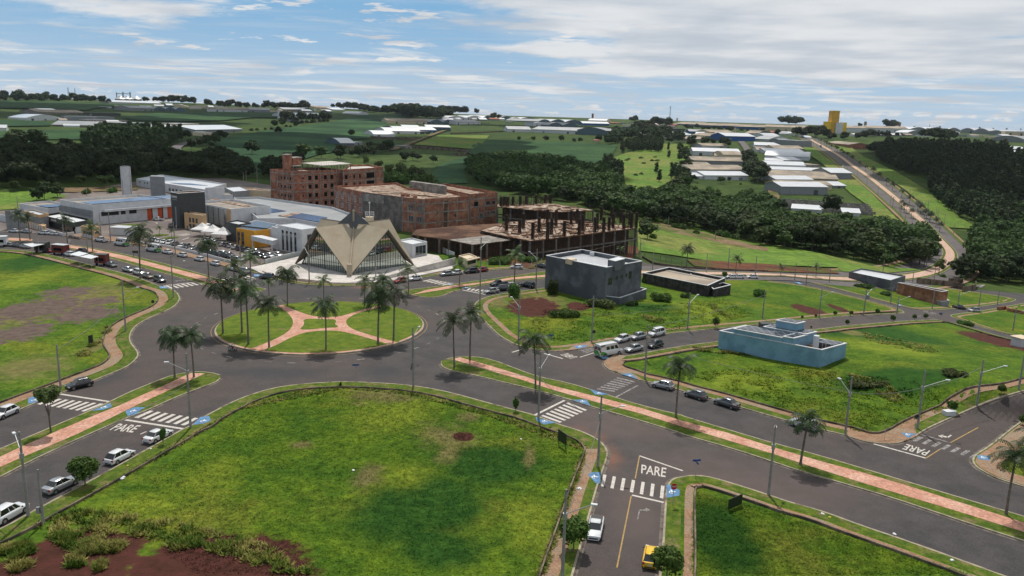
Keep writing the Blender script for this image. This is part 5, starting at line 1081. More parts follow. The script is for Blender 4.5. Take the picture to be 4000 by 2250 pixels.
FAR='''a0 200 335 355 330 12 30 arch w w|small shed with glaring white roof at the far left hillside
a0 360 352 810 356 16 40 gable o t|very long shed with dull brown roof left of the dark brick shed
a0 815 364 1140 372 24 30 flat d d|dark flat shed joined to the long brown-roofed shed
a0 248 412 605 415 26 40 arch w w|white arched hall below the long brown-roofed shed
a0 606 413 650 411 36 30 flat g g|grey cubic end block of the white arched hall
a0 692 405 1080 410 28 30 flat g g|long plain grey shed behind the bushes at left
a0 820 432 1215 436 22 18 flat o g|long bare concrete shed above the metal-roofed row
a0 490 466 890 481 18 32 gable o g|long shed with ribbed metallic roof above the light crop
a0 600 474 750 478 12 12 gable w w|little white-roofed lean-to in front of the ribbed metal shed
a0 995 468 1165 472 18 26 gable c t|small shed with tan roof beside the grey cubic hall
a0 1222 488 1430 480 44 40 flat g g|big plain grey hall right of the tan-roofed shed
a0 1500 460 1700 472 26 30 flat c m|pale hall by the tall tank left of the bright roof
a0 1480 526 1672 526 30 30 gable w w|white shed with white roof below the pale hall
a0 1332 541 1450 540 22 22 gable w w|small white shed behind the eucalyptus plantation
a0 1840 545 2282 520 38 60 gable g w|large grey hall with brilliant white roof near the country road
a0 1915 562 2002 562 34 16 flat c m|small pale two-storey office in front of the large bright hall
a0 1030 252 1520 258 14 60 gable w w|longest brilliant white roof just below the grain silos
a0 1230 322 1455 322 24 60 gable g g|grey shed with pitched roof left of the arched row
a0 1455 322 1558 324 26 140 arch t g|left arched bay of the grey-green hangar row
a0 1558 326 1655 328 26 140 arch t g|middle arched bay of the grey-green hangar row
a0 1655 330 1755 332 26 140 arch t g|right arched bay of the grey-green hangar row
a0 1570 284 1770 290 10 60 arch c t|tan arched roof behind the green hangar row
a0 1775 290 1990 296 10 60 arch c t|second tan arched roof behind the green hangar row
a0 1960 328 2375 338 24 60 arch w t|long white-walled hall with tan curved roof at upper left
a0 -60 512 60 514 26 20 gable w m|small white building in the dark crop at left edge
a1 -60 340 130 345 28 60 gable g g|grey pitched hall left of the slim white tower
a1 255 330 430 334 22 50 gable o g|grey pitched hall right of the slim white tower
a1 430 328 545 330 22 60 arch t g|arched green-grey hall near the hilltop trees
a1 550 300 720 300 12 60 arch c t|long low tan roof on the hilltop skyline
a1 303 390 480 390 28 40 arch w w|white curved-roof hall at the top of the dark crop
a1 480 390 640 392 28 50 gable w m|white hall with blue gable end beside the curved-roof hall
a1 722 318 840 320 10 40 gable w w|tiny glaring white roof among hilltop trees
a1 970 358 1060 358 14 40 arch w m|pale arched shed beside the round hilltop trees
a1 360 430 435 430 24 16 flat g g|grey cube at the edge of the dark crop
a1 1230 440 1615 446 28 30 gable c t|long cream building with red doors below the hilltop wood
a1 1640 446 1880 446 26 60 arch t g|metallic arched hangar right of the long cream building
a1 1885 450 2120 446 24 30 gable w g|white-framed low hall right of the metallic hangar
a1 1805 402 1985 404 20 60 arch w m|white arched hall on the skyline, left bay
a1 1985 404 2140 404 24 60 arch w w|bright white arched hall on the skyline, middle bay
a1 2140 402 2230 400 22 60 arch t m|narrow arched hall on the skyline, right bay
a1 2300 408 2415 410 22 60 arch t g|grey arched hall at the end of the skyline row
a1 1605 512 1835 516 38 22 gable t m|teal-grey hall with pale roof, uppermost of the stepped halls
a1 1380 478 1540 480 10 16 gable g w|slim white roof behind the stepped halls
a1 1310 524 1700 526 26 30 arch b w|long hall with blue end, second of the stepped halls
a1 1218 537 1548 540 26 30 arch w w|long white curved hall, third of the stepped halls
a1 1548 540 1640 540 24 28 flat d g|dark open front joined to the third stepped hall
a1 1110 564 1312 566 22 26 arch w w|white curved shed, lowest of the stepped halls
a1 795 650 930 652 26 26 arch t w|arched grey shed with tanks at the foot of the crop
a1 930 646 1003 644 28 16 flat g w|open canopy beside the arched shed with tanks
a1 1415 680 1470 680 26 14 flat o g|small grey hut by the dirt road
a2 -40 520 180 524 26 46 gable w g|long white hall by the substation, left half
a2 185 524 885 552 32 46 gable w g|very long white hall with grey roof above the crop
a2 882 556 965 548 44 46 arch t g|arched blue-grey end bay of the very long hall
a2 -10 412 90 414 14 60 arch c g|tan arched roof at the left of the double-arch halls
a2 60 414 245 416 18 90 arch t m|pale arched hall left of the big blue-green arches
a2 200 466 342 466 30 30 flat w m|white flat-roofed office left of the double arches
a2 345 472 482 472 22 90 arch t g|blue-green arched hall, left of the near pair
a2 482 474 625 474 22 90 arch t g|blue-green arched hall, right of the near pair
a2 250 436 365 436 20 150 arch t g|left of three wide dark arches on the skyline
a2 365 438 505 440 22 150 arch t m|middle of three wide dark arches on the skyline
a2 505 442 655 444 22 150 arch t m|right of three wide dark arches on the skyline
a2 718 432 890 438 22 50 arch c w|bright curved roof next to the tall brick chimney
a2 665 458 918 462 20 36 gable b m|blue-walled hall below the bright curved roof
a2 1040 498 1120 500 26 30 flat t g|dark green box beside the access road
a2 1190 548 1330 550 16 20 gable c t|low tan roof beside the grove top
a2 1295 490 1550 494 18 40 gable w t|low white hall with tan roof above the grove
a2 1455 524 1628 522 34 30 flat d d|black boxy hall right of the grove
a2 1520 446 1735 474 22 60 gable b t|tan-roofed hall with blue base on the skyline, left section
a2 1740 476 2090 490 24 60 gable b t|long tan-roofed hall with blue base on the skyline, middle section
a2 2095 492 2440 504 24 60 gable b t|long tan-roofed hall with blue base on the skyline, right section
a2 1670 535 1860 537 20 30 gable b g|low blue and white hall behind the grove trees
a2 1870 548 2095 545 24 36 gable c t|cream hall with tan roof above the blue-striped hall
a2 1520 580 1690 570 30 40 arch w m|white arched hall right of the grove
a2 1690 560 1920 575 14 36 gable o t|tan pitched shed behind the white arched hall
a2 1570 606 1870 602 22 30 gable o t|low tan-roofed shed in front of the white arched hall
a2 2010 608 2290 606 46 40 gable b m|prominent white and blue striped hall at the estate entrance
a2 2200 545 2320 550 14 40 arch o t|tan arched roof behind the blue-striped hall
a2 2280 600 2420 612 20 40 arch w g|pale arched hall right of the blue-striped hall
a2 1795 672 2030 668 22 24 gable w t|tan-roofed hall, topmost of the sunny left row
a2 1705 742 2150 746 40 30 gable w m|white hall with skylight strip in the sunny left row
a2 1990 778 2165 772 40 20 arch c t|tan arched workshop in front of the skylight hall
a2 1910 768 1990 770 22 20 arch c t|small tan arched shed left of the arched workshop
a2 1695 822 2185 836 34 30 gable g t|grey hall with tan roof, mid of the sunny left row
a2 1660 858 1890 862 18 26 gable c t|patchwork tan roof behind the long white hall
a2 1690 908 2215 912 34 30 gable w t|white-panelled hall with tan roof in the sunny left row
a2 1690 960 1815 966 26 20 gable w m|pale shed joined to the left of the nearest white hall
a2 1815 968 2225 978 44 24 gable w w|nearest bright white hall of the sunny left row
a2 2285 672 2440 676 28 30 gable w w|white-roofed hall right of the estate road, topmost
a2 2310 712 2440 714 22 30 gable w t|tan-roofed hall right of the estate road
a3 -30 586 110 584 22 30 arch w m|white arched shed at the top of the right estate row
a3 120 632 205 630 20 20 arch g g|small grey arched shed left of the tall grey box
a3 -30 662 125 660 14 30 gable w w|thin white roof below the arched sheds
a3 262 666 410 666 58 40 flat g g|tall grey box-shaped hall next to the avenue top
a3 60 690 340 692 12 30 gable c t|long tan roof below the tall grey box
a3 -30 724 335 726 22 26 gable w w|long white hall, upper of the bright pair by the avenue
a3 -30 772 385 792 34 26 arch w w|long bright white curved hall, lower of the pair by the avenue
a3 -30 812 140 818 22 20 gable w w|low white hall left of the gabled white hall
a3 140 814 312 806 26 26 gable w m|white gabled hall below the bright curved hall
a3 -30 862 352 872 34 26 gable w w|long white hall left of the unfinished brown frame
a3 352 872 488 872 40 24 flat o t|unfinished brown concrete frame beside the green strip
a3 35 894 572 908 16 20 gable g w|long narrow white roof behind the tan roofs
a3 -30 960 660 992 14 50 gable c t|broad low cluster of tan tiled roofs in the right estate
a3 70 1004 425 1000 34 22 gable w w|pale-roofed white hall in front of the tan roofs
a3 585 966 785 968 56 30 gable g w|grey and white hall standing alone in the green strip
a3 90 1062 600 1072 44 22 gable c t|cream hall with skylight band behind the open steel hall
a3 600 1050 735 1052 14 22 gable g w|small white lean-to roof right of the cream hall
a3 120 1112 556 1116 72 24 gable g m|pale grey steel hall with a dark doorway, nearest in the right estate
a3 220 1262 508 1290 30 18 gable w w|long white roof beside the round dark tree
a3 700 1300 866 1322 32 18 gable w w|short white roof right of the round dark tree
a3 -30 512 370 524 38 40 gable c t|long tan-roofed hall on the skyline left of the yellow tower
a3 420 500 552 508 26 40 gable c t|tan-roofed hall just left of the yellow tower
a3 730 520 930 526 36 40 gable w t|long pale hall right of the yellow tower, first section
a3 930 526 1312 536 40 40 gable w t|long pale hall right of the yellow tower, second section
a3 1312 552 1490 556 30 60 arch g m|nearest arched shed right of the long pale hall
a3 1490 548 1635 554 26 60 arch g m|arched shed behind the plantation, second of the row
a3 1635 548 1735 552 24 60 arch g w|arched shed behind the plantation, third of the row
a3 1335 512 1500 516 22 60 arch g w|upper arched shed on the skyline at right
a3 1510 514 1680 518 22 60 arch g m|upper arched shed with pale roof on the skyline
a3 1690 518 1810 522 22 60 arch g w|small upper arched shed on the skyline at right
a3 1815 530 2075 540 34 60 arch g m|widest arched hangar on the right skyline
a3 2075 545 2230 552 26 60 arch g w|white arched hangar right of the widest one
a3 2235 556 2440 562 36 50 flat c m|cream flat block with palms at the right skyline
a3 2110 606 2415 622 34 50 arch g g|grey arched hall above the plantation at the right edge
a3 2265 714 2440 716 30 26 gable w w|bright white roof right of the plantation, top one
a3 2265 748 2440 752 26 24 gable w w|bright white roof right of the plantation, middle one
a3 2265 780 2440 786 24 22 gable w w|bright white roof right of the plantation, lowest one
a3 730 640 960 686 34 24 gable k t|dark red brick building beside the avenue top
a3 960 690 1050 706 26 20 flat k m|small red and white building left of the plantation
a0 1320 690 1405 692 18 12 flat d w|small open shelter with white roof in the dark wood
a2 778 612 836 612 10 10 gable c r|small house with orange tiled roof, left of two
a2 880 606 982 608 14 12 gable c r|house with orange tiled roof, right of two'''
for line in FAR.split('\n'):
    a,lab=line.split('|'); f=a.split(); wh(f[0],*[float(q) for q in f[1:6]],float(f[6]),*f[7:10],lab,'house' if 'house' in lab else 'warehouse','house' if 'house' in lab else 'warehouse')
rs=random.Random(11)
for t,pts,n,where in (('a0',[(900,292),(1600,285),(2380,318)],12,'upper left'),('a0',[(380,400),(1100,450),(1800,500)],9,'left'),('a1',[(0,335),(600,320),(760,345)],8,'left centre'),('a1',[(1650,420),(2200,415),(2415,425)],9,'centre'),('a2',[(900,450),(1300,462),(1520,470)],9,'centre right'),('a2',[(1180,560),(1500,560),(2100,560),(2415,590)],12,'right estate'),('a3',[(0,540),(230,560),(420,600)],9,'right estate top'),('a3',[(700,560),(1300,565),(1500,575)],8,'right'),('a3',[(1700,560),(2050,570),(2415,590)],8,'far right')):
    ps=resample(pts,1.)
    for k in range(n):
        x,y=ps[int((k+rs.random()*.7)/n*(len(ps)-1))]; y+=rs.uniform(-10,12); w_=rs.uniform(45,120)
        wh(t,x,y,x+w_,y+w_*.02,rs.uniform(9,16),rs.uniform(14,28),rs.choice(['gable','gable','flat']),rs.choice('wwgcot'),rs.choice('wmmgtr'),'low roof among the scattered small buildings, '+where+' background','small_building','building')['group']='small buildings of the '+where+' background'
# unfinished concrete block compound (room walls without roofs)
A=T('a3',(105,1240),(960,1300))
def wall_line(name,label,t,pts,hm,m,th=.3,far=True,cat='wall'):
    w=[G1(*q) for q in T(t,*pts)]; c=w[0]; o=thing(name,label,cat,c); mb=MB()
    for a,b in zip(w[:-1],w[1:]):
        e=(b-a); l=math.hypot(e.x,e.y); n=Vector((-e.y,e.x,0))/l*th/2; k=max(1,int(l/12))
        for i in range(k):
            p=a.lerp(b,i/k); q=a.lerp(b,(i+1)/k); p.z=h1(p.x,p.y); q.z=h1(q.x,q.y)
            v=[p-n-c,q-n-c,q+n-c,p+n-c]; up=Vector((0,0,hm)); dn=Vector((0,0,-1)); mb.add([x+dn for x in v]+[x+up for x in v],[(0,1,5,4),(1,2,6,5),(2,3,7,6),(3,0,4,7),(4,5,6,7)])
    mb.build('wall',m,o); return o
mbk=MB(); c0=G1(*T('a3',(500,1240))[0])
for r_ in range(5):
    for k in range(13):
        x=150+k*62+r_*14; y=1180+r_*19+k*4.0
        p=G1(*T('a3',(x,y))[0])-c0; mbk.box((p.x,p.y,p.z+1.2),(random.uniform(7,11),.25,2.6),R(-6)); mbk.box((p.x+4,p.y+3,p.z+1.2),(.25,7,2.4+random.uniform(-.4,.6)),R(-6))
o=thing('block_compound','maze of roofless grey block walls behind the round dark tree','building site',c0); mbk.build('walls',m_conc,o)
wall_line('brick_yard_wall','long red brick yard wall beside the vacant plot below the sunny warehouses','a2',[(1605,1150),(1800,1152),(2120,1160),(2260,1165)],3.2,m_brick)
wall_line('brick_boundary_wall','long low reddish wall above the light crop at left','a0',[(890,505),(1150,515),(1400,520)],4,m_brick)
wall_line('compound_wall','grey block wall round the plot below the stepped halls','a1',[(770,670),(1080,672),(1290,690)],3,m_wallc)
wall_line('compound_wall','grey stepped wall between the stepped halls and the dirt road','a1',[(1075,580),(1330,590),(1560,598)],3.4,m_wallc)
wall_line('compound_wall','long grey wall crossing between the two crop fields','a1',[(1470,672),(1740,690),(2000,712),(1960,750),(1860,745)],3.5,m_wallc)
wall_line('compound_wall','thin grey wall below the electric substation','a1',[(1830,540),(2060,535),(2340,520)],2.5,m_wallc)
wall_line('low_wall','low wall bordering the road below the red earth bank','b2',[(1230,500),(1330,560),(1600,600),(2000,625),(2415,636)],.8,m_wallc)
wall_line('low_wall','low wall round the park kerb at the right edge','b3',[(1950,775),(2040,770),(1990,790)],.8,m_plaza)
wall_line('roofless_wall','roofless grey block walls right of the red brick house','b3',[(1400,745),(1700,775),(1830,800),(1840,750),(1700,745)],2.6,m_wallc)
wall_line('roofless_wall','angled grey wall beside the little park','b3',[(1830,825),(1955,800),(1955,765)],2.4,m_wallc)
wall_line('low_brick_wall','low red brick walls of a building plot at the right edge','b3',[(2160,1000),(2240,990),(2260,1010),(2415,1040)],1.4,m_brick)
wall_line('forecourt_wall','long low white wall between the hospital car park and the pavement','b0',[(1215,335),(1370,385),(1560,405),(1800,455),(2000,505),(2180,555)],1.0,m_white,.2)
wall_line('forecourt_wall','white wall curving up from the car park to the chapel','b1',[(92,565),(250,520),(425,482)],1.6,m_white,.25)
wall_line('forecourt_wall','low white wall along the left part of the hospital front','b0',[(440,255),(600,300),(700,285)],1.2,m_white,.25)
wall_line('site_wall','white boundary wall between annex and construction site','b1',[(1620,400),(1720,430),(1870,500)],1.8,m_white,.25)
wall_line('corner_wall','short low wall at the end of the front block beside the taxi rank of trees','b3',[(800,1045),(1000,1030),(1225,1020)],.5,m_redf,.3) if 0 else wall_line('corner_wall','dark low kerb wall near the street corner among small trees','b3',[(800,1045),(1000,1030),(1225,1020)],.6,m_wallc,.3)
for k,(h_,pts) in enumerate([(4,[(0,0)])]): pass
# parapet-like yard wall behind the solar wing
# yellow mill tower
def tower(t,x0,x1,yb,yt,D,wm): 
    A=G1(*T(t,(x0,yb))[0]); B=G1(*T(t,(x1,yb))[0]); return A,B
c=G1(*T('a3',(640,538))[0]); s_=math.hypot(c.x,c.y)/FPX/2.415
o=thing('mill_tower','ochre yellow stepped mill tower with a pale blue-white panel on the skyline','tower',c)
def tb(x0,x1,yt,y0,y1,m,name): mb=MB(); mb.prism([((x0-640)*s_,y0),((x1-640)*s_,y0),((x1-640)*s_,y1),((x0-640)*s_,y1)],-6,(538-yt)*s_); mb.build(name,m,o)
tb(555,597,437,3,22,m_yelt,'left_block'); tb(597,658,348,2,24,mat('deep ochre cladding',(.70,.38,.02),(.62,.33,.015),.1,.7),'shaft'); tb(630,692,445,-2,2.0,m_roofm,'panel'); tb(692,730,441,3,22,m_yelt,'right_block')
mb=MB(); mb.prism([((596-640)*s_,1),((660-640)*s_,1),((660-640)*s_,25),((596-640)*s_,25)],(538-348)*s_+.02,(538-344)*s_); mb.build('cap',m_yelt,o)
def mast(t,b,tp,w0,w1,label,m=m_mgrey,lattice=True,name='radio_mast',cat='mast'):
    A=G1(*T(t,b)[0]); h=hgt(T(t,b)[0],T(t,tp)[0]); o=thing(name,label,cat,A); mb=MB()
    if lattice:
        for q in range(3): a=q*2.094; mb.tube((w0*math.cos(a),w0*math.sin(a),-2),(w1*math.cos(a),w1*math.sin(a),h),.35,n=4)
        for k in range(12): z=h*k/12; w=w0+(w1-w0)*k/12; mb.tube((w,0,z),(-w*.5,w*.87,z+h/12),.22,n=4); mb.tube((-w*.5,-w*.87,z),(w,0,z+h/12),.22,n=4)
        mb.tube((0,0,h*.94),(0,0,h),w1*1.8,w1*1.8,8)
    else: mb.tube((0,0,-2),(0,0,h),w0,w1,14)
    mb.build('shaft',m,o); return o
mast('a0',(648,196),(640,103),3.5,1.2,'taller lattice mast on the far left skyline'); mast('a0',(712,196),(703,108),1.6,.6,'thinner lattice mast on the far left skyline')
mast('a2',(1486,425),(1493,280),2.6,1.2,'tall antenna mast above the round tree on the centre skyline')
mast('a1',(215,396),(205,310),2.8,2.8,'slim white water tower beside the grey pitched halls',m_white,False,'water_tower','water tower')
mast('a1',(1386,296),(1386,250),3.6,3.2,'brown brick chimney above the hilltop wood',m_brick,False,'chimney','chimney')
mast('a2',(760,400),(759,346),3.6,3.4,'dark chimney behind the wide skyline arches',m_brick,False,'chimney','chimney')
mast('a3',(912,500),(922,422),3.6,3.6,'grey-brown round chimney right of the yellow tower',m_conc,False,'chimney','chimney')
mast('a3',(1236,500),(1242,430),3.4,3.4,'brown round chimney right of the big skyline tree',m_brick,False,'chimney','chimney')
mast('a3',(1520,500),(1522,440),.9,.5,'thin mast on the right skyline',m_mgrey,False)
mast('a0',(1462,530),(1456,465),2.6,2.6,'short white tank tower between the left sheds',m_white,False,'water_tower','water tower')
mast('a2',(1557,415),(1557,388),3,3,'small pale tank tower beside the round skyline tree',m_cream,False,'water_tower','water tower')
mast('a2',(2100,535),(2103,480),2.2,2.2,'pale tank tower above the cream hall',m_cream,False,'water_tower','water tower')
# grain silos
for k,(x,w) in enumerate(((1140,44),(1205,48),(1290,40))):
    A=G1(*T('a0',(x,232))[0]); s_=math.hypot(A.x,A.y)/FPX/2.415; o=thing('grain_silo',['left grain silo with conical roof on the far skyline','middle grain silo with conical roof on the far skyline','right grain silo with conical roof on the far skyline'][k],'silo',A); mb=MB(); r=w*s_; mb.tube((0,0,-3),(0,0,20*s_),r,r,20); mb.build('wall',m_roofg,o); mb=MB(); mb.tube((0,0,20*s_),(0,0,44*s_),r*1.03,r*.12,20); mb.build('roof',m_roofm,o)
    if k<2:
        mb=MB(); mb.box((-r*.7,0,36*s_),(2.5,2.5,72*s_)); mb.box((r*.5,0,38*s_),(3,3,76*s_)); mb.box((-r*.1,0,62*s_),(r*1.3,2,2)); mb.build('elevator',m_mgrey,o)
# hill-top trees, tree rows and single trees of the fields
def row(t,pts,keys,step,label,group,sc=1.,jit=6,name='tree'):
    w=[tuple(q[:2]) for q in G(T(t,*pts))]; it=[]; step=step*.42 if math.hypot(*w[0])>1700 else step
    for a,b in zip(w[:-1],w[1:]):
        l=math.dist(a,b); k=max(1,int(l/step))
        for i in range(k): f=(i+random.random()*.6)/k; it.append((a[0]+(b[0]-a[0])*f+random.uniform(-jit,jit),a[1]+(b[1]-a[1])*f+random.uniform(-jit,jit),random.choice(keys)))
    if len(it)>=13 and math.hypot(*w[0])>1250:
        global SCM; SCM=sc; mass('forest',it,'dark wooded mass, '+group,m_leafd,sc)
    else:
        for x,y,k in it: put_tree(k,x,y,label,'tree',group,sc*random.uniform(.7,1.25),name)
HK=['b0','b1','d0','d1','b2','d3']
row('a0',[(-100,232),(300,236),(700,240),(1025,252)],HK,16,'tree of the continuous belt on the far left skyline','belt trees on the far left skyline',1.9,25)
row('a0',[(-100,205),(200,212),(520,222)],HK,26,'tree of the wooded ridge at the far left','ridge trees at far left',2.2,25)
row('a0',[(1340,226),(1460,232)],HK,20,'tree just right of the grain silos','trees right of the silos',1.6,15)
row('a0',[(1480,244),(1560,248),(1700,256),(1830,262)],HK,17,'tree of the clump between silos and tan roofs','clump right of the silos',2.2,20)
row('a0',[(1950,275),(2200,292),(2415,305)],HK,17,'skyline tree above the long white-walled hall','skyline trees above the white-walled hall',1.7,20)
row('a1',[(0,300),(120,305),(300,308),(480,302)],HK,16,'skyline tree above the slim white water tower','skyline trees left of the tan roof',1.9,20)
row('a1',[(760,306),(870,306),(920,300),(1100,340),(1210,350)],HK,16,'hilltop tree left of the big dark clump','hilltop trees left of the clump',1.8,18)
row('a1',[(1200,355),(1320,355),(1430,345),(1480,395),(1600,400),(1780,385)],HK,11,'tree of the large dark hilltop clump','large dark hilltop clump',2.4,28)
row('a1',[(1320,345),(1500,330),(1700,345),(2030,352)],HK,12,'tree on the top edge of the hilltop wood','top edge of the hilltop wood',2.2,25)
row('a1',[(2240,405),(2300,405)],HK,12,'dark tree between the skyline halls','trees between the skyline halls',1.8,10)
row('a2',[(20,600),(250,612),(420,620),(640,625),(760,630)],HK,17,'round tree on the hedge line above the light crop','hedge above the light crop',1.0,8)
row('a2',[(800,630),(900,632),(1000,640)],HK,12,'dark tree around the orange-roofed houses','trees round the orange-roofed houses',1.2,8)
row('a2',[(1000,640),(1100,560),(1250,548),(1420,580),(1530,620)],HK,9,'tree of the rounded wood above the sunny pasture','rounded wood above the pasture',1.5,22)
row('a2',[(1080,620),(1300,625),(1500,632)],HK,8,'tree in the middle of the rounded wood','middle of the rounded wood',1.5,22)
row('a2',[(1290,468),(1400,468),(1520,470)],HK,11,'dark tree of the clump below the antenna mast','clump below the antenna mast',2.,12)
row('a2',[(1100,432),(1140,432),(1190,432)],HK,26,'small umbrella tree standing alone on the skyline','skyline trees near the access road',2.0,6)
row('a2',[(1640,490),(1900,510),(2100,520),(2415,530)],HK,24,'bushy tree in front of the blue-based hall','trees in front of the blue-based hall',1.,14)
row('a2',[(1200,480),(1290,540),(1380,555),(1440,550)],HK,14,'tree beside the access road at the grove top','trees by the access road',1.4,12)
row('a2',[(1690,670),(1760,640),(2040,670),(2140,680)],HK,14,'tree round the top halls of the sunny row','trees round the top halls',1.3,8)
row('a2',[(2200,800),(2240,820),(2300,990),(2350,960),(2260,1000)],HK,10,'tree on the verge of the estate road','estate road trees',1.4,6)
row('a2',[(1620,700),(1650,800),(1610,900),(1590,1000),(1560,1090),(1540,1130)],['b1','b3','s2','b0'],10,'bushy tree on the edge of the sunny pasture','pasture edge trees',.9,8)
row('a2',[(1640,1010),(1760,1000),(1900,1000),(2100,1000),(2300,1030)],['b1','s2','b0','s1'],11,'scrub tree in front of the nearest white hall','scrub below the sunny halls',.8,8)
row('a2',[(1650,1060),(1900,1090),(2200,1095),(2330,1090)],['s1','s2','s2'],9,'low green scrub above the red brick yard wall','scrub above the brick yard wall',1.6,8,'shrub')
row('a2',[(1700,1215),(1900,1230),(2150,1240),(2300,1200)],HK,9,'tree along the foot of the red brick yard wall','trees below the brick yard wall',1.,8)
row('a3',[(-10,1300),(60,1280)],HK,8,'tree at the lower end of the dirt lane','trees at the dirt lane',1.2,5)
row('a3',[(100,450),(180,450),(230,455),(310,450)],HK,24,'umbrella tree on the skyline left of the yellow tower','skyline umbrella trees',2.3,10)
row('a3',[(830,480),(880,482)],HK,22,'flat-topped tree right of the yellow tower','flat-topped skyline trees',1.5,10)
row('a3',[(1110,482),(1160,482),(1200,482)],HK,16,'large dark domed tree on the right skyline','domed skyline tree clump',2.4,10)
row('a3',[(150,560),(300,570),(450,560),(560,580),(750,590),(950,600)],HK,11,'dark tree in the belt at the head of the avenue','belt at the head of the avenue',1.6,18)
row('a3',[(400,530),(520,535)],HK,10,'dark tree left of the yellow tower foot','trees left of the tower foot',1.8,10)
row('a3',[(560,598),(700,604),(800,608)],HK,10,'dark hedge tree below the yellow tower','hedge below the yellow tower',1.3,6)
row('a3',[(860,570),(1060,560),(1200,570)],HK,18,'scrubby tree below the long pale hall','scrub below the pale hall',1.1,12)
row('a3',[(930,690),(1000,700),(950,730)],HK,9,'round tree beside the red brick building','trees by the red brick building',1.2,5)
row('a3',[(1480,590),(1600,600),(1700,590)],HK,11,'dark tree in front of the arched sheds','trees in front of the arched sheds',1.6,12)
row('a1',[(640,770),(760,780),(860,770)],HK,9,'dark tree behind the left end of the brick shell','trees behind the brick shell',1.3,7)
row('a1',[(900,760),(1100,730),(1260,690)],HK,8,'tree of the diagonal belt running up to the dirt road','diagonal tree belt',1.1,9)
row('a1',[(1300,800),(1500,790),(1680,820)],HK,11,'tree in the hollow below the compound walls','hollow trees',1.1,9)
row('a1',[(250,410),(400,440),(560,430),(700,420)],['s1','s2','b0'],22,'hedge shrub along the top of the dark crop','hedge shrubs above the dark crop',2.,8,'shrub')
row('a1',[(0,510),(200,490),(400,460)],['s1','s2','b0'],20,'scrub on the left edge of the dark crop','scrub left of the dark crop',1.6,8,'shrub')
row('a0',[(1830,690),(1900,680),(1980,650),(2000,600),(2200,580)],HK,16,'scrub tree right of the country road','scrub right of the country road',1.,9)
row('a0',[(1450,600),(1550,640),(1700,595),(1740,600)],HK,12,'tree at the tip of the left plantation','trees at the plantation tip',1.2,8)
row('a0',[(100,690),(160,690),(200,680),(350,690),(420,690),(470,690)],HK,8,'large dark tree standing before the light crop','large trees before the light crop',1.6,5)
row('a0',[(440,1065),(560,1062),(700,1055),(900,1045),(1030,1045),(1100,1050)],['b1','b3','s2','o0'],6,'green bushy tree at the rim of the dark wood','rim trees of the dark wood',.55,5)
row('a0',[(200,1085),(300,1085)],['b1'],6,'small tree left of the dirt strip','small trees left of the dirt strip',.6,4)
row('a0',[(290,1185),(400,1170),(520,1160),(640,1150)],['d0','d1'],6,'dark mound of trees behind the low white wing','dark mound of trees',.75,4)
row('a0',[(780,1110),(950,1105),(1130,1100)],['s1','s2'],5,'hedge shrub beyond the solar roofs','hedge beyond the solar roofs',1.2,2,'shrub')
def single(t,p,key,label,sc=1.,name=None,group=None): q=G1(*T(t,p)[0]); return put_tree(key,q.x,q.y,label,'tree' if key[0]!='s' else 'shrub',group,sc,name)
single('a1',(212,548),'b0','lone tree on the left of the dark crop field',1.6); single('a1',(902,580),'d1','lone round dark tree in the dark crop field',1.4); single('a0',(2380,740),'b2','lone tree on the slope below the dark crop',1.5)
single('a2',(1572,715),'o0','bare forked tree at the top of the sunny pasture',.7)
for p in ((1360,920),(1480,770),(1475,700),(1385,1000)): single('a2',p,'e0','dark slim tree standing alone in the sunny pasture' ,.8,group='lone trees of the sunny pasture')
for p in ((1215,780),(1350,770),(1240,830),(1320,805),(1370,805),(1165,940),(1220,930),(1345,1100),(1400,1140),(1130,1130),(1080,800),(1100,790),(1290,1070)): single('a2',p,'s%d'%random.randrange(3),'low dark bush in the sunny pasture',1.5,'shrub','bushes of the sunny pasture')
single('a3',(600,1330),'d2','large round dark tree between the two short white roofs',1.7)
# pale trees behind the lower brick building
for k,(p,s) in enumerate([((1250,960),.95),((1370,985),1.15),((1480,985),1.0),((1160,900),.85),((1040,860),.8),((1560,1000),.8)]): single('a1',p,'o%d'%(k%3),['pale olive tree rising beside the brick wing','tallest pale tree behind the lower brick building','pale tree right of the tallest pale tree','pale tree just above the brick wing roof','small pale tree above the brick wing parapet','pale tree at the edge of the dark forest'][k],s)
single('a1',(450,800),'b1','dense tree rising behind the flat canopy of the brick shell',1.5)
for k,p in enumerate([(1220,990),(1280,1000),(1400,1010),(1500,1012),(1560,1012),(1620,1020),(1330,1005)]): single('a1',p,'s2','bright green bush along the back of the brick buildings',2.6,'shrub','bright bushes behind the brick buildings')
for k,p in enumerate([(1470,590),(1350,560),(1250,560),(1130,590)]): single('b3',p,['o1','o2','b1','b3'][k],'pale tree on the near rim of the wood beside the avenue bend',.75,group='rim trees by the bend')
row('b3',[(1650,700),(1750,660),(1900,680),(2050,720),(2300,740),(2415,760)],['b1','s2','o1'],8,'tree on the near rim of the right wood','rim trees of the right wood',.8,4)
row('b2',[(1210,225),(1300,330),(1340,350)],['s2','b1'],6,'bushy clump on the bank right of the construction deck','bank bushes',.8,3,'shrub')
row('b2',[(1450,190),(1700,270),(2000,310),(2300,360)],['s1','s2'],7,'bush along the lower rim of the valley wood','rim bushes of the valley wood',1.3,3,'shrub')
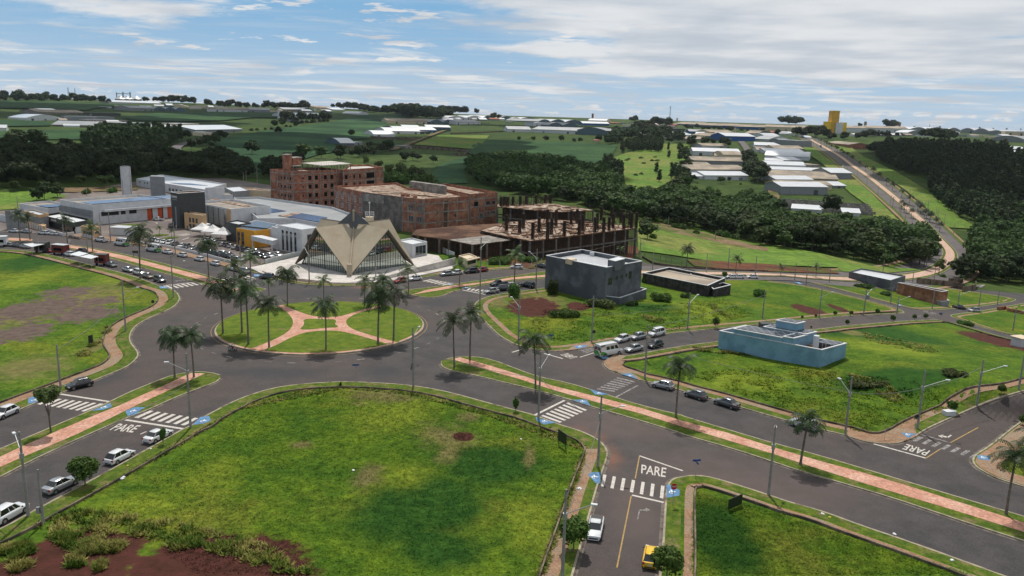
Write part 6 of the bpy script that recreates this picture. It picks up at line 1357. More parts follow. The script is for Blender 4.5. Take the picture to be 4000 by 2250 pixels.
# ================= street objects =================
m_tyre=mat('tyre rubber',(.012,.012,.012),None,rough=.9,spec=.1); m_rim=mat('alloy rim',(.35,.35,.36),None,rough=.35,metal=.8)
m_cglass=mat('car glass',(.012,.014,.016),None,rough=.04,spec=1.); m_head=mat('headlamp lens',(.6,.62,.64),None,rough=.1,spec=1.); m_tail=mat('tail lamp lens',(.35,.01,.01),None,rough=.2,spec=.8)
m_trim=mat('black plastic trim',(.02,.02,.02),None,rough=.6); m_plate=mat('number plate',(.5,.5,.52),None,rough=.6)
CP={k:mat('car paint '+k,c,None,rough=.22,spec=.6,metal=m,coat=.6) for k,(c,m) in dict(white=((.66,.67,.68),0),silver=((.42,.43,.44),.5),grey=((.10,.105,.11),.4),black=((.012,.013,.015),.1),dark=((.03,.035,.045),.2),red=((.30,.012,.012),.1),yellow=((.75,.46,.01),0),brown=((.16,.12,.09),.3),green=((.03,.30,.03),0)).items()}
def loft(mb,rings,mi=0,sm=True,caps=True):
    n=len(rings[0])
    for a,b in zip(rings[:-1],rings[1:]): mb.add(a+b,[(i,(i+1)%n,n+(i+1)%n,n+i) for i in range(n)],mi,sm)
    if caps: mb.add(rings[0],[tuple(range(n))[::-1]],mi); mb.add(rings[-1],[tuple(range(n))],mi)
KINDS_={ # length, width, body stations (x, top z, half width), greenhouse: base x0,x1, roof x0,x1, roof z
 'hatch':(3.9,1.66,[(-1.95,.62,.68),(-1.9,.80,.76),(-1.6,.92,.82),(-.6,.92,.83),(.6,.90,.83),(1.0,.88,.82),(1.6,.78,.78),(1.88,.66,.72),(1.95,.50,.64)],(-1.88,1.02),(-1.22,.28),1.47),
 'sedan':(4.3,1.70,[(-2.15,.66,.70),(-2.1,.86,.78),(-1.6,.94,.82),(-.6,.93,.84),(.7,.90,.84),(1.1,.88,.83),(1.75,.78,.78),(2.07,.66,.72),(2.15,.50,.64)],(-1.55,1.10),(-.95,.30),1.44),
 'suv':(4.3,1.80,[(-2.15,.72,.74),(-2.1,.95,.82),(-1.7,1.04,.88),(-.6,1.04,.89),(.7,1.02,.89),(1.1,1.0,.88),(1.8,.92,.84),(2.08,.78,.78),(2.15,.58,.70)],(-2.02,1.12),(-1.6,.42),1.66),
 'mpv':(4.35,1.74,[(-2.17,.72,.74),(-2.12,.95,.82),(-1.7,1.0,.85),(-.6,1.0,.86),(.9,.98,.86),(1.3,.95,.85),(1.85,.82,.80),(2.1,.68,.74),(2.17,.52,.66)],(-2.08,1.42),(-1.8,.55),1.70),
 'pickup':(4.5,1.70,[(-2.25,.75,.78),(-2.2,.95,.80),(-1.5,.96,.82),(-.6,.95,.83),(.7,.92,.83),(1.2,.90,.82),(1.85,.80,.78),(2.17,.68,.72),(2.25,.52,.64)],(-.55,1.25),(-.30,.50),1.50),
 'van':(5.9,2.05,[(-2.95,.75,.92),(-2.93,1.35,.96),(-2.6,1.38,.98),(-.6,1.38,.99),(1.4,1.36,.99),(1.9,1.30,.97),(2.5,1.12,.94),(2.85,.95,.86),(2.95,.6,.78)],(-2.88,2.1),(-2.82,1.35),2.55)}
CARP={}
def car_proto(kind):
    L_,Wd,stt,gb,gr,zr=KINDS_[kind]; t=thing('parked_'+('car' if kind not in('pickup','van') else kind),'proto','car'); hw=Wd/2
    body=MB(); rings=[]
    for x,z,w in stt: rings.append([(x,-w*.90,.22),(x,-w,.38),(x,-w*1.0,z*.75),(x,-w*.955,z*.95),(x,-w*.80,z),(x,w*.80,z),(x,w*.955,z*.95),(x,w,z*.75),(x,w,.38),(x,w*.90,.22)])
    loft(body,rings); body.build('body',CP['white'],t)
    def zt_(x): return float(np.interp(x,[s[0] for s in stt],[s[1] for s in stt]))
    gx0,gx1=gb; rx0,rx1=gr; wb=hw*.86; wt=hw*(.68 if kind!='van' else .84); gl=MB()
    z0a,z0b=zt_(gx0)-.06,zt_(gx1)-.05; q=[(gx0,-wb,z0a),(gx1,-wb*.96,z0b),(gx1,wb*.96,z0b),(gx0,wb,z0a)]; tp=[(rx0,-wt,zr-.06),(rx1,-wt,zr-.06),(rx1,wt,zr-.06),(rx0,wt,zr-.06)]
    xm=[gx0,(gx0+gx1)/2,gx1]; gl.add(q+tp,[(0,1,5,4),(1,2,6,5),(2,3,7,6),(3,0,4,7),(4,5,6,7)]); gm=gl.build('windows',m_cglass,t)
    rf=MB(); e=.05; loft(rf,[[(rx0-.10,-wt*.8,zr-.07),(rx0-.10,wt*.8,zr-.07),(rx0-.1,wt*.8,zr-.045),(rx0-.1,-wt*.8,zr-.045)],[(rx0+.05,-wt-.015,zr-.07),(rx0+.05,wt+.015,zr-.07),(rx0+.08,wt*.92,zr-.01),(rx0+.08,-wt*.92,zr-.01)],[((rx0+rx1)/2,-wt-.015,zr-.06),((rx0+rx1)/2,wt+.015,zr-.06),((rx0+rx1)/2,wt*.9,zr+.02),((rx0+rx1)/2,-wt*.9,zr+.02)],[(rx1-.05,-wt-.015,zr-.07),(rx1-.05,wt+.015,zr-.07),(rx1-.08,wt*.92,zr-.015),(rx1-.08,-wt*.92,zr-.015)],[(rx1+.08,-wt*.85,zr-.09),(rx1+.08,wt*.85,zr-.09),(rx1+.08,wt*.85,zr-.07),(rx1+.08,-wt*.85,zr-.07)]])
    for s in (-1,1):
        P=lambda f,g:(  (gx0+(gx1-gx0)*f)*(1-g)+(rx0+(rx1-rx0)*f)*g, s*((wb*(1-.04*f))*(1-g)+wt*g+.012),(z0a+(z0b-z0a)*f)*(1-g)+(zr-.06)*g)
        for f0,f1 in ((0,.09 if kind!='van' else .3),(.49,.535),(.955,1.0))+(((.74,.78),) if kind in('suv','mpv','van') else ()):
            a,b_,c,d=P(f0,0),P(f1,0),P(f1,1),P(f0,1); rf.add([a,b_,c,d],[(0,1,2,3)])
        if kind=='van': a,b_,c,d=P(0,.62),P(1,.72),P(1,1),P(0,1); rf.add([a,b_,c,d],[(0,1,2,3)])
    if kind=='van':
        rf.add([(gx0-.012,-wb,z0a),(gx0-.012,wb,z0a),(rx0-.012,wt,zr-.06),(rx0-.012,-wt,zr-.06)],[(3,2,1,0)]); g2=MB()
        for s in(-1,1): g2.box((gx0-.03,s*wb*.48,1.72),(.05,wb*.75,.62))
        g2.build('rear_windows',m_cglass,t)
        g2=MB(); x0=-2.9
        for s in (-1,1): g2.add([(-2.9,s*(.995),.45),(-1.0,s*.998,.45),(-1.9,s*(1.0),1.1),(-2.9,s*.99,1.3)],[(0,1,2,3)])
        g2.add([(-2.965,-.9,.45),(-2.965,.9,.45),(-2.955,.95,1.3),(-2.955,-.1,1.3)],[(0,1,2,3)]); g2.build('green_panel',CP['green'],t)
    rf.build('roof',CP['white'],t)
    if kind=='pickup':
        bd=MB(); bd.box((-1.42,0,.965),(1.45,1.36,.02)); bd.build('cargo_bed',m_trim,t)
    r=.31 if kind not in('suv','van','pickup') else .35
    for sx in (-.62,.64):
        for s in (-1,1):
            w=MB(); x=sx*L_/2; y=s*(hw-.11); w.tube((x,y-.11,r),(x,y+.11,r),r,r,16); wo_=w.build('wheel',m_tyre,t)
            w=MB(); w.tube((x,y+s*.09,r),(x,y+s*.125,r),r*.64,r*.56,12); w.build('rim',m_rim,wo_)
            a=MB(); a.tube((x,s*(hw-.06),r+.02),(x,s*(hw+.006),r+.02),r*1.16,r*1.14,16); a.build('wheel_arch',m_trim,wo_)
    xf=L_/2; zf=zt_(xf-.12)
    for s in (-1,1):
        h=MB(); h.box((xf-.14,s*hw*.70,zf-.10),(.22,.34,.16)); h.build('headlight',m_head,t)
        h=MB(); h.box((-xf+.05,s*hw*.80,zt_(-xf+.05)-.10),(.12,.24,.22 if kind!='van' else .5)); h.build('tail_light',m_tail,t)
        h=MB(); h.box((gx1-.15,s*(hw+.07),zt_(gx1)+.06),(.12,.16,.12)); h.build('mirror',m_trim,t)
    h=MB(); h.box((xf-.06,0,.42),(.12,hw*1.2,.16)); h.box((-xf+.03,0,.32),(.1,hw*1.3,.12)); h.build('bumper_trim',m_trim,t)
    h=MB(); h.box((-xf-.005,0,.55 if kind!='sedan' else .62),(.03,.42,.13)); h.build('number_plate',m_plate,t)
    t.location=(0,-500,0); return t
for k in KINDS_: CARP[k]=car_proto(k)
USED=set()
def car(kind,color,t,pos,to,label,size=1.,zoff=ZR,group=None,cat=None):
    """pos: picture point of the middle of the footprint, to: a picture point in the driving direction"""
    c=G1(*T(t,pos)[0]); d=G1(*T(t,to)[0])-c; rz=math.atan2(d.y,d.x); p=CARP[kind]
    sl=math.hypot(d.x,d.y); pitch=-math.atan2(h1(c.x+2*math.cos(rz),c.y+2*math.sin(rz))-h1(c.x-2*math.cos(rz),c.y-2*math.sin(rz)),4)
    o=copy_tree(p,(c.x,c.y,c.z+zoff+.005),rz,label,group,scale=size) ; o.rotation_euler=(0,pitch,rz); o['category']=cat or {'van':'van','pickup':'pickup truck'}.get(kind,'car')
    if color!='white':
        for ch in KIDS.get(o.name,[]):
            if ch.name.split('.')[0] in('body','roof'): ch.material_slots[0].link='OBJECT'; ch.material_slots[0].material=CP[color]
    USED.add(kind); return o
g1='cars parked along the lower left avenue'; g2='cars parked on the side street'; g3='cars in the hospital car park'; g4='cars parked along the upper avenue'; g5='cars parked along the field edge'
car('hatch','black','c0',(530,196),(450,215),'black hatchback heading for the crosswalk at lower left',1.02)
car('hatch','white','c0',(40,385),(-30,415),'white hatchback cut off by the left edge on the far carriageway')
car('sedan','white','c0',(1055,540),(1140,500),'white sedan behind the small sapling nearest the crosswalk',1.,group=g1)
car('hatch','white','c0',(800,680),(880,640),'white hatchback parked between the white sedan and the round bush',1.02,group=g1)
car('sedan','silver','c0',(405,870),(500,825),'silver sedan beside the round bushy tree',.98,group=g1)
car('suv','white','c0',(60,1065),(140,1020),'white crossover cut by the left edge in the bottom corner',1.,group=g1)
car('pickup','white','c1',(1690,1160),(1680,1210),'small white pickup with black load bed facing the viewer')
car('hatch','yellow','c1',(2062,1350),(2070,1300),'bright yellow hatchback half hidden behind a bushy tree')
car('hatch','silver','c1',(2140,200),(2070,185),'silver hatchback beside the corner pole and palm',group=g2)
car('hatch','grey','c2',(85,265),(20,245),'grey hatchback behind the palm trunk',group=g2)
car('sedan','grey','c2',(290,320),(220,298),'dark grey sedan parked alone beside the low wall',group=g2)
car('suv','white','c2',(800,462),(720,438),'white crossover behind the palm on the right avenue',group=g2)
car('hatch','white','b2',(1038,1290),(985,1305),'white hatchback leading the row opposite the minibus',group=g2)
car('hatch','silver','b2',(1185,1268),(1125,1282),'pale silver hatchback in the middle of the row opposite the minibus',group=g2)
car('mpv','white','b2',(1362,1235),(1300,1250),'white people carrier last in the row opposite the minibus',group=g2)
car('sedan','silver','b2',(1148,1382),(1090,1395),'silver sedan right behind the green and white minibus',group=g2)
car('hatch','black','b2',(1347,1345),(1290,1360),'black hatchback behind the silver sedan on the side street',group=g2)
car('van','white','b2',(910,1418),(1000,1400),'white minibus with green rear panel at the street mouth')
car('suv','black','b2',(150,780),(100,770),'dark crossover on the avenue left of the tall grey building',group=g4)
car('hatch','white','b2',(10,800),(-30,790),'white hatchback nosing into the bush left of the grey building',group=g4)
car('hatch','white','b2',(42,605),(-10,603),'white hatchback on the upper carriageway below the construction site',group=g4)
car('hatch','dark','b2',(275,595),(240,590),'dark hatchback on the upper carriageway beside the grey building',group=g4)
car('suv','grey','b1',(105,700),(45,695),'grey crossover beside the left end of the chapel plaza',group=g4)
car('hatch','red','b1',(1360,735),(1305,745),'red hatchback parked below the plaza wall',group=g4)
car('hatch','white','b1',(1500,715),(1440,722),'white hatchback right of the red one below the plaza wall',group=g4)
car('hatch','silver','b1',(1795,670),(1745,675),'silver hatchback left of the small palm by the guard house',group=g4)
car('hatch','white','b1',(1890,660),(1850,665),'white hatchback hidden behind the palm by the guard house',group=g4)
car('suv','dark','b1',(2030,645),(1975,650),'dark teal crossover in front of the guard house',group=g4)
car('hatch','red','b1',(2130,632),(2085,637),'dark red hatchback in front of the guard house pole',group=g4)
car('pickup','black','b1',(2290,765),(2240,770),'black pickup at the crosswalk left of the grey building',1.12,group=g4)
car('sedan','silver','b1',(2220,835),(2180,840),'silver sedan nearest the crosswalk left of the grey building',group=g4)
car('suv','dark','b1',(2312,812),(2270,815),'dark crossover behind the silver sedan near the crosswalk',group=g4)
car('hatch','white','b1',(2395,785),(2360,790),'white hatchback behind the dark crossover near the crosswalk',group=g4)
car('sedan','grey','b0',(1050,585),(1090,595),'grey sedan parked right behind the food trucks',group=g5)
car('sedan','silver','b0',(1212,632),(1255,642),'silver sedan with glaring windscreen along the field edge',group=g5)
car('suv','white','b0',(1312,660),(1345,670),'white crossover behind a palm trunk along the field edge',group=g5)
car('sedan','brown','b0',(1397,692),(1430,702),'brown sedan with glaring windscreen along the field edge',group=g5)
car('suv','dark','b0',(1508,728),(1545,740),'dark crossover first in line at the upper left crosswalk',group=g5)
car('sedan','silver','b0',(90,392),(55,388),'silver car at the left end of the row by the food trucks',.9,group=g5)
car('sedan','grey','b0',(155,400),(120,396),'dark grey car second from the left by the food trucks',.9,group=g5)
car('suv','silver','b0',(240,412),(205,408),'silver car under the first white awning',.9,group=g5)
car('hatch','red','b0',(450,450),(420,446),'dark red car between the two food trucks',.9,group=g5)
car('suv','white','b0',(655,485),(620,478),'white car under the white awnings',.95,group=g5)
car('suv','dark','b0',(770,455),(730,448),'dark car on the road behind the white awnings',.95,group=g5)
car('sedan','white','b0',(1580,462),(1545,455),'white sedan following the parked minibuses',group=g4)
car('hatch','white','b0',(1720,492),(1685,485),'white hatchback, second along the hospital pavement',group=g4)
car('hatch','white','b0',(1883,530),(1848,522),'white hatchback, third along the hospital pavement',group=g4)
car('hatch','white','b0',(2030,572),(1995,563),'white hatchback, fourth along the hospital pavement',group=g4)
car('pickup','white','b0',(2215,622),(2175,612),'white light truck beside the car park corner palm',1.15,group=g4)
car('suv','silver','b0',(2302,645),(2262,636),'silver crossover behind the white light truck',group=g4)
car('van','white','b0',(1150,385),(1095,378),'left white and green minibus parked before the hospital',1.,group='minibuses before the hospital')
car('van','white','b0',(1450,440),(1395,432),'right white and green minibus parked before the hospital',1.,group='minibuses before the hospital')
car('pickup','white','b0',(957,350),(905,342),'white double-cab pickup left of the two minibuses',1.18,group=g4)
for k,(x,y,kd,cl,lb) in enumerate([(135,262,'sedan','white','white car with green stripe below the two left palms'),(245,267,'sedan','silver','silver car between the left palms and the gate wall'),(415,282,'suv','white','white crossover in front of the gate wall fins'),(505,287,'hatch','white','white hatchback with raised tailgate near the reception')]): car(kd,cl,'b0',(x,y),(x-40,y-3),lb,.95,group=g4)
lot1=[(1495,362,'hatch','white','leftmost white car of the upper car park row'),(1545,368,'sedan','white','second white car of the upper car park row'),(1600,378,'mpv','white','white estate in the upper car park row'),(1652,388,'sedan','black','black sedan in the upper car park row'),(1712,405,'hatch','white','white hatchback in the middle of the upper car park row'),(1760,415,'suv','grey','grey crossover near the end of the upper car park row'),(1815,428,'sedan','silver','silver sedan ending the upper car park row'),(1875,448,'hatch','dark','dark car behind the car park palm'),(1935,462,'suv','grey','grey car in the shade of the car park palm')]
for x,y,kd,cl,lb in lot1: car(kd,cl,'b0',(x,y),(x-30,y+12),lb,.92,ZB,g3)
for x,y,kd,cl,lb in [(2010,362,'hatch','white','white car nearest the tents'),(2035,375,'hatch','silver','silver car second from the tents'),(2100,392,'sedan','silver','silver sedan parked before the grey wing'),(2185,408,'hatch','silver','silver hatchback left of the orange block'),(2225,420,'sedan','silver','silver sedan second along the orange block'),(2270,432,'suv','black','black crossover along the orange block'),(2320,445,'suv','black','black estate beneath the orange wall')]: car(kd,cl,'b0',(x,y),(x+30,y-8),lb,.95,ZB,g3)
for x,y,kd,cl,lb in [(2050,490,'suv','dark','dark car at the near car park fence'),(2135,508,'suv','black','black crossover at the near car park fence'),(2240,535,'sedan','silver','silver sedan at the corner of the near car park fence')]: car(kd,cl,'b0',(x,y),(x+30,y+3),lb,.98,ZB,g3)
for x,y,kd,cl,lb in [(0,460,'sedan','silver','silver sedan parked under the orange wall end'),(30,500,'suv','dark','dark crossover at the front of the porch row'),(72,508,'hatch','dark','dark car beside the white pair near the porch'),(130,500,'sedan','white','white sedan left of the last car near the glazed block'),(210,492,'hatch','white','last white car beside the glazed block'),]: car(kd,cl,'b1',(x,y),(x+30,y+10),lb,.98,ZB,g3)
car('suv','black','b0',(1150,155),(1100,170),'black crossover in shade by the white wing, left one',1.,ZB,g3); car('suv','black','b0',(1290,148),(1240,155),'black crossover in shade by the white wing, right one',1.,ZB,g3)
car('pickup','white','b0',(1495,155),(1440,152),'white pickup in front of the orange door panels',1.05,ZB,g3); car('suv','grey','b0',(1612,215),(1600,200),'grey crossover beside the dark tower foot',1.,ZB,g3)
car('pickup','dark','b3',(1803,985),(1840,990),'dark pickup leaving the brick house'); car('mpv','silver','b3',(1942,1015),(1905,1012),'silver car driving on the far right street')
for x,lb in ((2065,'first white car on the avenue behind the tan-roofed building'),(2135,'second white car on the avenue behind the tan-roofed building'),(2265,'white car behind the street pole on the far avenue')): car('hatch','white','b2',(x,700),(x-40,698),lb,1.,.15,'cars on the far avenue')
car('hatch','white','a3',(706,852),(712,862),'lone white car driving down the far avenue',1.,.6); car('van','dark','a3',(495,670),(480,655),'grey truck at the top of the far avenue',1.3,.8); car('van','dark','a0',(1690,718),(1700,700),'truck on the winding country road',1.3,.9)
for k,(x,y,kd,cl,lb) in enumerate([(1455,352,'hatch','silver','car at the far left end of the upper car park row'),(1950,452,'hatch','white','white car in the middle car park row behind the palm crown'),(1990,462,'sedan','grey','grey sedan in the middle car park row'),(2110,480,'hatch','white','white hatchback in the middle car park row near the lamp'),(2165,492,'sedan','dark','dark sedan in the middle car park row near the lamp'),(1985,478,'suv','dark','dark crossover against the near fence left of the lamp'),(2360,455,'sedan','silver','silver sedan beneath the orange wall end'),(2385,470,'hatch','white','white hatchback at the orange wall corner'),(2350,520,'suv','white','white crossover behind the car park corner fence'),(2395,500,'hatch','black','black hatchback behind the car park corner fence'),(1960,352,'sedan','white','white sedan in the shade of the tents'),(2155,400,'suv','grey','grey crossover before the grey wing')]): car(kd,cl,'b0',(x,y),(x+30,y+(6 if k<6 else -6)),lb,.96,ZB,g3)
# opened driver door of the silver sedan stays a detail of that car
for k,p in CARP.items():
    for ch in list(KIDS.get(p.name,[])):
        for g in KIDS.get(ch.name,[]): bpy.data.objects.remove(g)
        bpy.data.objects.remove(ch)
    bpy.data.objects.remove(p)
# ---- palms ----
def palm_proto(h,seed,young=False,nfr=20,droop=1.,fl=3.0):
    rg=random.Random(seed); f=MB(); r0=.17 if not young else .12; tr=MB(); lean=(rg.uniform(-.25,.25),rg.uniform(-.25,.25))
    pts=[Vector((lean[0]*(i/6)**2*h*.12,lean[1]*(i/6)**2*h*.12,-.3+(h+.3)*i/6)) for i in range(7)]
    for i in range(6): tr.tube(pts[i],pts[i+1],r0*(1.25 if i==0 else 1-.05*i),r0*(1-.05*(i+1)),8)
    top=pts[-1]; cs=MB(); cs.tube(top,top+Vector((0,0,1.0*fl/3)),r0*.95,r0*.45,8)
    o=top+Vector((0,0,.7*fl/3))
    for k in range(nfr):
        a=k*2.399+rg.uniform(-.2,.2); el=R(78-95*(k/nfr)**.85)+rg.uniform(-.12,.12); L_=fl*rg.uniform(.85,1.12); p=o.copy(); d=Vector((math.cos(a)*math.cos(el),math.sin(a)*math.cos(el),math.sin(el))); S_=9; pr=[p.copy()]
        for s in range(S_):
            p=p+d*(L_/S_); d=(d+Vector((0,0,-.19*droop*(1+s*.14)))).normalized(); pr.append(p.copy())
        for s in range(S_):
            q0,q1=pr[s],pr[s+1]; t_=(q1-q0).normalized(); sd_=t_.cross(Vector((0,0,1)));
            if sd_.length<.1: sd_=Vector((math.sin(a),-math.cos(a),0))
            sd_.normalize(); f.add([q0-sd_*.03,q1-sd_*.02,q1+sd_*.02,q0+sd_*.03],[(0,1,2,3)])
            wl=fl*.27*math.sin(math.pi*min(1,(s+1.2)/(S_+1.2)))**.6
            for sg in (-1,1):
                for sub_ in (0,.5):
                    b0=q0.lerp(q1,sub_); b1=q0.lerp(q1,sub_+.32); w=wl*rg.uniform(.8,1.15); tipd=sd_*sg*w*.8+t_*w*.35+Vector((0,0,-w*(.35+.25*rg.random())*droop)); f.add([b0,b1,b1+tipd*.96,b0+tipd],[(0,1,2,3)])
    return dict(tr=tr.me('trunk',m_ptrunk),cs=cs.me('crownshaft',mat('crownshaft green',(.06,.10,.03),None,rough=.6) if seed==0 else bpy.data.materials['crownshaft green']),f=f.me('fronds',m_palmy if young else m_palmf),h=h)
TALL=[palm_proto(9.0,i,nfr=15+2*i,droop=.8+.12*i,fl=3.5+.14*i) for i in range(5)]; YOUNG=[palm_proto(4.6,10+i,True,12,.8,2.6) for i in range(2)]; MIDP=[palm_proto(6.5,20+i,False,18,1.,3.2) for i in range(2)]
def palm(t,base,top,label,kind=None,group=None,dz=ZB):
    b=G1(*T(t,base)[0]); h=hgt(T(t,base)[0],T(t,top)[0]); P=YOUNG if kind=='y' else (MIDP if h<8.2 else TALL); p=random.choice(P); full=p['h']+(1.9 if P is TALL else 1.2 if P is YOUNG else 1.5); s=h/full
    o=thing('palm_tree',label,'palm',(b.x,b.y,b.z+dz),random.uniform(0,6.28),group); o.rotation_euler=(random.uniform(-.035,.035),random.uniform(-.035,.035),random.uniform(0,6.28)); o.scale=(s**.75*1.15,s**.75*1.15,s); link('trunk',p['tr'],o); link('crownshaft',p['cs'],o); link('fronds',p['f'],o); return o
gr='palms on the roundabout'; gm='palms on the avenue medians'
F=lambda *a:a
for base,top,lb,k in [((561,841),(558,708),'tall palm furthest left on the roundabout lawn',''),((625,868),(617,722),'tall palm second from left on the roundabout, before the path',''),((609,838),(617,700),'palm standing behind the two left palms of the roundabout',''),((677,876),(675,755),'palm at the lower left path end of the roundabout',''),((820,881),(820,760),'palm in the middle of the front roundabout lawn',''),((951,868),(945,728),'tall palm at the lower right path of the roundabout',''),((990,856),(1000,722),'rightmost tall palm on the roundabout',''),((961,772),(962,697),'palm at the upper right path end of the roundabout',''),((679,880-129),(679,710),'',''),]:
    if lb: palm('f',base,top,lb,k,gr)
palm('b1',(125,880),(130,722),'small palm at the tip of the upper left median','y',gm); palm('b1',(297,958),(290,618),'slim palm at the upper left path end of the roundabout','',gr); palm('b1',(640,905),(635,695),'small palm on the road side behind the roundabout centre','y',gr); palm('b1',(1022,962),(1020,692),'slim young palm at the upper right of the roundabout','y',gr)
palm('b1',(1440,842),(1440,588),'young palm at the tip of the upper right median','y',gm); palm('b1',(1918,757),(1925,538),'leafy palm beside the guard house crosswalk','y',gm)
palm('f',(440,952),(432,835),'left palm of the pair on the lower left median tip','',gm); palm('f',(488,952),(486,834),'right palm of the pair on the lower left median tip','',gm)
palm('f',(1143,926),(1138,795),'left palm of the pair at the tip of the right median','',gm); palm('f',(1182,908),(1190,780),'right palm of the pair at the tip of the right median','',gm)
palm('f',(1347,978),(1350,847),'palm on the right median just left of the leaning street light','',gm); palm('f',(1700,1052),(1712,908),'palm on the right median before the parked grey cars','',gm); palm('f',(2013,1172),(2024,1050),'palm on the right median before the white crossover','',gm); palm('f',(2530,1298),(2545,1130),'big palm at the right edge of the photo','',gm); palm('f',(2590,1240),(2590,1090),'palm cut off by the right edge','',gm)
palm('b0',(190,345),(165,75),'left palm of the pair before the hospital entrance block','',gm); palm('b0',(285,335),(252,98),'right palm of the pair before the hospital entrance block','',gm); palm('b0',(640,378),(640,118),'palm before the black fascia of the reception','',gm); palm('b0',(875,445),(857,203),'slim palm on the upper left median before the kiosk','y',gm)
palm('b0',(1325,702),(1285,218),'tallest palm, between the cars along the field edge','',gm); palm('b0',(1970,687),(1943,342),'palm on the upper left median before the car park','',gm); palm('b0',(2213,835),(2200,545),'small palm near the crosswalk by the car park corner','y',gm); palm('b0',(2370,752),(2370,478),'young palm at the corner of the car park fence','y',gm)
palm('b0',(1505,295),(1505,210),'little palm on the round island of the forecourt','y'); palm('b0',(1620,322),(1625,240),'little palm on the second forecourt island','y')
palm('b2',(1645,605),(1662,402),'palm by the gate on the road behind the grey building',''); palm('b2',(2105,655),(2125,488),'slim palm on the road below the red bank','y'); palm('b2',(22,742),(25,455),'leafy palm left of the grey building','y',gm); palm('b2',(1020,500),(1030,405),'small palm against the construction site','y')
palm('b3',(118,672),(130,572),'small palm below the slope track, left one','y'); palm('b3',(450,692),(465,575),'small palm below the slope track, right one','y')
nA=len(plA); i0=int(nA*.50)
for i in range(i0,nA-6,3):
    p=plA[i]; q=offs(plA,-6.8 if i%2 else -5.8)[i]
    o=thing('palm_tree','small palm in the row along the far avenue','palm',(q[0],q[1],h1(*q)),random.uniform(0,6),'palms along the far avenue'); pp=random.choice(MIDP); s=random.uniform(.85,1.15); o.scale=(1.25*s,1.25*s,s); link('trunk',pp['tr'],o); link('crownshaft',pp['cs'],o); link('fronds',pp['f'],o)
for p in ((1375,480),(1617,482),(1740,496),(1990,490),(2118,500),(2248,500),(2378,505)): palm('a3',(p[0],p[1]+22),(p[0],p[1]-14),'palm rising above the arched sheds on the right skyline','',group='skyline palms')
for p in ((908,300),(1180,520)): pass
# ---- small street trees ----
def stree(t,base,top,label,w=.75,m='s1',b0=None,mt=None):
    b=G1(*T(t,base)[0]); h=hgt(T(t,base)[0],T(t,top)[0]); o=thing('street_tree',label,'tree',(b.x,b.y,b.z+ZB),random.uniform(0,6)); 
    rg=random.randrange(9999); q_=random.Random(rg); zc=b0 or .60; rr=w*.36
    lb=[(0,0,h*zc,h*rr,h*rr,h*(.97-zc))]+[(h*rr*.75*math.cos(a),h*rr*.75*math.sin(a),h*(zc+q_.uniform(-.14,.16)*(1-zc)*2.4),h*rr*q_.uniform(.4,.62),h*rr*q_.uniform(.4,.62),h*(1-zc)*q_.uniform(.4,.6)) for a in [i*.9+q_.uniform(-.3,.3) for i in range(7)]]; V,F_=crown(lb,int(900*min(2,h/2.5)),.11+.02*h,rg,.6 if b0 is None else 0); me=mesh_of('crown',V,F_,mt or m_bush); link('crown',me,o); link('trunk',trunk_me(h,max(.04,h*.02),lb,rg,m_bark),o); return o
stree('c0',(570,858),(560,668),'round bushy tree beside the silver sedan',1.05); stree('c1',(1545,1290),(1545,1075),'round dark green tree beside the white pickup',.95); stree('c1',(2165,1500),(2165,1262),'bushy tree hiding the yellow hatchback',.95)
stree('c1',(1160,362),(1168,270),'small leafy sapling on the curved verge of the front lawn',.45); stree('c0',(1088,580),(1088,472),'thin sapling in front of the white sedan',.35)
stree('c2',(1785,368),(1798,288),'small tree on the verge by the right side street',.9); stree('c2',(2120,245),(2118,180),'small dark tree further up the right side street',.9); stree('c2',(2262,450),(2262,385),'small tree cut by the right edge',.9)
stree('b2',(1920,1168),(1928,1068),'irregular small tree on the verge behind the white people carrier',.7)
for k,p in enumerate([(630,1055),(780,1052),(1030,1042),(745,1142),(1175,1110),(1380,1092),(1485,1086),(450,1072),(320,1082),(405,1172)]): stree('b3',p,(p[0],p[1]-[45,45,55,52,62,52,55,32,30,20][k]),['small round tree beside the transformer pole','dark small tree left of the low corner wall','small tree on the low corner wall','round small tree on the near side of the side street','slim small tree near the street corner','dark round tree by the street corner','round tree at the very street corner','tiny tree under the tall concrete pole','tiny tree behind the blue house','shrub at the blue house garden end'][k],.85)
stree('b2',(2005,700),(2010,635),'bright round tree beside the white cars on the far avenue',.9)
o=stree('c0',(340,500),(325,200),'slender pale tree on the lower left median',.55,b0=.82,mt=m_olive)
# shrubs of the vacant lots
def bush(t,c,rx,ry,h,label,m=None,n=1600,sz=.22,name='shrub'):
    b=G1(*T(t,c)[0]); s=math.hypot(b.x,b.y)/FPX/TILE[t][2]; wx=rx*s; wy=ry*s*3.2; rg=random.Random(int(c[0])); lb=[(rg.uniform(-.7,.7)*wx,rg.uniform(-.6,.6)*wy,h*rg.uniform(.25,.45),wx*.42,wy*.42,h*.5) for _ in range(9)]
    V,F_=crown(lb,n,sz,int(c[1]),.62); o=thing(name,label,'shrub',(b.x,b.y,b.z+ZB)); link('foliage',mesh_of('foliage',V,F_,m or m_bush),o); return o
bush('b2',(490,1060),150,30,1.8,'broad low leafy thicket on the lawn left of the street poles'); bush('b2',(830,975),160,32,2.2,'large-leaved pale thicket at the foot of the grey building',m_olive); bush('b2',(1410,915),100,32,2.2,'dense dark green thicket between grey building and long building')
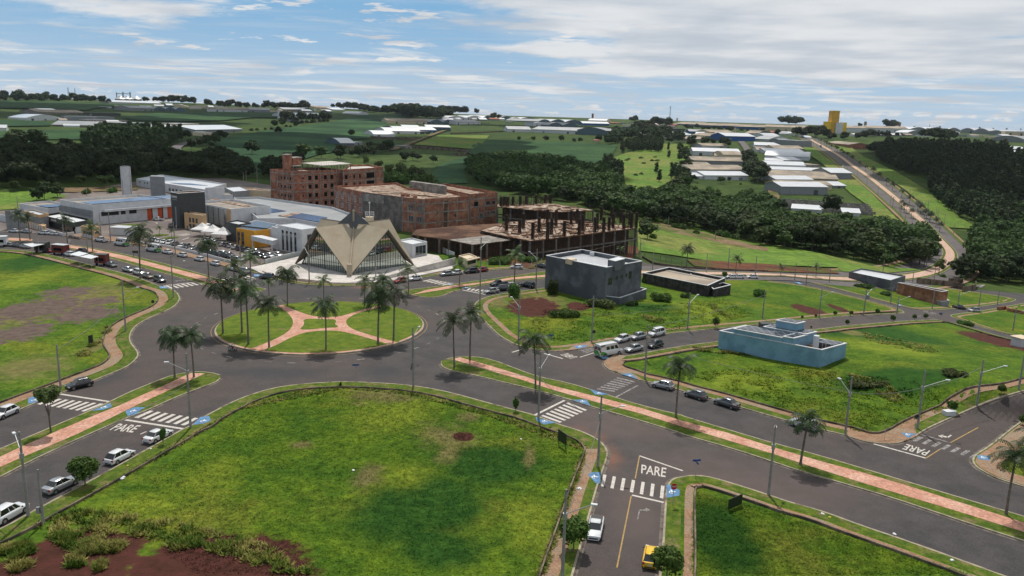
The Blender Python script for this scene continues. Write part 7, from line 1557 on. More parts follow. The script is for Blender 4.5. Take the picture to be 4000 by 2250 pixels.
bush('b2',(375,850),58,30,4.2,'tall dark bush against the left corner of the grey building',m_leaf); bush('b2',(1640,885),45,14,1.4,'small bush below the black wall'); bush('b2',(2330,870),90,20,2.,'pale green thicket at the right of the tan-roofed building'); bush('b2',(1400,765),100,14,1.6,'creeper bushes along the black wall',m_leaf); bush('b2',(25,870),60,30,3.5,'bright bush beside the white hatchback near the crosswalk')
bush('b2',(1260,740),35,14,1.5,'bush at the left end of the black wall',m_leaf); bush('b3',(1110,860),50,16,1.5,'bush in front of the unfinished house wing'); bush('b3',(900,790),90,14,1.6,'bushes along the foot of the long grey hall'); bush('b3',(1190,1400),0.1,0.1,.1,'x') if 0 else None
bush('b2',(1130,960),60,14,1.2,'weeds at the foot of the yard wall',m_leaf); bush('b2',(150,540),100,30,2.,'green scrub behind the fence posts of the construction site'); bush('b1',(2290,560),120,34,2.2,'lush scrub behind the white fence posts'); bush('b1',(1850,520),30,12,1.5,'small bush on the plaza corner planter')
bush('b3',(1870,1140),60,18,1.2,'dark weed clump on the sunny right lot'); bush('c2',(1240,190),140,22,.9,'yellow-green tall grass ridge on the blue house lot',m_olive); bush('c2',(1800,115),60,18,1.,'whitish weeds near the right pole',m_olive)
# ---- street lights ----
m_pole=mat('pole concrete',(.30,.29,.27),(.22,.21,.20),1.5,.9,0,spec=.2); m_arm=mat('galvanised steel',(.42,.43,.44),None,rough=.45,metal=.6); m_lamp=mat('lamp housing',(.62,.64,.66),None,rough=.4)
def pole(t,base,top,label,arm=None,group='concrete street light poles',double=False,trafo=False,minh=0):
    b=G1(*T(t,base)[0]); h=max(minh,hgt(T(t,base)[0],T(t,top)[0])); tp=T(t,top)[0]; bp=T(t,base)[0]
    o=thing('street_light' if arm else 'utility_pole',label,'street light' if arm else 'pole',(b.x,b.y,b.z+.1),0,group); mb=MB(); mb.tube((0,0,-.5),(0,0,h),.19,.11,8); mb.build('shaft',m_pole,o)
    if arm:
        e=T(t,arm)[0]; L_=2.6; s=1 if e[0]>tp[0] else -1
        dpx=(e[0]-tp[0])*math.hypot(b.x,b.y)/FPX; s=max(-3.4,min(3.4,dpx)); ya=-.6 if abs(s)>2.4 else (2.2 if e[1]<tp[1]+(bp[1]-tp[1])*.25 else -1.8)
        z0=h-min(2.6,.28*h); mb=MB(); mb.tube((0,0,z0),(s*.9,ya,z0+1.35),.045,n=6); mb.build('arm',m_arm,o); mb=MB(); mb.box((s,ya*1.08,z0+1.42),(.62,.3,.14),math.atan2(ya,s)); mb.build('lamp',m_lamp,o); mb=MB(); mb.tube((0,0,z0-.5),(0,0,z0+.1),.24,n=8); mb.build('bracket',m_arm,o)
    if trafo: mb=MB(); mb.tube((.5,-.2,h-2.6),(.5,-.2,h-1.5),.42,n=14); mb.box((0,0,h-.6),(1.8,.12,.12)); mb.build('transformer',m_mgrey,o)
    return o
PL=[('c0',(1270,470),(1247,-30),'street light beside the crosswalk and blue ramp at lower left',(1130,45)),('c0',(190,1062),(118,495),'street light at the far left beside the parked crossover',(0,545)),('c0',(405,208),(385,-90),'pole behind the black hatchback at left',None),
('c1',(480,195),(475,-165),'pole on the top curve of the front lawn',None),('c1',(1313,415),(1352,-40),'leaning street light on the blue ramp before the crosswalk',(1415,15)),('c1',(1708,732),(1738,248),'street light at the corner of the street with the white pickup',(1885,348)),('c1',(1470,1500),(1500,878),'street light at the bottom edge beside the round tree',(1700,985)),('c1',(2020,142),(2025,-140),'pole at the corner next to the silver hatchback',None),
('c2',(570,918),(615,450),'street light on the verge of the bottom right lawn',(662,460)),('c2',(1080,512),(1135,125),'street light on the pavement beside the blue house lot',(1100,205)),('c2',(1560,475),(1620,85),'street light at the right street corner with the round sign',(1750,190)),('c2',(1955,318),(2010,12),'street light further up the right street',(2127,72)),('c2',(2235,215),(2262,-40),'pole at the right edge of the lot',None),
('b0',(1187,1197),(1166,718),'street light inside the bend left of the roundabout',(1325,790)),('b0',(1637,882),(1620,480),'street light at the end of the upper left crosswalk',(1750,528)),('b0',(370,458),(352,230),'pole behind the dark food truck',None),('b0',(830,470),(815,238),'pole behind the white awnings',None),('b0',(1045,358),(1005,60),'tall dark pole right of the white pickup',None),('b0',(955,305),(940,80),'pole with insulators left of the tall dark pole',None),('b0',(1655,472),(1645,165),'pole beside the right minibus',None),('b0',(600,280),(572,50),'pole before the reception fascia',None),('b0',(110,240),(92,50),'pole at the left entrance block',None),('b0',(2270,560),(2262,340),'pole in the car park corner',None),
('b1',(503,742),(497,385),'street light before the left gable of the chapel',(440,370)),('b1',(1130,690),(1136,388),'slim pole before the right gable of the chapel',None),('b1',(2112,950),(2116,308),'tallest pole, at the corner left of the red soil patch',(2185,405)),('b1',(1478,1500),(1477,1158),'pole on the near kerb below the roundabout',(1525,1215)),
('b2',(225,798),(228,420),'street light left of the grey building with its arm to the left',(155,510)),('b2',(60,1312),(80,848),'pole at the street corner behind the median palm',(0,940)),('b2',(750,1302),(770,862),'pole with a dark round sign at the side street mouth',None),('b2',(1262,1470),(1277,1132),'street light on the corner of the blue house lot',(1320,1270)),('b2',(1655,1182),(1687,832),'pole on the verge near the irregular tree',(1785,895)),('b2',(2362,1082),(2392,812),'pole behind the left end of the blue house',None),
('b2',(1325,617),(1335,452),'pole at the gate behind the grey building',None),('b2',(1830,647),(1838,460),'pole on the road behind the tan roof',None),('b2',(2037,612),(2050,415),'tall pole below the red bank',None),('b2',(2290,702),(2300,482),'pole beside the last white car of the far avenue',None),('b2',(1472,222),(1482,112),'pole on the slope track near the wood, left one',None),('b2',(1915,345),(1920,245),'pole on the slope track near the wood, right one',None),('b2',(1065,132),(1068,40),'pole behind the construction deck',None),('b2',(1205,510),(1225,320),'pole at the right end of the construction site',(1255,370)),('b2',(445,440),(450,310),'pole before the dark deck facade',None),
('b3',(480,1072),(517,795),'tall concrete pole behind the blue house roof',(605,838)),('b3',(900,1048),(940,800),'transformer pole on the side street verge',(1018,850)),('b3',(1215,1032),(1243,860),'pole at the tip of the grassy block',(1322,845)),('b3',(1547,988),(1577,795),'pole before the front wing of the brick house',None),('b3',(250,717),(260,555),'pole on the far avenue kerb, first from left',None),('b3',(357,762),(372,565),'pole on the far avenue kerb, second from left',None),('b3',(577,737),(587,598),'pole left of the long grey hall',None),('b3',(1082,637),(1090,520),'pole behind the long grey hall',None),('b3',(1362,737),(1370,618),'pole right of the long grey hall',None),('b3',(1565,722),(1582,610),'pole on the outer kerb of the avenue bend',None),('b3',(1790,952),(1805,812),'pole beside the dark pickup',(1875,825)),('b3',(1988,962),(2018,800),'pole opposite the silver car on the far street',None),('b3',(2162,947),(2180,808),'pole on the far right street verge',None),('b3',(2308,1192),(2342,975),'pole on the lower right street',(2370,1085)),('b3',(1155,930),(1170,780),'pole at the edge of the front wing lawn',None),('b3',(1490,600),(1500,480),'pole on the inner kerb of the avenue bend',None),('b3',(1775,640),(1787,530),'pole on the outer kerb of the avenue bend, higher one',None),
('a0',(170,1250),(150,1130),'dark pole left of the low white wing',None),('a0',(820,1135),(815,1055),'thin pole beyond the solar roofs',None),('a0',(2300,1020),(2285,900),'power pole behind the white annex, left one',None),('a0',(2325,1020),(2312,885),'power pole behind the white annex, right one',None),('a1',(12,1000),(10,865),'power pole left of the brick shell',None)]
for t,b,tp,lb,arm in PL: pole(t,b,tp,lb,arm,trafo='transformer pole' in lb)
o=pole('c0',(290,1112),(255,745),'thin short utility post with a small meter box at lower left',None,None); mb=MB(); mb.box((-.35,-.1,1.75),(.35,.25,.75)); mb.build('meter_box',m_mgrey,o)
oc=offs(plA,13.4); oc2=offs(plA,-13.4)
for i in range(int(nA*.45),nA-4,5):
    for Q in (oc,oc2):
        q=Q[i]; o=thing('street_light','thin pole in the row on the kerb of the far avenue','street light',(q[0],q[1],h1(*q)),0,'poles along the far avenue'); mb=MB(); mb.tube((0,0,0),(0,0,10),.16,.1,5); mb.tube((0,0,8.5),(1.5,-.5,9.5),.05,n=4); mb.build('shaft',m_pole,o)
# ---- signs ----
m_signb=mat('dark green board',(.012,.02,.012),None,rough=.5); m_signr=mat('sign red',(.45,.015,.015),None,rough=.5); m_signbl=mat('sign blue',(.02,.06,.22),None,rough=.5)
def board(t,base,w,h,lift,rz,label,m=m_signb):
    b=G1(*T(t,base)[0]); o=thing('sale_board',label,'board',(b.x,b.y,b.z+ZB),rz); mb=MB(); mb.box((0,0,lift+h/2),(w,.06,h)); mb.build('panel',m,o)
    for s in (-1,1): mb=MB(); mb.box((s*w*.42,.06,(lift+h)/2-.1),(.08,.08,lift+h)); mb.build('post',m_form,o)
board('c1',(1468,600),2.2,1.6,.7,R(-62),'dark plot sale board standing at the right end of the front lawn'); board('c2',(345,1008),2.6,1.3,.2,R(38),'dark plot sale board standing on the bottom right lawn'); board('b0',(860,1325),1.0,1.5,.3,R(70),'small dark board on the left field near the pole'); board('b0',(1280,500),1.9,.8,1.2,R(-10),'dark board on the upper left median near a palm'); board('b0',(653,378),1.,1.,.6,0,'small pale notice board on the tip of the upper left median',m_white)
def sign(t,base,top,label,kind):
    b=G1(*T(t,base)[0]); h=max(2.,hgt(T(t,base)[0],T(t,top)[0])); o=thing('road_sign',label,'sign',(b.x,b.y,b.z+ZB),R(10)); mb=MB(); mb.tube((0,0,0),(0,0,h),.035,n=6); mb.build('post',m_arm,o); mb=MB()
    if kind=='stop':
        mb.tube((0,-.04,h-.25),(0,-.07,h-.25),.42,n=8); mb.build('panel',m_signr,o)
        cu=bpy.data.curves.new('l','FONT'); cu.body='PARE'; cu.size=.30; cu.extrude=.005; cu.align_x='CENTER'; cu.align_y='CENTER'; q=bpy.data.objects.new('l',cu); C.objects.link(q); dg=bpy.context.evaluated_depsgraph_get(); me=bpy.data.meshes.new_from_object(q.evaluated_get(dg)); bpy.data.objects.remove(q); me.transform(Matrix.Translation((0,-.085,h-.25))@Matrix.Rotation(R(90),4,'X')); me.materials.clear(); me.materials.append(m_letter); link('lettering',me,o)
    elif kind=='round': mb.tube((0,-.04,h-.25),(0,-.07,h-.25),.36,n=20); mb.build('panel',m_trim,o)
    elif kind=='street':
        mb.box((.0,-.05,h-.15),(1.1,.03,.28)); mb.build('panel',m_signbl,o); mb=MB(); mb.box((.05,-.05,h-.45),(.03,1.1,.28)); mb.build('panel',m_signbl,o)
    return o
sign('c1',(2205,985),(2215,850),'red stop sign reading PARE at the street mouth','stop'); sign('c2',(82,808),(92,680),'blue street name sign at the corner of the bottom right lawn','street'); sign('c1',(98,178),(97,45),'blue street name sign on the top curve of the front lawn','street'); sign('c1',(0,0),(0,0),'x','round') if 0 else None
sign('c2',(1542,490),(1558,385),'round dark sign back beside the right corner pole','round'); sign('b0',(1450,1020),(1444,910),'round dark sign back on the inner bend at left','round'); sign('b2',(768,1305),(775,1195),'round dark sign back beside the side street pole','round'); sign('c2',(1340,555),(1355,445),'thin bare sign post at the sandy corner','plain'); sign('b2',(367,1320),(365,1255),'small sign on the verge behind the median palm','street'); sign('c0',(2172,170),(2168,70),'thin post on the top curve left of the street name sign','plain'); sign('b3',(1620,1090),(1622,1030),'street name sign at the far crossroads','street'); sign('b2',(2235,1105),(2238,1030),'thin post behind the blue house','plain'); sign('b1',(938,700),(940,640),'white notice sign before the chapel spine','plain')
# litter and small things
m_lit=mat('litter white',(.7,.7,.7),None,rough=.7); m_lity=mat('litter yellow',(.6,.45,.03),None,rough=.7)
def litter(t,p,s,label,m=m_lit,name='plastic_bag',cat='litter'):
    b=G1(*T(t,p)[0]); bm=bmesh.new(); bmesh.ops.create_icosphere(bm,subdivisions=2,radius=s); rg=random.Random(int(p[0]))
    for v in bm.verts: v.co*=1+rg.uniform(-.3,.25); v.co.z*=.45
    me=bpy.data.meshes.new(name); bm.to_mesh(me); bm.free(); me.materials.append(m); o=link(name,me); o.location=(b.x,b.y,b.z+ZB+s*.3); tag(o,label,cat)
litter('c0',(815,812),.38,'white plastic bag on the grass by the path, lower left'); litter('c0',(850,725),.16,'small yellow litter on the verge at lower left',m_lity); litter('c0',(1005,612),.14,'small white litter on the verge near the white sedan'); litter('c1',(1583,880),.30,'white rubbish on the brown path beside the lawn'); litter('c1',(1197,548),.16,'small white litter on the front lawn'); litter('c2',(930,1048),.2,'white litter on the verge of the bottom right lawn'); litter('c2',(978,1070),.16,'yellow litter on the verge of the bottom right lawn',m_lity); litter('c2',(1790,1357),.2,'white litter near the bottom right kerb'); litter('c2',(1408,1183),.2,'crumpled white litter by the right kerb'); litter('c1',(82,757),.18,'pale scrap in the middle left of the front lawn')
b=G1(*T('c2',(1770,385))[0]); o=thing('concrete_block','white concrete box on the verge of the right street','box',(b.x,b.y,b.z+ZB),R(15)); mb=MB(); mb.box((0,0,.35),(1.8,1.,.7)); mb.build('body',m_white,o); mb=MB(); mb.box((0,0,.74),(1.9,1.1,.08)); mb.build('lid',m_white,o)
b=G1(*T('b3',(2375,1345))[0]); o=thing('shed','small white shed with flat roof at the right edge','shed',(b.x,b.y,b.z),R(20)); mb=MB(); mb.box((0,0,1.2),(3,2.6,2.4)); mb.build('wall',m_white,o); mb=MB(); mb.box((0,0,2.5),(3.5,3.1,.15)); mb.build('roof',m_cream,o)
# ================= road markings =================
def bil(Q,u,v): return Q[0]*(1-u)*(1-v)+Q[1]*u*(1-v)+Q[2]*u*v+Q[3]*(1-u)*v
ZM=.012
def quad4(t,pts,dz): return [Vector(q) for q in G(T(t,*pts),dz)]
def marks(name,m,quads,label=None):
    mb=MB()
    for q in quads:
        n=(q[1]-q[0]).cross(q[2]-q[0]); q=q if n.z>0 else q[::-1]; mb.add(q,[tuple(range(len(q)))])
    return st(mb.build(name,m))
def crosswalk(t,A,B,Cc,D,n,duty=.5,m=None):
    Q=quad4(t,[A,B,Cc,D],ZR+ZM); qs=[]
    for i in range(n):
        v0=i/(n-1+duty); v1=(i+duty)/(n-1+duty)
        for k in range(3): qs.append([bil(Q,k/3,v0),bil(Q,(k+1)/3,v0),bil(Q,(k+1)/3,v1),bil(Q,k/3,v1)])
    marks('crosswalk',m or m_paint,qs)
def line(t,pts,w,m=None,dz=ZM,name='road_line'):
    pl=wpl(T(t,*pts),3.); strip(name,pl,-w/2,w/2,ZR+dz,m or m_paint)
def pare(t,TL,TR,BR,BL,s='PARE',m=None):
    Q=quad4(t,[TL,TR,BR,BL],ZR+ZM); cu=bpy.data.curves.new('x','FONT'); cu.body=s; q=bpy.data.objects.new('x',cu); C.objects.link(q); cu.offset=.012; dg=bpy.context.evaluated_depsgraph_get(); me=bpy.data.meshes.new_from_object(q.evaluated_get(dg)); bpy.data.objects.remove(q)
    xs=[v.co.x for v in me.vertices]; ys=[v.co.y for v in me.vertices]; x0,x1,y0,y1=min(xs),max(xs),min(ys),max(ys)
    for v in me.vertices: v.co=bil(Q,(v.co.x-x0)/(x1-x0),1-(v.co.y-y0)/(y1-y0))
    me.materials.clear(); me.materials.append(m or m_paint); st(link('road_lettering',me))
m_faded=mat('faded road paint',(.30,.28,.27),(.12,.11,.11),3,.85,0,spec=.2,thr=(.4,.6))
crosswalk('c0',(345,266),(250,308),(560,357),(690,306),8); line('c0',[(400,240),(735,292)],.45)
crosswalk('c0',(1000,350),(893,397),(1228,450),(1322,402),7); line('c0',[(835,412),(1225,473)],.5); pare('c0',(795,437),(942,450),(882,497),(728,480)); line('c0',[(935,508),(975,490)],.2)
crosswalk('c1',(1510,296),(1637,346),(1455,432),(1330,386),7); line('c1',[(1487,282),(1290,380)],.45)
crosswalk('c1',(1745,776),(1727,854),(2143,937),(2152,853),7,.34); line('c1',[(1935,914),(2147,963)],.35); line('c1',[(1985,652),(2274,752)],.3); line('c1',[(1985,656),(1957,803)],.16,m_yel); line('c1',[(1930,920),(1835,1397)],.16,m_yel); pare('c1',(1999,710),(2166,733),(2158,795),(1996,768))
marks('road_arrow',m_faded,[quad4('c1',[(1968,1078),(1976,1078),(1990,1013),(1982,1010)],ZR+ZM),quad4('c1',[(1984,1008),(1984,1018),(2030,1017),(2030,1010)],ZR+ZM),quad4('c1',[(2028,1025),(2056,1013),(2026,998)],ZR+ZM)])
crosswalk('b0',(1560,768),(1622,795),(1925,752),(1868,733),7); line('b0',[(1540,766),(1895,726)],.5); pare('b0',(1782,713),(1655,728),(1648,718),(1770,704),m=m_faded)
crosswalk('b0',(2085,704),(2150,727),(2410,694),(2340,672),6); line('b0',[(2190,735),(2415,702)],.4); crosswalk('b0',(620,283),(700,318),(800,320),(720,300),6,m=m_faded)
crosswalk('b1',(1568,722),(1645,706),(1835,747),(1765,762),6); line('b1',[(1640,705),(1860,749)],.4); pare('b1',(1790,722),(1880,738),(1840,748),(1750,730),m=m_faded)
crosswalk('b1',(2010,790),(1985,806),(2180,835),(2235,815),6); line('b1',[(1948,806),(2170,850)],.45)
crosswalk('c1',(1840,128),(1960,158),(1815,225),(1700,208),7,m=m_faded); line('c1',[(1975,182),(1830,260)],.35,m_faded)
crosswalk('b2',(740,1345),(620,1372),(700,1405),(790,1370),4,m=m_faded); pare('b2',(452,1418),(520,1402),(620,1438),(560,1458)); line('b2',[(300,1405),(480,1455)],.35); line('b2',[(770,1400),(640,1442)],.25); line('b2',[(0,1395),(110,1362)],.35)
crosswalk('c2',(1577,524),(1528,552),(1935,668),(1982,638),7,.42,m_faded); line('c2',[(1590,510),(1780,565)],.35,m_faded); line('c2',[(1780,565),(1966,463)],.18,m_yel); line('c2',[(1618,668),(1715,606)],.18,m_yel); line('c2',[(1270,572),(1620,668)],.35); pare('c2',(1615,651),(1458,606),(1490,573),(1648,618))
marks('road_arrow',m_paint,[quad4('c2',[(1782,512),(1792,516),(1765,533),(1752,530)],ZR+ZM),quad4('c2',[(1765,524),(1762,533),(1725,524),(1728,517)],ZR+ZM),quad4('c2',[(1735,510),(1698,518),(1728,532)],ZR+ZM)])
crosswalk('b3',(1440,995),(1530,1005),(1600,1030),(1540,1035),5,m=m_faded); pare('b3',(1110,945),(1180,960),(1150,972),(1090,955),m=m_faded); line('b3',[(1400,995),(1560,1030)],.3,m_faded); line('b3',[(1500,1060),(1610,1088)],.4,m_faded); line('b3',[(1370,1068),(1440,1050)],.3,m_faded); line('b3',[(1840,990),(1950,975)],.3); line('b3',[(400,785),(500,800)],.3,m_faded)
line('c1',[(1190,280-55),(1290,385-155)],.1) if 0 else None
for r_,k0_ in ((RR+5.0,0),):
    for k in range(40):
        a=k/40*6.283; a2=a+.055; p=[(RC[0]+(r_+o)*math.cos(x),RC[1]+(r_+o)*math.sin(x)) for x,o in ((a,-.06),(a2,-.06),(a2,.06),(a,.06))]
        if k%1==0: marks('road_line',m_faded if k%3 else m_paint,[[Vector((*q,ZR+ZM)) for q in p]])
# stop bars along car park, parking bays
def bays(t,a,b,n,dx,dy):
    qs=[]
    for i in range(n):
        f=i/(n-1); x=a[0]+(b[0]-a[0])*f; y=a[1]+(b[1]-a[1])*f; qs.append([Vector(q) for q in G(T(t,(x,y),(x+4,y+1),(x+dx+4,y+dy+1),(x+dx,y+dy)),ZB+.02)])
    marks('parking_bay',m_paint,qs)
bays('b0',(1970,395),(2400,470),8,70,-22); bays('b0',(2050,440),(2400,510),6,60,-12); bays('b1',(-20,500),(230,520),5,40,-30)
for pts in ([(1720,335),(1765,322),(1778,316)],[(1450,178),(1470,172),(1485,182)]): strip('road_arrow',wpl(T('b0',*pts),2),-.25,.25,ZB+.02,m_paint)
crosswalk_z=ZR; ZR_=ZR; ZR=ZB+.012
crosswalk('b0',(1665,290),(1740,300),(1805,285),(1750,277),7); crosswalk('b0',(1340,325),(1420,340),(1480,325),(1400,315),5); line('b0',[(1700,368),(1895,352)],.3)
ZR=ZR_
# kerbed islands of the forecourt
for pts in ([(1075,205),(1180,190),(1330,185),(1335,195),(1210,210),(1090,218)],[(1435,292),(1500,281),(1580,285),(1600,293),(1520,303),(1450,305)],[(1515,325),(1600,308),(1690,308),(1680,322),(1600,330),(1530,332)]):
    sheet('island',smooth(T('b0',*pts),True,2),ZB+.14,m_verge,skirt=.15,step=14)
# blue wheelchair ramps with white symbol
def ramp(t,pts,c,s,z=ZB+.035):
    sheet('ramp',T(t,*pts),z,m_blue,step=14); b=G1(*T(t,c)[0]); mb=MB(); n=14; r=s*.42
    for i in range(11):
        a,a2=i/n*6.283,(i+1)/n*6.283; mb.add([(b.x+math.cos(q)*rr,b.y+math.sin(q)*rr,b.z+z+.012) for q,rr in ((a,r),(a2,r),(a2,r*.72),(a,r*.72))],[(0,1,2,3)])
    mb.add([(b.x-.06*s,b.y,b.z+z+.013),(b.x+.1*s,b.y,b.z+z+.013),(b.x+.1*s,b.y+.75*s,b.z+z+.013),(b.x-.06*s,b.y+.75*s,b.z+z+.013)],[(0,1,2,3)]); mb.add([(b.x+.1*s,b.y+.2*s,b.z+z+.014),(b.x+.6*s,b.y+.1*s,b.z+z+.014),(b.x+.6*s,b.y+.22*s,b.z+z+.014),(b.x+.1*s,b.y+.34*s,b.z+z+.014)],[(0,1,2,3)]); st(mb.build('ramp_symbol',m_letter))
for t,pts,c,s in (('c0',[(187,312),(190,272),(236,262),(250,300)],(225,290),.8),('c0',[(610,360),(735,307),(747,332),(690,350)],(690,337),.9),('c0',[(835,360),(900,333),(965,336),(905,383),(850,392)],(885,362),.9),('c0',[(1285,452),(1335,400),(1392,392),(1405,425),(1350,445)],(1352,428),.9),
  ('c1',[(1293,398),(1312,408),(1430,437),(1350,450),(1300,425)],(1352,430),.8),('c1',[(1530,285),(1630,283),(1662,326),(1600,305)],(1605,297),.8),('c1',[(1655,213),(1690,250),(1785,250)],(1715,242),.8),('c1',[(1640,785),(1665,770),(1728,768),(1722,845),(1695,842)],(1685,803),.9),('c1',[(2165,850),(2185,853),(2253,890),(2250,925),(2165,940)],(2200,903),.9),('c1',[(1862,112),(1930,106),(1972,147)],(1922,125),.8),
  ('c2',[(1450,505),(1555,510),(1500,541)],(1497,519),.8),('c2',[(1960,655),(2045,660),(2040,690),(1962,680)],(2000,672),.8),('b2',[(590,1338),(722,1333),(690,1355),(602,1367)],(640,1348),.9),('b0',[(1500,775),(1570,778),(1592,796),(1510,796)],(1545,786),1.),('b1',[(1940,790),(2010,782),(2000,796),(1955,799)],(1975,790),1.),('b1',[(1790,765),(1850,748),(1850,765)],(1830,760),1.),('b1',[(-20,660),(40,665),(30,685),(-20,685)],(10,674),1.),('c1',[(1700,-12),(1760,-10),(1790,5),(1745,12)],(1750,-2),.8),('b3',[(240,735),(290,735),(330,755),(300,757)],(290,747),1.),('b3',[(1225,945),(1270,955),(1230,962)],(1240,955),1.)): ramp(t,pts,c,s)
# sandy corner aprons
sheet('pavement',T('c2',(1100,487),(1090,515),(1170,548),(1270,568),(1400,573),(1465,560),(1548,528),(1555,508),(1540,455),(1495,452),(1460,490),(1380,510),(1250,510)),ZB+.026,m_side,step=16)
sheet('pavement',T('c1',(1745,30),(1760,52),(1795,82),(1870,105),(1980,145),(2010,150),(1900,85),(1860,60),(1855,20),(1900,-10),(1820,-20)),ZB+.026,m_side,step=16)
sheet('pavement',T('b2',(380,1380),(530,1372),(560,1350),(640,1318),(730,1315),(780,1325),(780,1340),(640,1368),(530,1384)),ZB+.026,m_side,step=16)
# ================= soil, lawn tones, tall grass and wear =================
m_tuft=mat('grass tufts',(.115,.185,.012),(.068,.14,.010),.12,.9,0,spec=.1,fine=1.5,c3=(.16,.18,.025),s3=.045,thr3=(.48,.66))
def pb(t,x0,y0,x1,y1,rot=0.):
    c=G1(*T(t,((x0+x1)/2,(y0+y1)/2))[0]); a,b,d,e=[Vector(q) for q in G(T(t,(x0,(y0+y1)/2),(x1,(y0+y1)/2),((x0+x1)/2,y0),((x0+x1)/2,y1)))]
    return (c.x,c.y,(b-a).length/2*1.25,(e-d).length/2*1.25,rot)
def pl_(t,x0,y0,x1,y1,w):
    a,b=G1(*T(t,(x0,y0))[0]),G1(*T(t,(x1,y1))[0]); c=(a+b)/2; return (c.x,c.y,(b-a).length/2*1.2,w,math.atan2(b.y-a.y,b.x-a.x))
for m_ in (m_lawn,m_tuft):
    blobs(m_,[pl_('c1',1250,590,650,820,9),pl_('c1',800,760,120,1270,10),pl_('c1',420,1120,900,1449,5),pb('c2',0,900,500,1500),pb('b2',900,940,1700,1010),pb('b3',500,1120,1500,1300),pb('c2',900,50,1900,240),pb('b0',0,440,700,640)],(.026,.078,.009),.55,.08,.6)  # broad darker green areas, with a diagonal band across the front lawn
    blobs(m_,[pb('c0',500,900,1300,1100,.4),pb('c1',200,700,620,900),pb('c1',1050,900,1450,1300),pb('c0',1200,650,1700,900),pb('b2',1500,900,2100,1100),pb('c2',0,60,800,250),pb('b3',250,1150,500,1400),pb('b0',0,620,500,800),pb('b0',900,560,1500,760),pb('c1',0,250,700,500),pb('b3',780,1280,1500,1449)],(.16,.21,.018),.9,.10,.8)
    blobs(m_,[pb('c1',480,420,900,640,.4),pb('c1',620,560,800,720),pb('c1',760,360,930,440),pb('c1',0,180,560,320),pb('c1',60,700,300,900),pb('c1',1200,560,1300,760),pb('c0',1900,550,2100,620),pb('b0',350,700,1100,1100),pb('b0',-100,850,700,1200),pb('c0',-100,-20,500,160,.45),pb('b0',850,1180,1080,1449),pb('b1',2150,850,2415,1000),pb('b2',0,820,560,1000),pb('b3',680,1180,900,1240)],(.16,.145,.05),.9,.35,.9)
    blobs(m_,[pb('b0',0,900,480,1100),pb('b0',430,790,850,870),pb('b0',760,880,1090,960),pb('b0',480,960,1060,1110),pb('b0',0,1120,440,1300),pb('b0',150,880,700,1080)],(.125,.09,.075),.35,.36,1.35)
    blobs(m_,[pb('c0',820,1200,2000,1700),pb('c0',150,1180,900,1500),pb('c0',-200,1330,500,1700),pb('c0',700,1350,1500,1900),pb('c1',740,505,880,555),pb('b2',-20,890,430,1050),pb('b2',530,930,720,1000),pb('b3',290,960,480,1040),pb('b3',630,960,710,1015),pb('b3',2060,1250,2360,1350),pb('b3',1180,960,1290,1000)],(.075,.027,.020),.22,.45,.55)
blobs(m_asph,[pb('c1',1640,465,1800,580),pb('c1',1700,560,1900,760),pb('c1',1500,420,1700,520),pb('b1',850,770,1300,800)],(.20,.085,.05),1.2,.4,.5)
blobs(m_asph,[pb('c2',-600,560,1300,1100,-.35),pb('c1',1300,300,2300,560,-.35),pb('c1',1700,600,2200,1449)],(.088,.066,.060),.9,.05,.5)
blobs(m_asph,[pb('c0',1300,50,2272,140),pb('c0',500,40,900,200),pb('b1',1500,860,2000,1000),pb('b1',0,780,1300,900),pb('c1',100,40,500,140)],(.040,.038,.040),.9,.12,.8)
from mathutils.noise import noise as bnoise
def vary(m,sc,a,b,det=5):
    global nt,N,L
    nt=m.node_tree; N=nt.nodes; L=nt.links; p=[n for n in N if n.type=='BSDF_PRINCIPLED'][0]; src=p.inputs['Base Color'].links[0].from_socket
    tcn=nn('ShaderNodeTexCoord'); t=nn('ShaderNodeTexNoise'); L.new(tcn.outputs['Object'],t.inputs['Vector']); t.inputs['Scale'].default_value=sc; t.inputs['Detail'].default_value=det; t.inputs['Roughness'].default_value=.7
    hs=nn('ShaderNodeHueSaturation'); L.new(src,hs.inputs['Color']); L.new(mapr(t.outputs[0],.3,.7,a,b,False),hs.inputs['Value']); L.new(mapr(t.outputs[0],.3,.7,.515,.488,False),hs.inputs['Hue']); L.new(hs.outputs[0],p.inputs['Base Color'])
vary(m_lawn,.55,.62,1.30); vary(m_tuft,.55,.62,1.30); vary(m_verge,1.1,.65,1.25); vary(m_rlawn,.7,.75,1.2); vary(m_asph,.35,.86,1.12,9); vary(m_far,.05,.7,1.3,9); vary(m_past,.08,.75,1.2,9); vary(m_bgrey,.25,.88,1.08,9); vary(m_lblue,.3,.88,1.08,9)
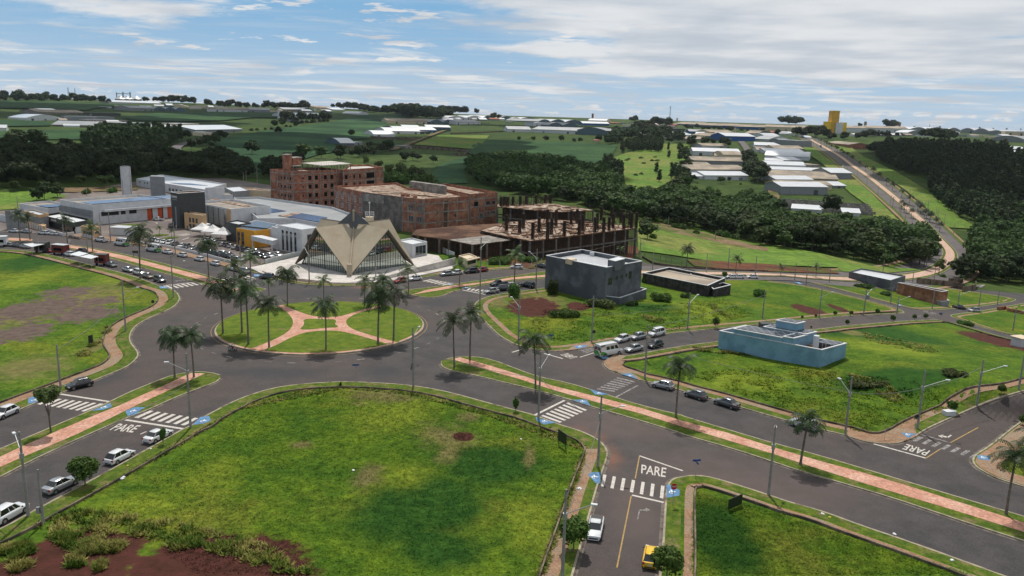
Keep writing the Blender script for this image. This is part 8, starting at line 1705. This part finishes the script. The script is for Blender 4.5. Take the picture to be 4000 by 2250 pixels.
# grass tufts: stuff that catches the light on the near lawns
def tufts(name,polys,n,h,label,m,w=.09,seed=1,spread=.35,clump=None):
    rg=np.random.RandomState(seed); P=[]
    for poly in polys:
        xs=[p[0] for p in poly]; ys=[p[1] for p in poly]; k=0; W_=[tuple(q[:2]) for q in G(dens(poly,60))]; wx=[q[0] for q in W_]; wy=[q[1] for q in W_]
        while k<n//len(polys):
            p=(rg.uniform(min(wx),max(wx)),rg.uniform(min(wy),max(wy)))
            if inside(p,W_):
                k+=1
                if clump is None or bnoise(Vector((p[0]*clump,p[1]*clump,seed)))>rg.uniform(-.25,.25)-.05: P.append(p)
    P=np.array(P); z=hz(P[:,0],P[:,1])+ZB; N_=len(P); V=[]; B=5
    for b in range(B):
        a=rg.uniform(0,6.28,N_); r=rg.uniform(.0,spread,N_); hh=h*rg.uniform(.35,1.25,N_); c,s=np.cos(a),np.sin(a); bx=P[:,0]+c*r*.5; by=P[:,1]+s*r*.5
        q=np.stack([np.stack([bx-s*w,by+c*w,z],1),np.stack([bx+s*w,by-c*w,z],1),np.stack([bx+c*r*1.2+s*w*.3,by+s*r*1.2-c*w*.3,z+hh],1)],1); V.append(q)
    V=np.concatenate(V).reshape(-1,3); F_=np.arange(len(V)).reshape(-1,3).tolist(); me=mesh_of(name,V.tolist(),F_,m); o=link(name,me); tag(o,label,'grass',None,'stuff'); return o
m_tuftd=mat('tall weeds',(.075,.13,.018),(.17,.19,.035),.4,.9,0,spec=.1,fine=2,c3=(.26,.24,.07),s3=.2)
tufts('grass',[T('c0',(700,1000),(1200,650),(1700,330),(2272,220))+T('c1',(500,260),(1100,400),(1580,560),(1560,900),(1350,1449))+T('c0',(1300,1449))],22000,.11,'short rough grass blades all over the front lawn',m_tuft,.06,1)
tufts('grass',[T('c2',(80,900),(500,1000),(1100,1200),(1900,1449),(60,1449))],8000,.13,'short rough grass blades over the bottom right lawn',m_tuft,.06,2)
tufts('weeds',[T('c0',(230,1110),(500,1020),(800,1040),(1150,1100),(1350,1150),(1700,1230),(1950,1330),(2100,1449),(1850,1449),(1700,1390),(1400,1300),(1150,1220),(850,1200),(600,1160),(400,1210)),T('c0',(150,1200),(500,1180),(850,1230),(800,1300),(520,1320),(380,1240)),T('c0',(-50,1300),(180,1230),(230,1300),(60,1380),(-50,1440))],6500,.40,'tall tangled weeds along the ridge beside the red soil',m_tuftd,.10,3,.5,.45)
tufts('weeds',[T('c0',(60,1390),(220,1370),(180,1440),(80,1440)),T('c0',(440,1340),(600,1290),(560,1400),(450,1410)),T('c0',(640,1380),(720,1375),(700,1440),(640,1430)),T('c0',(1100,1240),(1300,1200),(1350,1260),(1180,1300))],900,.5,'scattered yellow weed clumps growing on the red soil',m_tuftd,.10,4,.5,.8)
tufts('weeds',[T('b0',(820,1440),(1060,1180),(1000,1150),(950,1250),(700,1440)),T('b2',(1230,1050),(1440,1090),(1400,1130),(1220,1090)),T('b2',(1700,910),(1900,950),(2070,1080),(2000,1060),(1850,970)),T('b3',(880,1210),(1500,1340),(1620,1400),(1350,1400),(950,1290)),T('c2',(1100,110),(1350,170),(1480,290),(1400,300),(1150,160)),T('b2',(1700,1350),(2200,1390),(2415,1420),(2300,1440),(1750,1390))],3600,.34,'patches of taller weeds on the vacant lots',m_tuftd,.10,5,.6,.35)
tufts('verge_weeds',[T('c1',(1350,1449),(1490,1020),(1560,850),(1625,640),(1600,650),(1470,1000),(1310,1449)),T('c1',(0,190),(480,230),(1000,370),(1500,520),(1640,600),(1600,620),(1000,400),(480,255),(0,205)),T('c0',(300,1100),(1100,620),(1600,330),(2000,220),(2272,195),(2272,215),(1600,350),(1100,650))],2200,.24,'ragged weeds along the low walls of the front lawn',m_tuftd,.09,6,.4)
# ================= food trucks, tents, people, motorbikes =================
m_truckd=mat('dark truck body',(.03,.035,.035),None,rough=.5); m_truckr=mat('dark red truck body',(.14,.02,.02),None,rough=.5); m_awn=mat('white awning',(.72,.73,.74),None,rough=.35,spec=.7); m_tent=mat('white tent canvas',(.70,.68,.66),None,rough=.7)
def truck(t,a,b,h,D,m,label,roofm):
    A=G1(*T(t,a)[0]);B=G1(*T(t,b)[0]); e=B-A; l=math.hypot(e.x,e.y); rz=math.atan2(e.y,e.x); o=thing('food_truck',label,'food truck',((A.x+B.x)/2,(A.y+B.y)/2,A.z+ZR),rz); mb=MB(); mb.box((0,D/2,h/2+.45),(l,D,h-.4)); mb.build('body',m,o); mb=MB(); mb.box((0,D/2,h+.3),(l+.2,D+.2,.12)); mb.build('roof',roofm,o)
    for s in (-1,1): mb=MB(); mb.tube((s*l*.32,.0,.35),(s*l*.32,.25,.35),.35,n=14); mb.build('wheel',m_tyre,o)
    mb=MB(); mb.box((0,-.03,h*.62),(l*.62,.1,h*.3)); mb.build('serving_hatch',m_dark,o); return o
truck('b0',(325,455),(438,458),2.9,2.4,m_truckd,'black food truck at the left with a broad white awning',m_trim); truck('b0',(490,470),(605,480),2.8,2.3,m_truckr,'dark red food truck with a pale roof between two cars',m_roofm); truck('b0',(893,575),(1000,578),2.9,2.3,m_truckr,'dark red food truck at the right end of the white awnings',m_truckd)
truck('b0',(-60,400),(62,398),3.0,2.4,m_white,'white box truck cut by the left edge',m_white)
def awning(t,pts,h,label):
    P=[Vector(q) for q in G(T(t,*pts))]; c=sum(P,Vector())/len(P); z0=sum(p.z for p in P)/len(P); o=thing('awning',label,'awning',(c.x,c.y,z0+ZB)); mb=MB(); L2=[(p.x-c.x,p.y-c.y) for p in P]; mb.prism(L2,h-.08,h); mb.build('canvas',m_awn,o)
    for p in L2: mb=MB(); mb.tube((p[0]*.92,p[1]*.92,0),(p[0]*.92,p[1]*.92,h-.05),.04,n=6); mb.build('post',m_arm,o)
def Pz(t,pts,h): 
    out=[]
    for q in atz(T(t,*pts),h): u,v=proj((q[0],q[1],0)); out.append(((u-TILE[t][0])*TILE[t][2],(v-TILE[t][1])*TILE[t][2]))
    return out
awning('b0',Pz('b0',[(222,375),(300,400),(440,368),(350,358)],2.9),2.8,'broad white awning beside the black food truck'); awning('b0',Pz('b0',[(652,470),(745,488),(832,462),(745,442)],2.9),2.8,'glaring white awning, left one of the joined pair'); awning('b0',Pz('b0',[(750,492),(860,512),(930,490),(840,470)],2.9),2.8,'glaring white awning, right one of the joined pair')
for k,(x,y) in enumerate([(1915,300),(2015,320),(2110,345)]):
    b=G1(*T('b0',(x,y))[0]); r=3.0; o=thing('party_tent',['left white pyramid tent before the patterned screen','middle white pyramid tent before the patterned screen','right white pyramid tent beside the grey wing'][k],'tent',(b.x,b.y,ZB),R(-12)); mb=MB(); v=[(-r,-r,2.7),(r,-r,2.7),(r,r,2.7),(-r,r,2.7),(0,0,5.0)]+[(-r*.45,-r*.45,3.6),(r*.45,-r*.45,3.6),(r*.45,r*.45,3.6),(-r*.45,r*.45,3.6)]
    mb.add(v,[(0,1,6,5),(1,2,7,6),(2,3,8,7),(3,0,5,8),(5,6,4),(6,7,4),(7,8,4),(8,5,4)]); mb.add([(-r,-r,2.7),(r,-r,2.7),(r,r,2.7),(-r,r,2.7),(-r,-r,2.35),(r,-r,2.35),(r,r,2.35),(-r,r,2.35)],[(0,4,5,1),(1,5,6,2),(2,6,7,3),(3,7,4,0)]); mb.build('canvas',m_tent,o)
    for a in (-1,1):
        for c_ in (-1,1): mb=MB(); mb.tube((a*r*.97,c_*r*.97,0),(a*r*.97,c_*r*.97,2.4),.05,n=6); mb.build('post',m_arm,o)
# people
m_skin=mat('skin',(.35,.20,.13),None,rough=.6); m_hair=mat('dark hair',(.015,.012,.01),None,rough=.7)
def person_mesh(pose,seed):
    """one continuous skinned figure; joints: pelvis, spine, neck, head, arms with hands, legs with feet"""
    bm=bmesh.new(); J=pose; E=[('pel','chest'),('chest','neck'),('neck','chin'),('chin','crown')]
    for s in 'LR': E+=[('chest','sh'+s),('sh'+s,'el'+s),('el'+s,'wr'+s),('wr'+s,'ha'+s),('pel','hip'+s),('hip'+s,'kn'+s),('kn'+s,'an'+s),('an'+s,'to'+s)]
    names=list(J); vs={n:bm.verts.new(J[n][0]) for n in names}; bm.verts.index_update()
    for a,b in E: bm.edges.new((vs[a],vs[b]))
    me=bpy.data.meshes.new('person'); bm.to_mesh(me); bm.free(); o=bpy.data.objects.new('tmp',me); C.objects.link(o); md=o.modifiers.new('s','SKIN'); 
    for i,n in enumerate(names): me.skin_vertices[0].data[i].radius=(J[n][1],)*2; me.skin_vertices[0].data[i].use_root=(n=='pel')
    o.modifiers.new('u','SUBSURF').levels=1; dg=bpy.context.evaluated_depsgraph_get(); dg.update(); out=bpy.data.meshes.new_from_object(o.evaluated_get(dg)); bpy.data.objects.remove(o); out.name='person'; return out
def stand(step=.12,arm=.1):
    J={'pel':((0,0,.93),.14),'chest':((0,0,1.32),.16),'neck':((0,0,1.48),.06),'chin':((0,-.01,1.57),.075),'crown':((0,0,1.68),.10)}
    for s,g in (('L',-1),('R',1)):
        J['sh'+s]=((g*.19,0,1.40),.07); J['el'+s]=((g*.25,g*arm,1.13),.048); J['wr'+s]=((g*.24,g*arm-.12,.90),.035); J['ha'+s]=((g*.23,g*arm-.16,.80),.04); J['hip'+s]=((g*.09,0,.88),.10); J['kn'+s]=((g*.10,-g*step*.6,.50),.065); J['an'+s]=((g*.10,g*step*-.8+.02,.09),.045); J['to'+s]=((g*.11,g*step*-.8-.14,.05),.04)
    return J
m_cloth=[mat('clothing '+str(i),c,None,rough=.9,spec=.1) for i,c in enumerate(((.05,.08,.16),(.5,.5,.48),(.03,.03,.03),(.22,.05,.04)))]
def dress(me,top,bottom,sit=False):
    for m in (top,bottom,m_skin,m_hair): me.materials.append(m)
    for p in me.polygons:
        z=p.center.z; x=abs(p.center.x); p.material_index=3 if z>1.66 else 2 if z>1.50 or (x>.2 and z<1.02) else 0 if z>.93 else 1
PM=[person_mesh(stand(.12),1),person_mesh(stand(-.2,-.12),2)]
for i,m in enumerate(PM): dress(m,m_cloth[i],m_cloth[2-i*1])
for k,(t,p,lb) in enumerate([('b0',(605,510),'person in dark clothes standing by the red food truck'),('b0',(715,275),'person standing beside the row of motorcycles'),('b0',(1372,400),'person standing behind the minibus at the white wall'),('b0',(1665,235),'person in a pale shirt beside the dark tower'),('b0',(1770,240),'person walking near the tan entrance wing'),('b0',(1790,250),'second person near the tan entrance wing'),('b0',(1820,262),'person waiting left of the tents'),('b0',(1930,315),'person under the left tent'),('b0',(1990,330),'person under the middle tent'),('b0',(2080,350),'person under the right tent'),('b0',(478,260),'person at the ramp beside the reception'),('b2',(1870,-1),'')]):
    if not lb: continue
    b=G1(*T(t,p)[0]); o=link('person',PM[k%2]); o.location=(b.x,b.y,b.z+ZB); o.rotation_euler=(0,0,k*1.3); tag(o,lb,'person')
def motorbike(loc,rz,label,mc,group=None):
    o=thing('motorcycle',label,'motorcycle',loc,rz,group)
    for x in (-.62,.68):
        mb=MB(); n=16
        for i in range(n):
            a,a2=i/n*6.283,(i+1)/n*6.283; mb.tube((x+.26*math.cos(a),0,.31+.26*math.sin(a)),(x+.26*math.cos(a2),0,.31+.26*math.sin(a2)),.055,n=6)
        mb.build('wheel',m_tyre,o)
    mb=MB(); mb.box((0,0,.45),(.5,.26,.36)); mb.tube((-.62,.1,.31),(0,.1,.42),.03); mb.tube((-.9,-.13,.38),(-.1,-.13,.33),.045); mb.build('engine',m_mgrey,o)
    mb=MB(); loft(mb,[[(-.05,-.11,.66),(-.05,.11,.66),(-.05,.09,.84),(-.05,-.09,.84)],[(.2,-.15,.62),(.2,.15,.62),(.2,.12,.92),(.2,-.12,.92)],[(.45,-.10,.68),(.45,.10,.68),(.45,.06,.88),(.45,-.06,.88)]]); mb.build('fuel_tank',mc,o)
    mb=MB(); loft(mb,[[(-.85,-.09,.80),(-.85,.09,.80),(-.85,.07,.86),(-.85,-.07,.86)],[(-.4,-.14,.72),(-.4,.14,.72),(-.4,.12,.82),(-.4,-.12,.82)],[(.0,-.10,.72),(.0,.10,.72),(.0,.08,.80),(.0,-.08,.80)]]); mb.build('seat',m_trim,o)
    mb=MB(); mb.tube((.68,.07,.31),(.42,.07,1.0),.03); mb.tube((.68,-.07,.31),(.42,-.07,1.0),.03); mb.tube((.38,-.36,1.04),(.38,.36,1.04),.022); mb.build('fork',m_arm,o)
    mb=MB(); mb.tube((.52,0,.92),(.64,0,.92),.09,.11,12); mb.build('headlight',m_head,o); return o
b=G1(*T('b0',(2192,1380))[0]); d=G1(*T('b0',(2225,1383))[0])-b; rz=math.atan2(d.y,d.x); motorbike((b.x,b.y,b.z+ZR),rz,'red motorcycle ridden along the roundabout near its left edge',CP['red'])
J={'pel':((-.18,0,.90),.13),'chest':((-.02,0,1.26),.15),'neck':((.05,0,1.40),.06),'chin':((.08,0,1.48),.12),'crown':((.08,0,1.60),.135)}
for s,g in (('L',1),('R',-1)): J['sh'+s]=((.0,g*.18,1.33),.07); J['el'+s]=((.14,g*.30,1.12),.05); J['wr'+s]=((.33,g*.30,1.08),.038); J['ha'+s]=((.39,g*.29,1.07),.042); J['hip'+s]=((-.15,g*.10,.87),.10); J['kn'+s]=((.24,g*.20,.72),.07); J['an'+s]=((.02,g*.18,.34),.05); J['to'+s]=((.16,g*.18,.30),.045)
me=person_mesh(J,9)
for m in (m_cloth[1],m_cloth[2],CP['white']): me.materials.append(m)
for p in me.polygons: p.material_index=2 if p.center.z>1.45 else 0 if p.center.z>.98 else 1
o=link('person',me); o.location=(b.x,b.y,b.z+ZR); o.rotation_euler=(0,0,rz); tag(o,'motorcyclist in pale top and white helmet riding the red motorcycle','person')
for k in range(8):
    b=G1(*T('b0',(655+k*13,312+k*2))[0]); motorbike((b.x,b.y,b.z+ZR),R(95+k*3),'parked motorcycle in the row before the reception ramp',CP[['black','grey','red','dark'][k%4]],'motorcycles parked in a row')
# ---- kiosk, booth, fences ----
zt=zof('b0',(765,290),(762,200)); kb=Bld('kiosk','tan gate kiosk with a hollow square roof box by the hospital driveway','kiosk',para('b0',(762,200),(880,218),(935,200),3.9),0,3.9,m_tan,m_floor,.8); kb.panel('band',0,0,1,.1,1.2,m_white,.1)
for q in range(4): kb.win(q,.5,1.9,kb.face(q)[3]*.7,1.0,m_white,m_glass,2)
o=thing('electrical_booth','pale flat electrical booth with railings beside the tall dark pole','booth',G1(*T('b0',(1190,285))[0])+Vector((0,0,ZB))); mb=MB(); mb.box((0,0,1.3),(9,5,2.6),R(-8)); mb.build('wall',m_white,o); mb=MB(); mb.box((0,0,2.7),(9.6,5.6,.2),R(-8)); mb.build('roof',m_roofm,o)
m_fence=mat('grey fence metal',(.10,.11,.11),None,rough=.6)
def fence(t,pts,h,step,label,m,curl=False,rails=True,name='fence'):
    pl=wpl(T(t,*pts),step); c=Vector((*pl[0],h1(*pl[0]))); o=thing(name,label,'fence',c); mb=MB(); zz_=hz([p[0] for p in pl],[p[1] for p in pl]); pv_=None
    for p,z in zip(pl,zz_):
        q=Vector((p[0],p[1],z+.1))-c; ps=MB(); ps.tube(q-Vector((0,0,.3)),q+Vector((0,0,h)),.06,n=5)
        if curl: ps.tube(q+Vector((0,0,h)),q+Vector((-.35,-.1,h+.35)),.05,n=5)
        ps.build('post',m,o)
        if pv_ is not None and rails:
            for f in (.15,.5,.95): mb.tube(pv_+Vector((0,0,h*f)),q+Vector((0,0,h*f)),.018,n=4,cap=False)
        pv_=q
    if rails: mb.build('rails',m,o)
fence('b0',[(1400,345),(1560,385),(1800,435),(2000,485),(2180,535)],2.4,3.,'metal fence of thin posts above the low car park wall',m_fence); fence('b0',[(2190,540),(2300,520),(2415,545)],2.6,3.,'dark fence frame at the car park corner',m_fence); fence('b1',[(0,585),(80,560)],2.2,2.,'short metal fence between car park and plaza',m_fence)
fence('b1',[(2185,590),(2300,605),(2415,600)],2.2,3.2,'white curled concrete fence posts before the scrub',m_white,True,False); fence('b2',[(90,600),(280,585)],2.2,3.2,'white fence posts left of the grey building',m_white,True,False)
fence('b2',[(1190,505),(1250,500),(1400,520),(1500,560),(1600,590),(1720,605)],2.2,3.5,'dark post and wire fence with gate behind the grey building',m_form)
# ---- overhead cables ----
m_cable=mat('overhead cable',(.16,.16,.155),None,rough=.7)
def cable(A,B,ha,hb_,label,sag=.6,r=.035):
    a=G1(*T(*A)[0])+Vector((0,0,ha)); b=G1(*T(*B)[0])+Vector((0,0,hb_)); mb=MB(); n=12; pts=[a.lerp(b,i/n)-Vector((0,0,sag*4*(i/n)*(1-i/n)))-a for i in range(n+1)]; mb.path(pts,r,4); o=mb.build('cable',m_cable); o.location=a; tag(o,label,'cable')
for A,B,ha,hb_,lb in [(('c1',(1708,732)),('c1',(1470,1500)),6.8,6.8,'twisted cable between the two street lights beside the white pickup street'),(('c1',(1708,732)),('c1',(1313,415)),6.8,6.8,'cable from the corner street light to the leaning one'),(('c1',(1313,415)),('c1',(480,195)),6.8,6.8,'cable from the leaning street light round the front lawn'),(('c0',(1270,470)),('c0',(190,1062)),6.8,6.8,'cable along the lower left avenue'),(('c1',(2020,142)),('c2',(1080,512)),6.8,6.8,'cable above the right avenue beside the blue house lot'),(('c2',(1080,512)),('c2',(1560,475)),6.8,6.8,'cable across the right street corner'),(('c2',(1560,475)),('c2',(1955,318)),6.8,6.8,'cable along the right side street'),(('b0',(1187,1197)),('b0',(1637,882)),6.8,6.8,'cable across the upper left bend'),(('b0',(1187,1197)),('c0',(405,208)),6.8,6.8,'cable along the left field'),(('b2',(750,1302)),('b2',(1655,1182)),6.,6.,'cable along the side street verge'),(('b2',(1262,1470)),('b2',(2362,1082)),6.5,6.,'cable crossing over the blue house lot'),(('b3',(480,1072)),('b3',(900,1048)),8.,8.,'cable between the tall pole and the transformer pole'),(('b3',(900,1048)),('b3',(1215,1032)),8.,8.,'cable from the transformer pole to the corner'),(('b1',(2112,950)),('b2',(60,1312)),7.,7.,'cable above the red soil patch'),(('b1',(2112,950)),('b2',(225,798)),8.,7.,'cable from the tallest pole towards the grey building'),(('b2',(1205,510)),('b1',(2112,950)),8.,8.,'long cable in front of the construction site'),(('b2',(1472,222)),('b2',(1915,345)),8.,8.,'cable on the slope track near the wood'),(('a0',(2300,1020)),('a0',(1960,1010)),11.,10.,'sagging power line behind the annex, upper one'),(('a0',(2325,1020)),('a1',(12,1000)),11.,11.,'power line towards the brick shell')]: cable(A,B,ha,hb_,lb)
cable(('c1',(1708,732)),('c1',(1708,732)),6.8,6.8,'x') if 0 else None

tufts('grass',[T('c0',(0,800),(1150,280),(1300,215),(1470,140),(1290,93),(740,290),(0,610))]+[T('c1',(660,45),(900,120),(1690,335),(2274,510))+T('c2',(1100,850),(2272,1225),(2272,1060),(900,650))+T('c1',(2274,385),(1500,165),(760,0))],9000,.09,'short blades and weeds on the avenue medians',m_tuft,.05,8,.3,.9) if 0 else None
tufts('grass',[T('b2',(300,1000),(1300,960),(2000,900),(2300,1050),(1500,1200),(600,1330),(100,1200)),T('c2',(0,100),(700,60),(1500,150),(2000,250),(1500,440),(1200,500),(800,400))],11000,.2,'rough patchy grass on the other vacant lots',m_tuft,.09,9,.5,.25)
# ================= unseen clouds added above the view to shade the middle distance =================
m_unseen_cloud=mat('unseen cloud white',(.8,.8,.8),None,rough=1.,spec=0)
def cloud(t,p,w,d,seed,alt=900.):  # adds one unseen cloud that shades the given place
    c=G1(*T(t,p)[0]); k=(alt-c.z)/sd.z; ctr=c+sd*k; rg=random.Random(seed); mb=MB(); bm=bmesh.new(); bmesh.ops.create_icosphere(bm,subdivisions=2,radius=1); bv=[v.co.copy() for v in bm.verts]; bf=[tuple(v.index for v in f.verts) for f in bm.faces]; bm.free()
    for i in range(13):
        a=rg.uniform(0,6.28); r=math.sqrt(rg.random()); x,y=math.cos(a)*r*w*.72,math.sin(a)*r*d*.72; q=rg.uniform(.22,.42)
        mb.add([(x+v.x*w*q*rg.uniform(.9,1.1),y+v.y*d*q*rg.uniform(.9,1.1),v.z*60*q*3) for v in bv],bf,0,True)
    o=mb.build('unseen_cloud',m_unseen_cloud); o.location=ctr; st(o)
cloud('a1',(500,620),260,230,1); cloud('a0',(300,860),200,100,2); cloud('a0',(1500,860),230,120,3); cloud('a1',(1900,640),200,200,4)
cloud('a0',(700,380),420,160,5); cloud('a1',(1400,420),300,150,6); cloud('a1',(2250,930),130,130,7); cloud('a3',(1300,800),180,140,8); cloud('a3',(2100,1000),150,150,9); cloud('a2',(700,480),300,120,10); cloud('a0',(1300,320),520,260,11); cloud('a1',(500,360),480,240,12); cloud('a0',(200,280),420,240,13)

# thin even air over the whole place
hm=bpy.data.materials.new('thin haze'); hm.use_nodes=True; nt=hm.node_tree; nt.nodes.clear(); v=nt.nodes.new('ShaderNodeVolumePrincipled'); v.inputs['Density'].default_value=.000022; v.inputs['Color'].default_value=(.80,.88,1,1); v.inputs['Anisotropy'].default_value=.3
oo=nt.nodes.new('ShaderNodeOutputMaterial'); nt.links.new(v.outputs[0],oo.inputs[1]); mb=MB(); mb.box((0,16000,62),(50000,50000,280)); o=mb.build('haze',hm); st(o,'stuff')
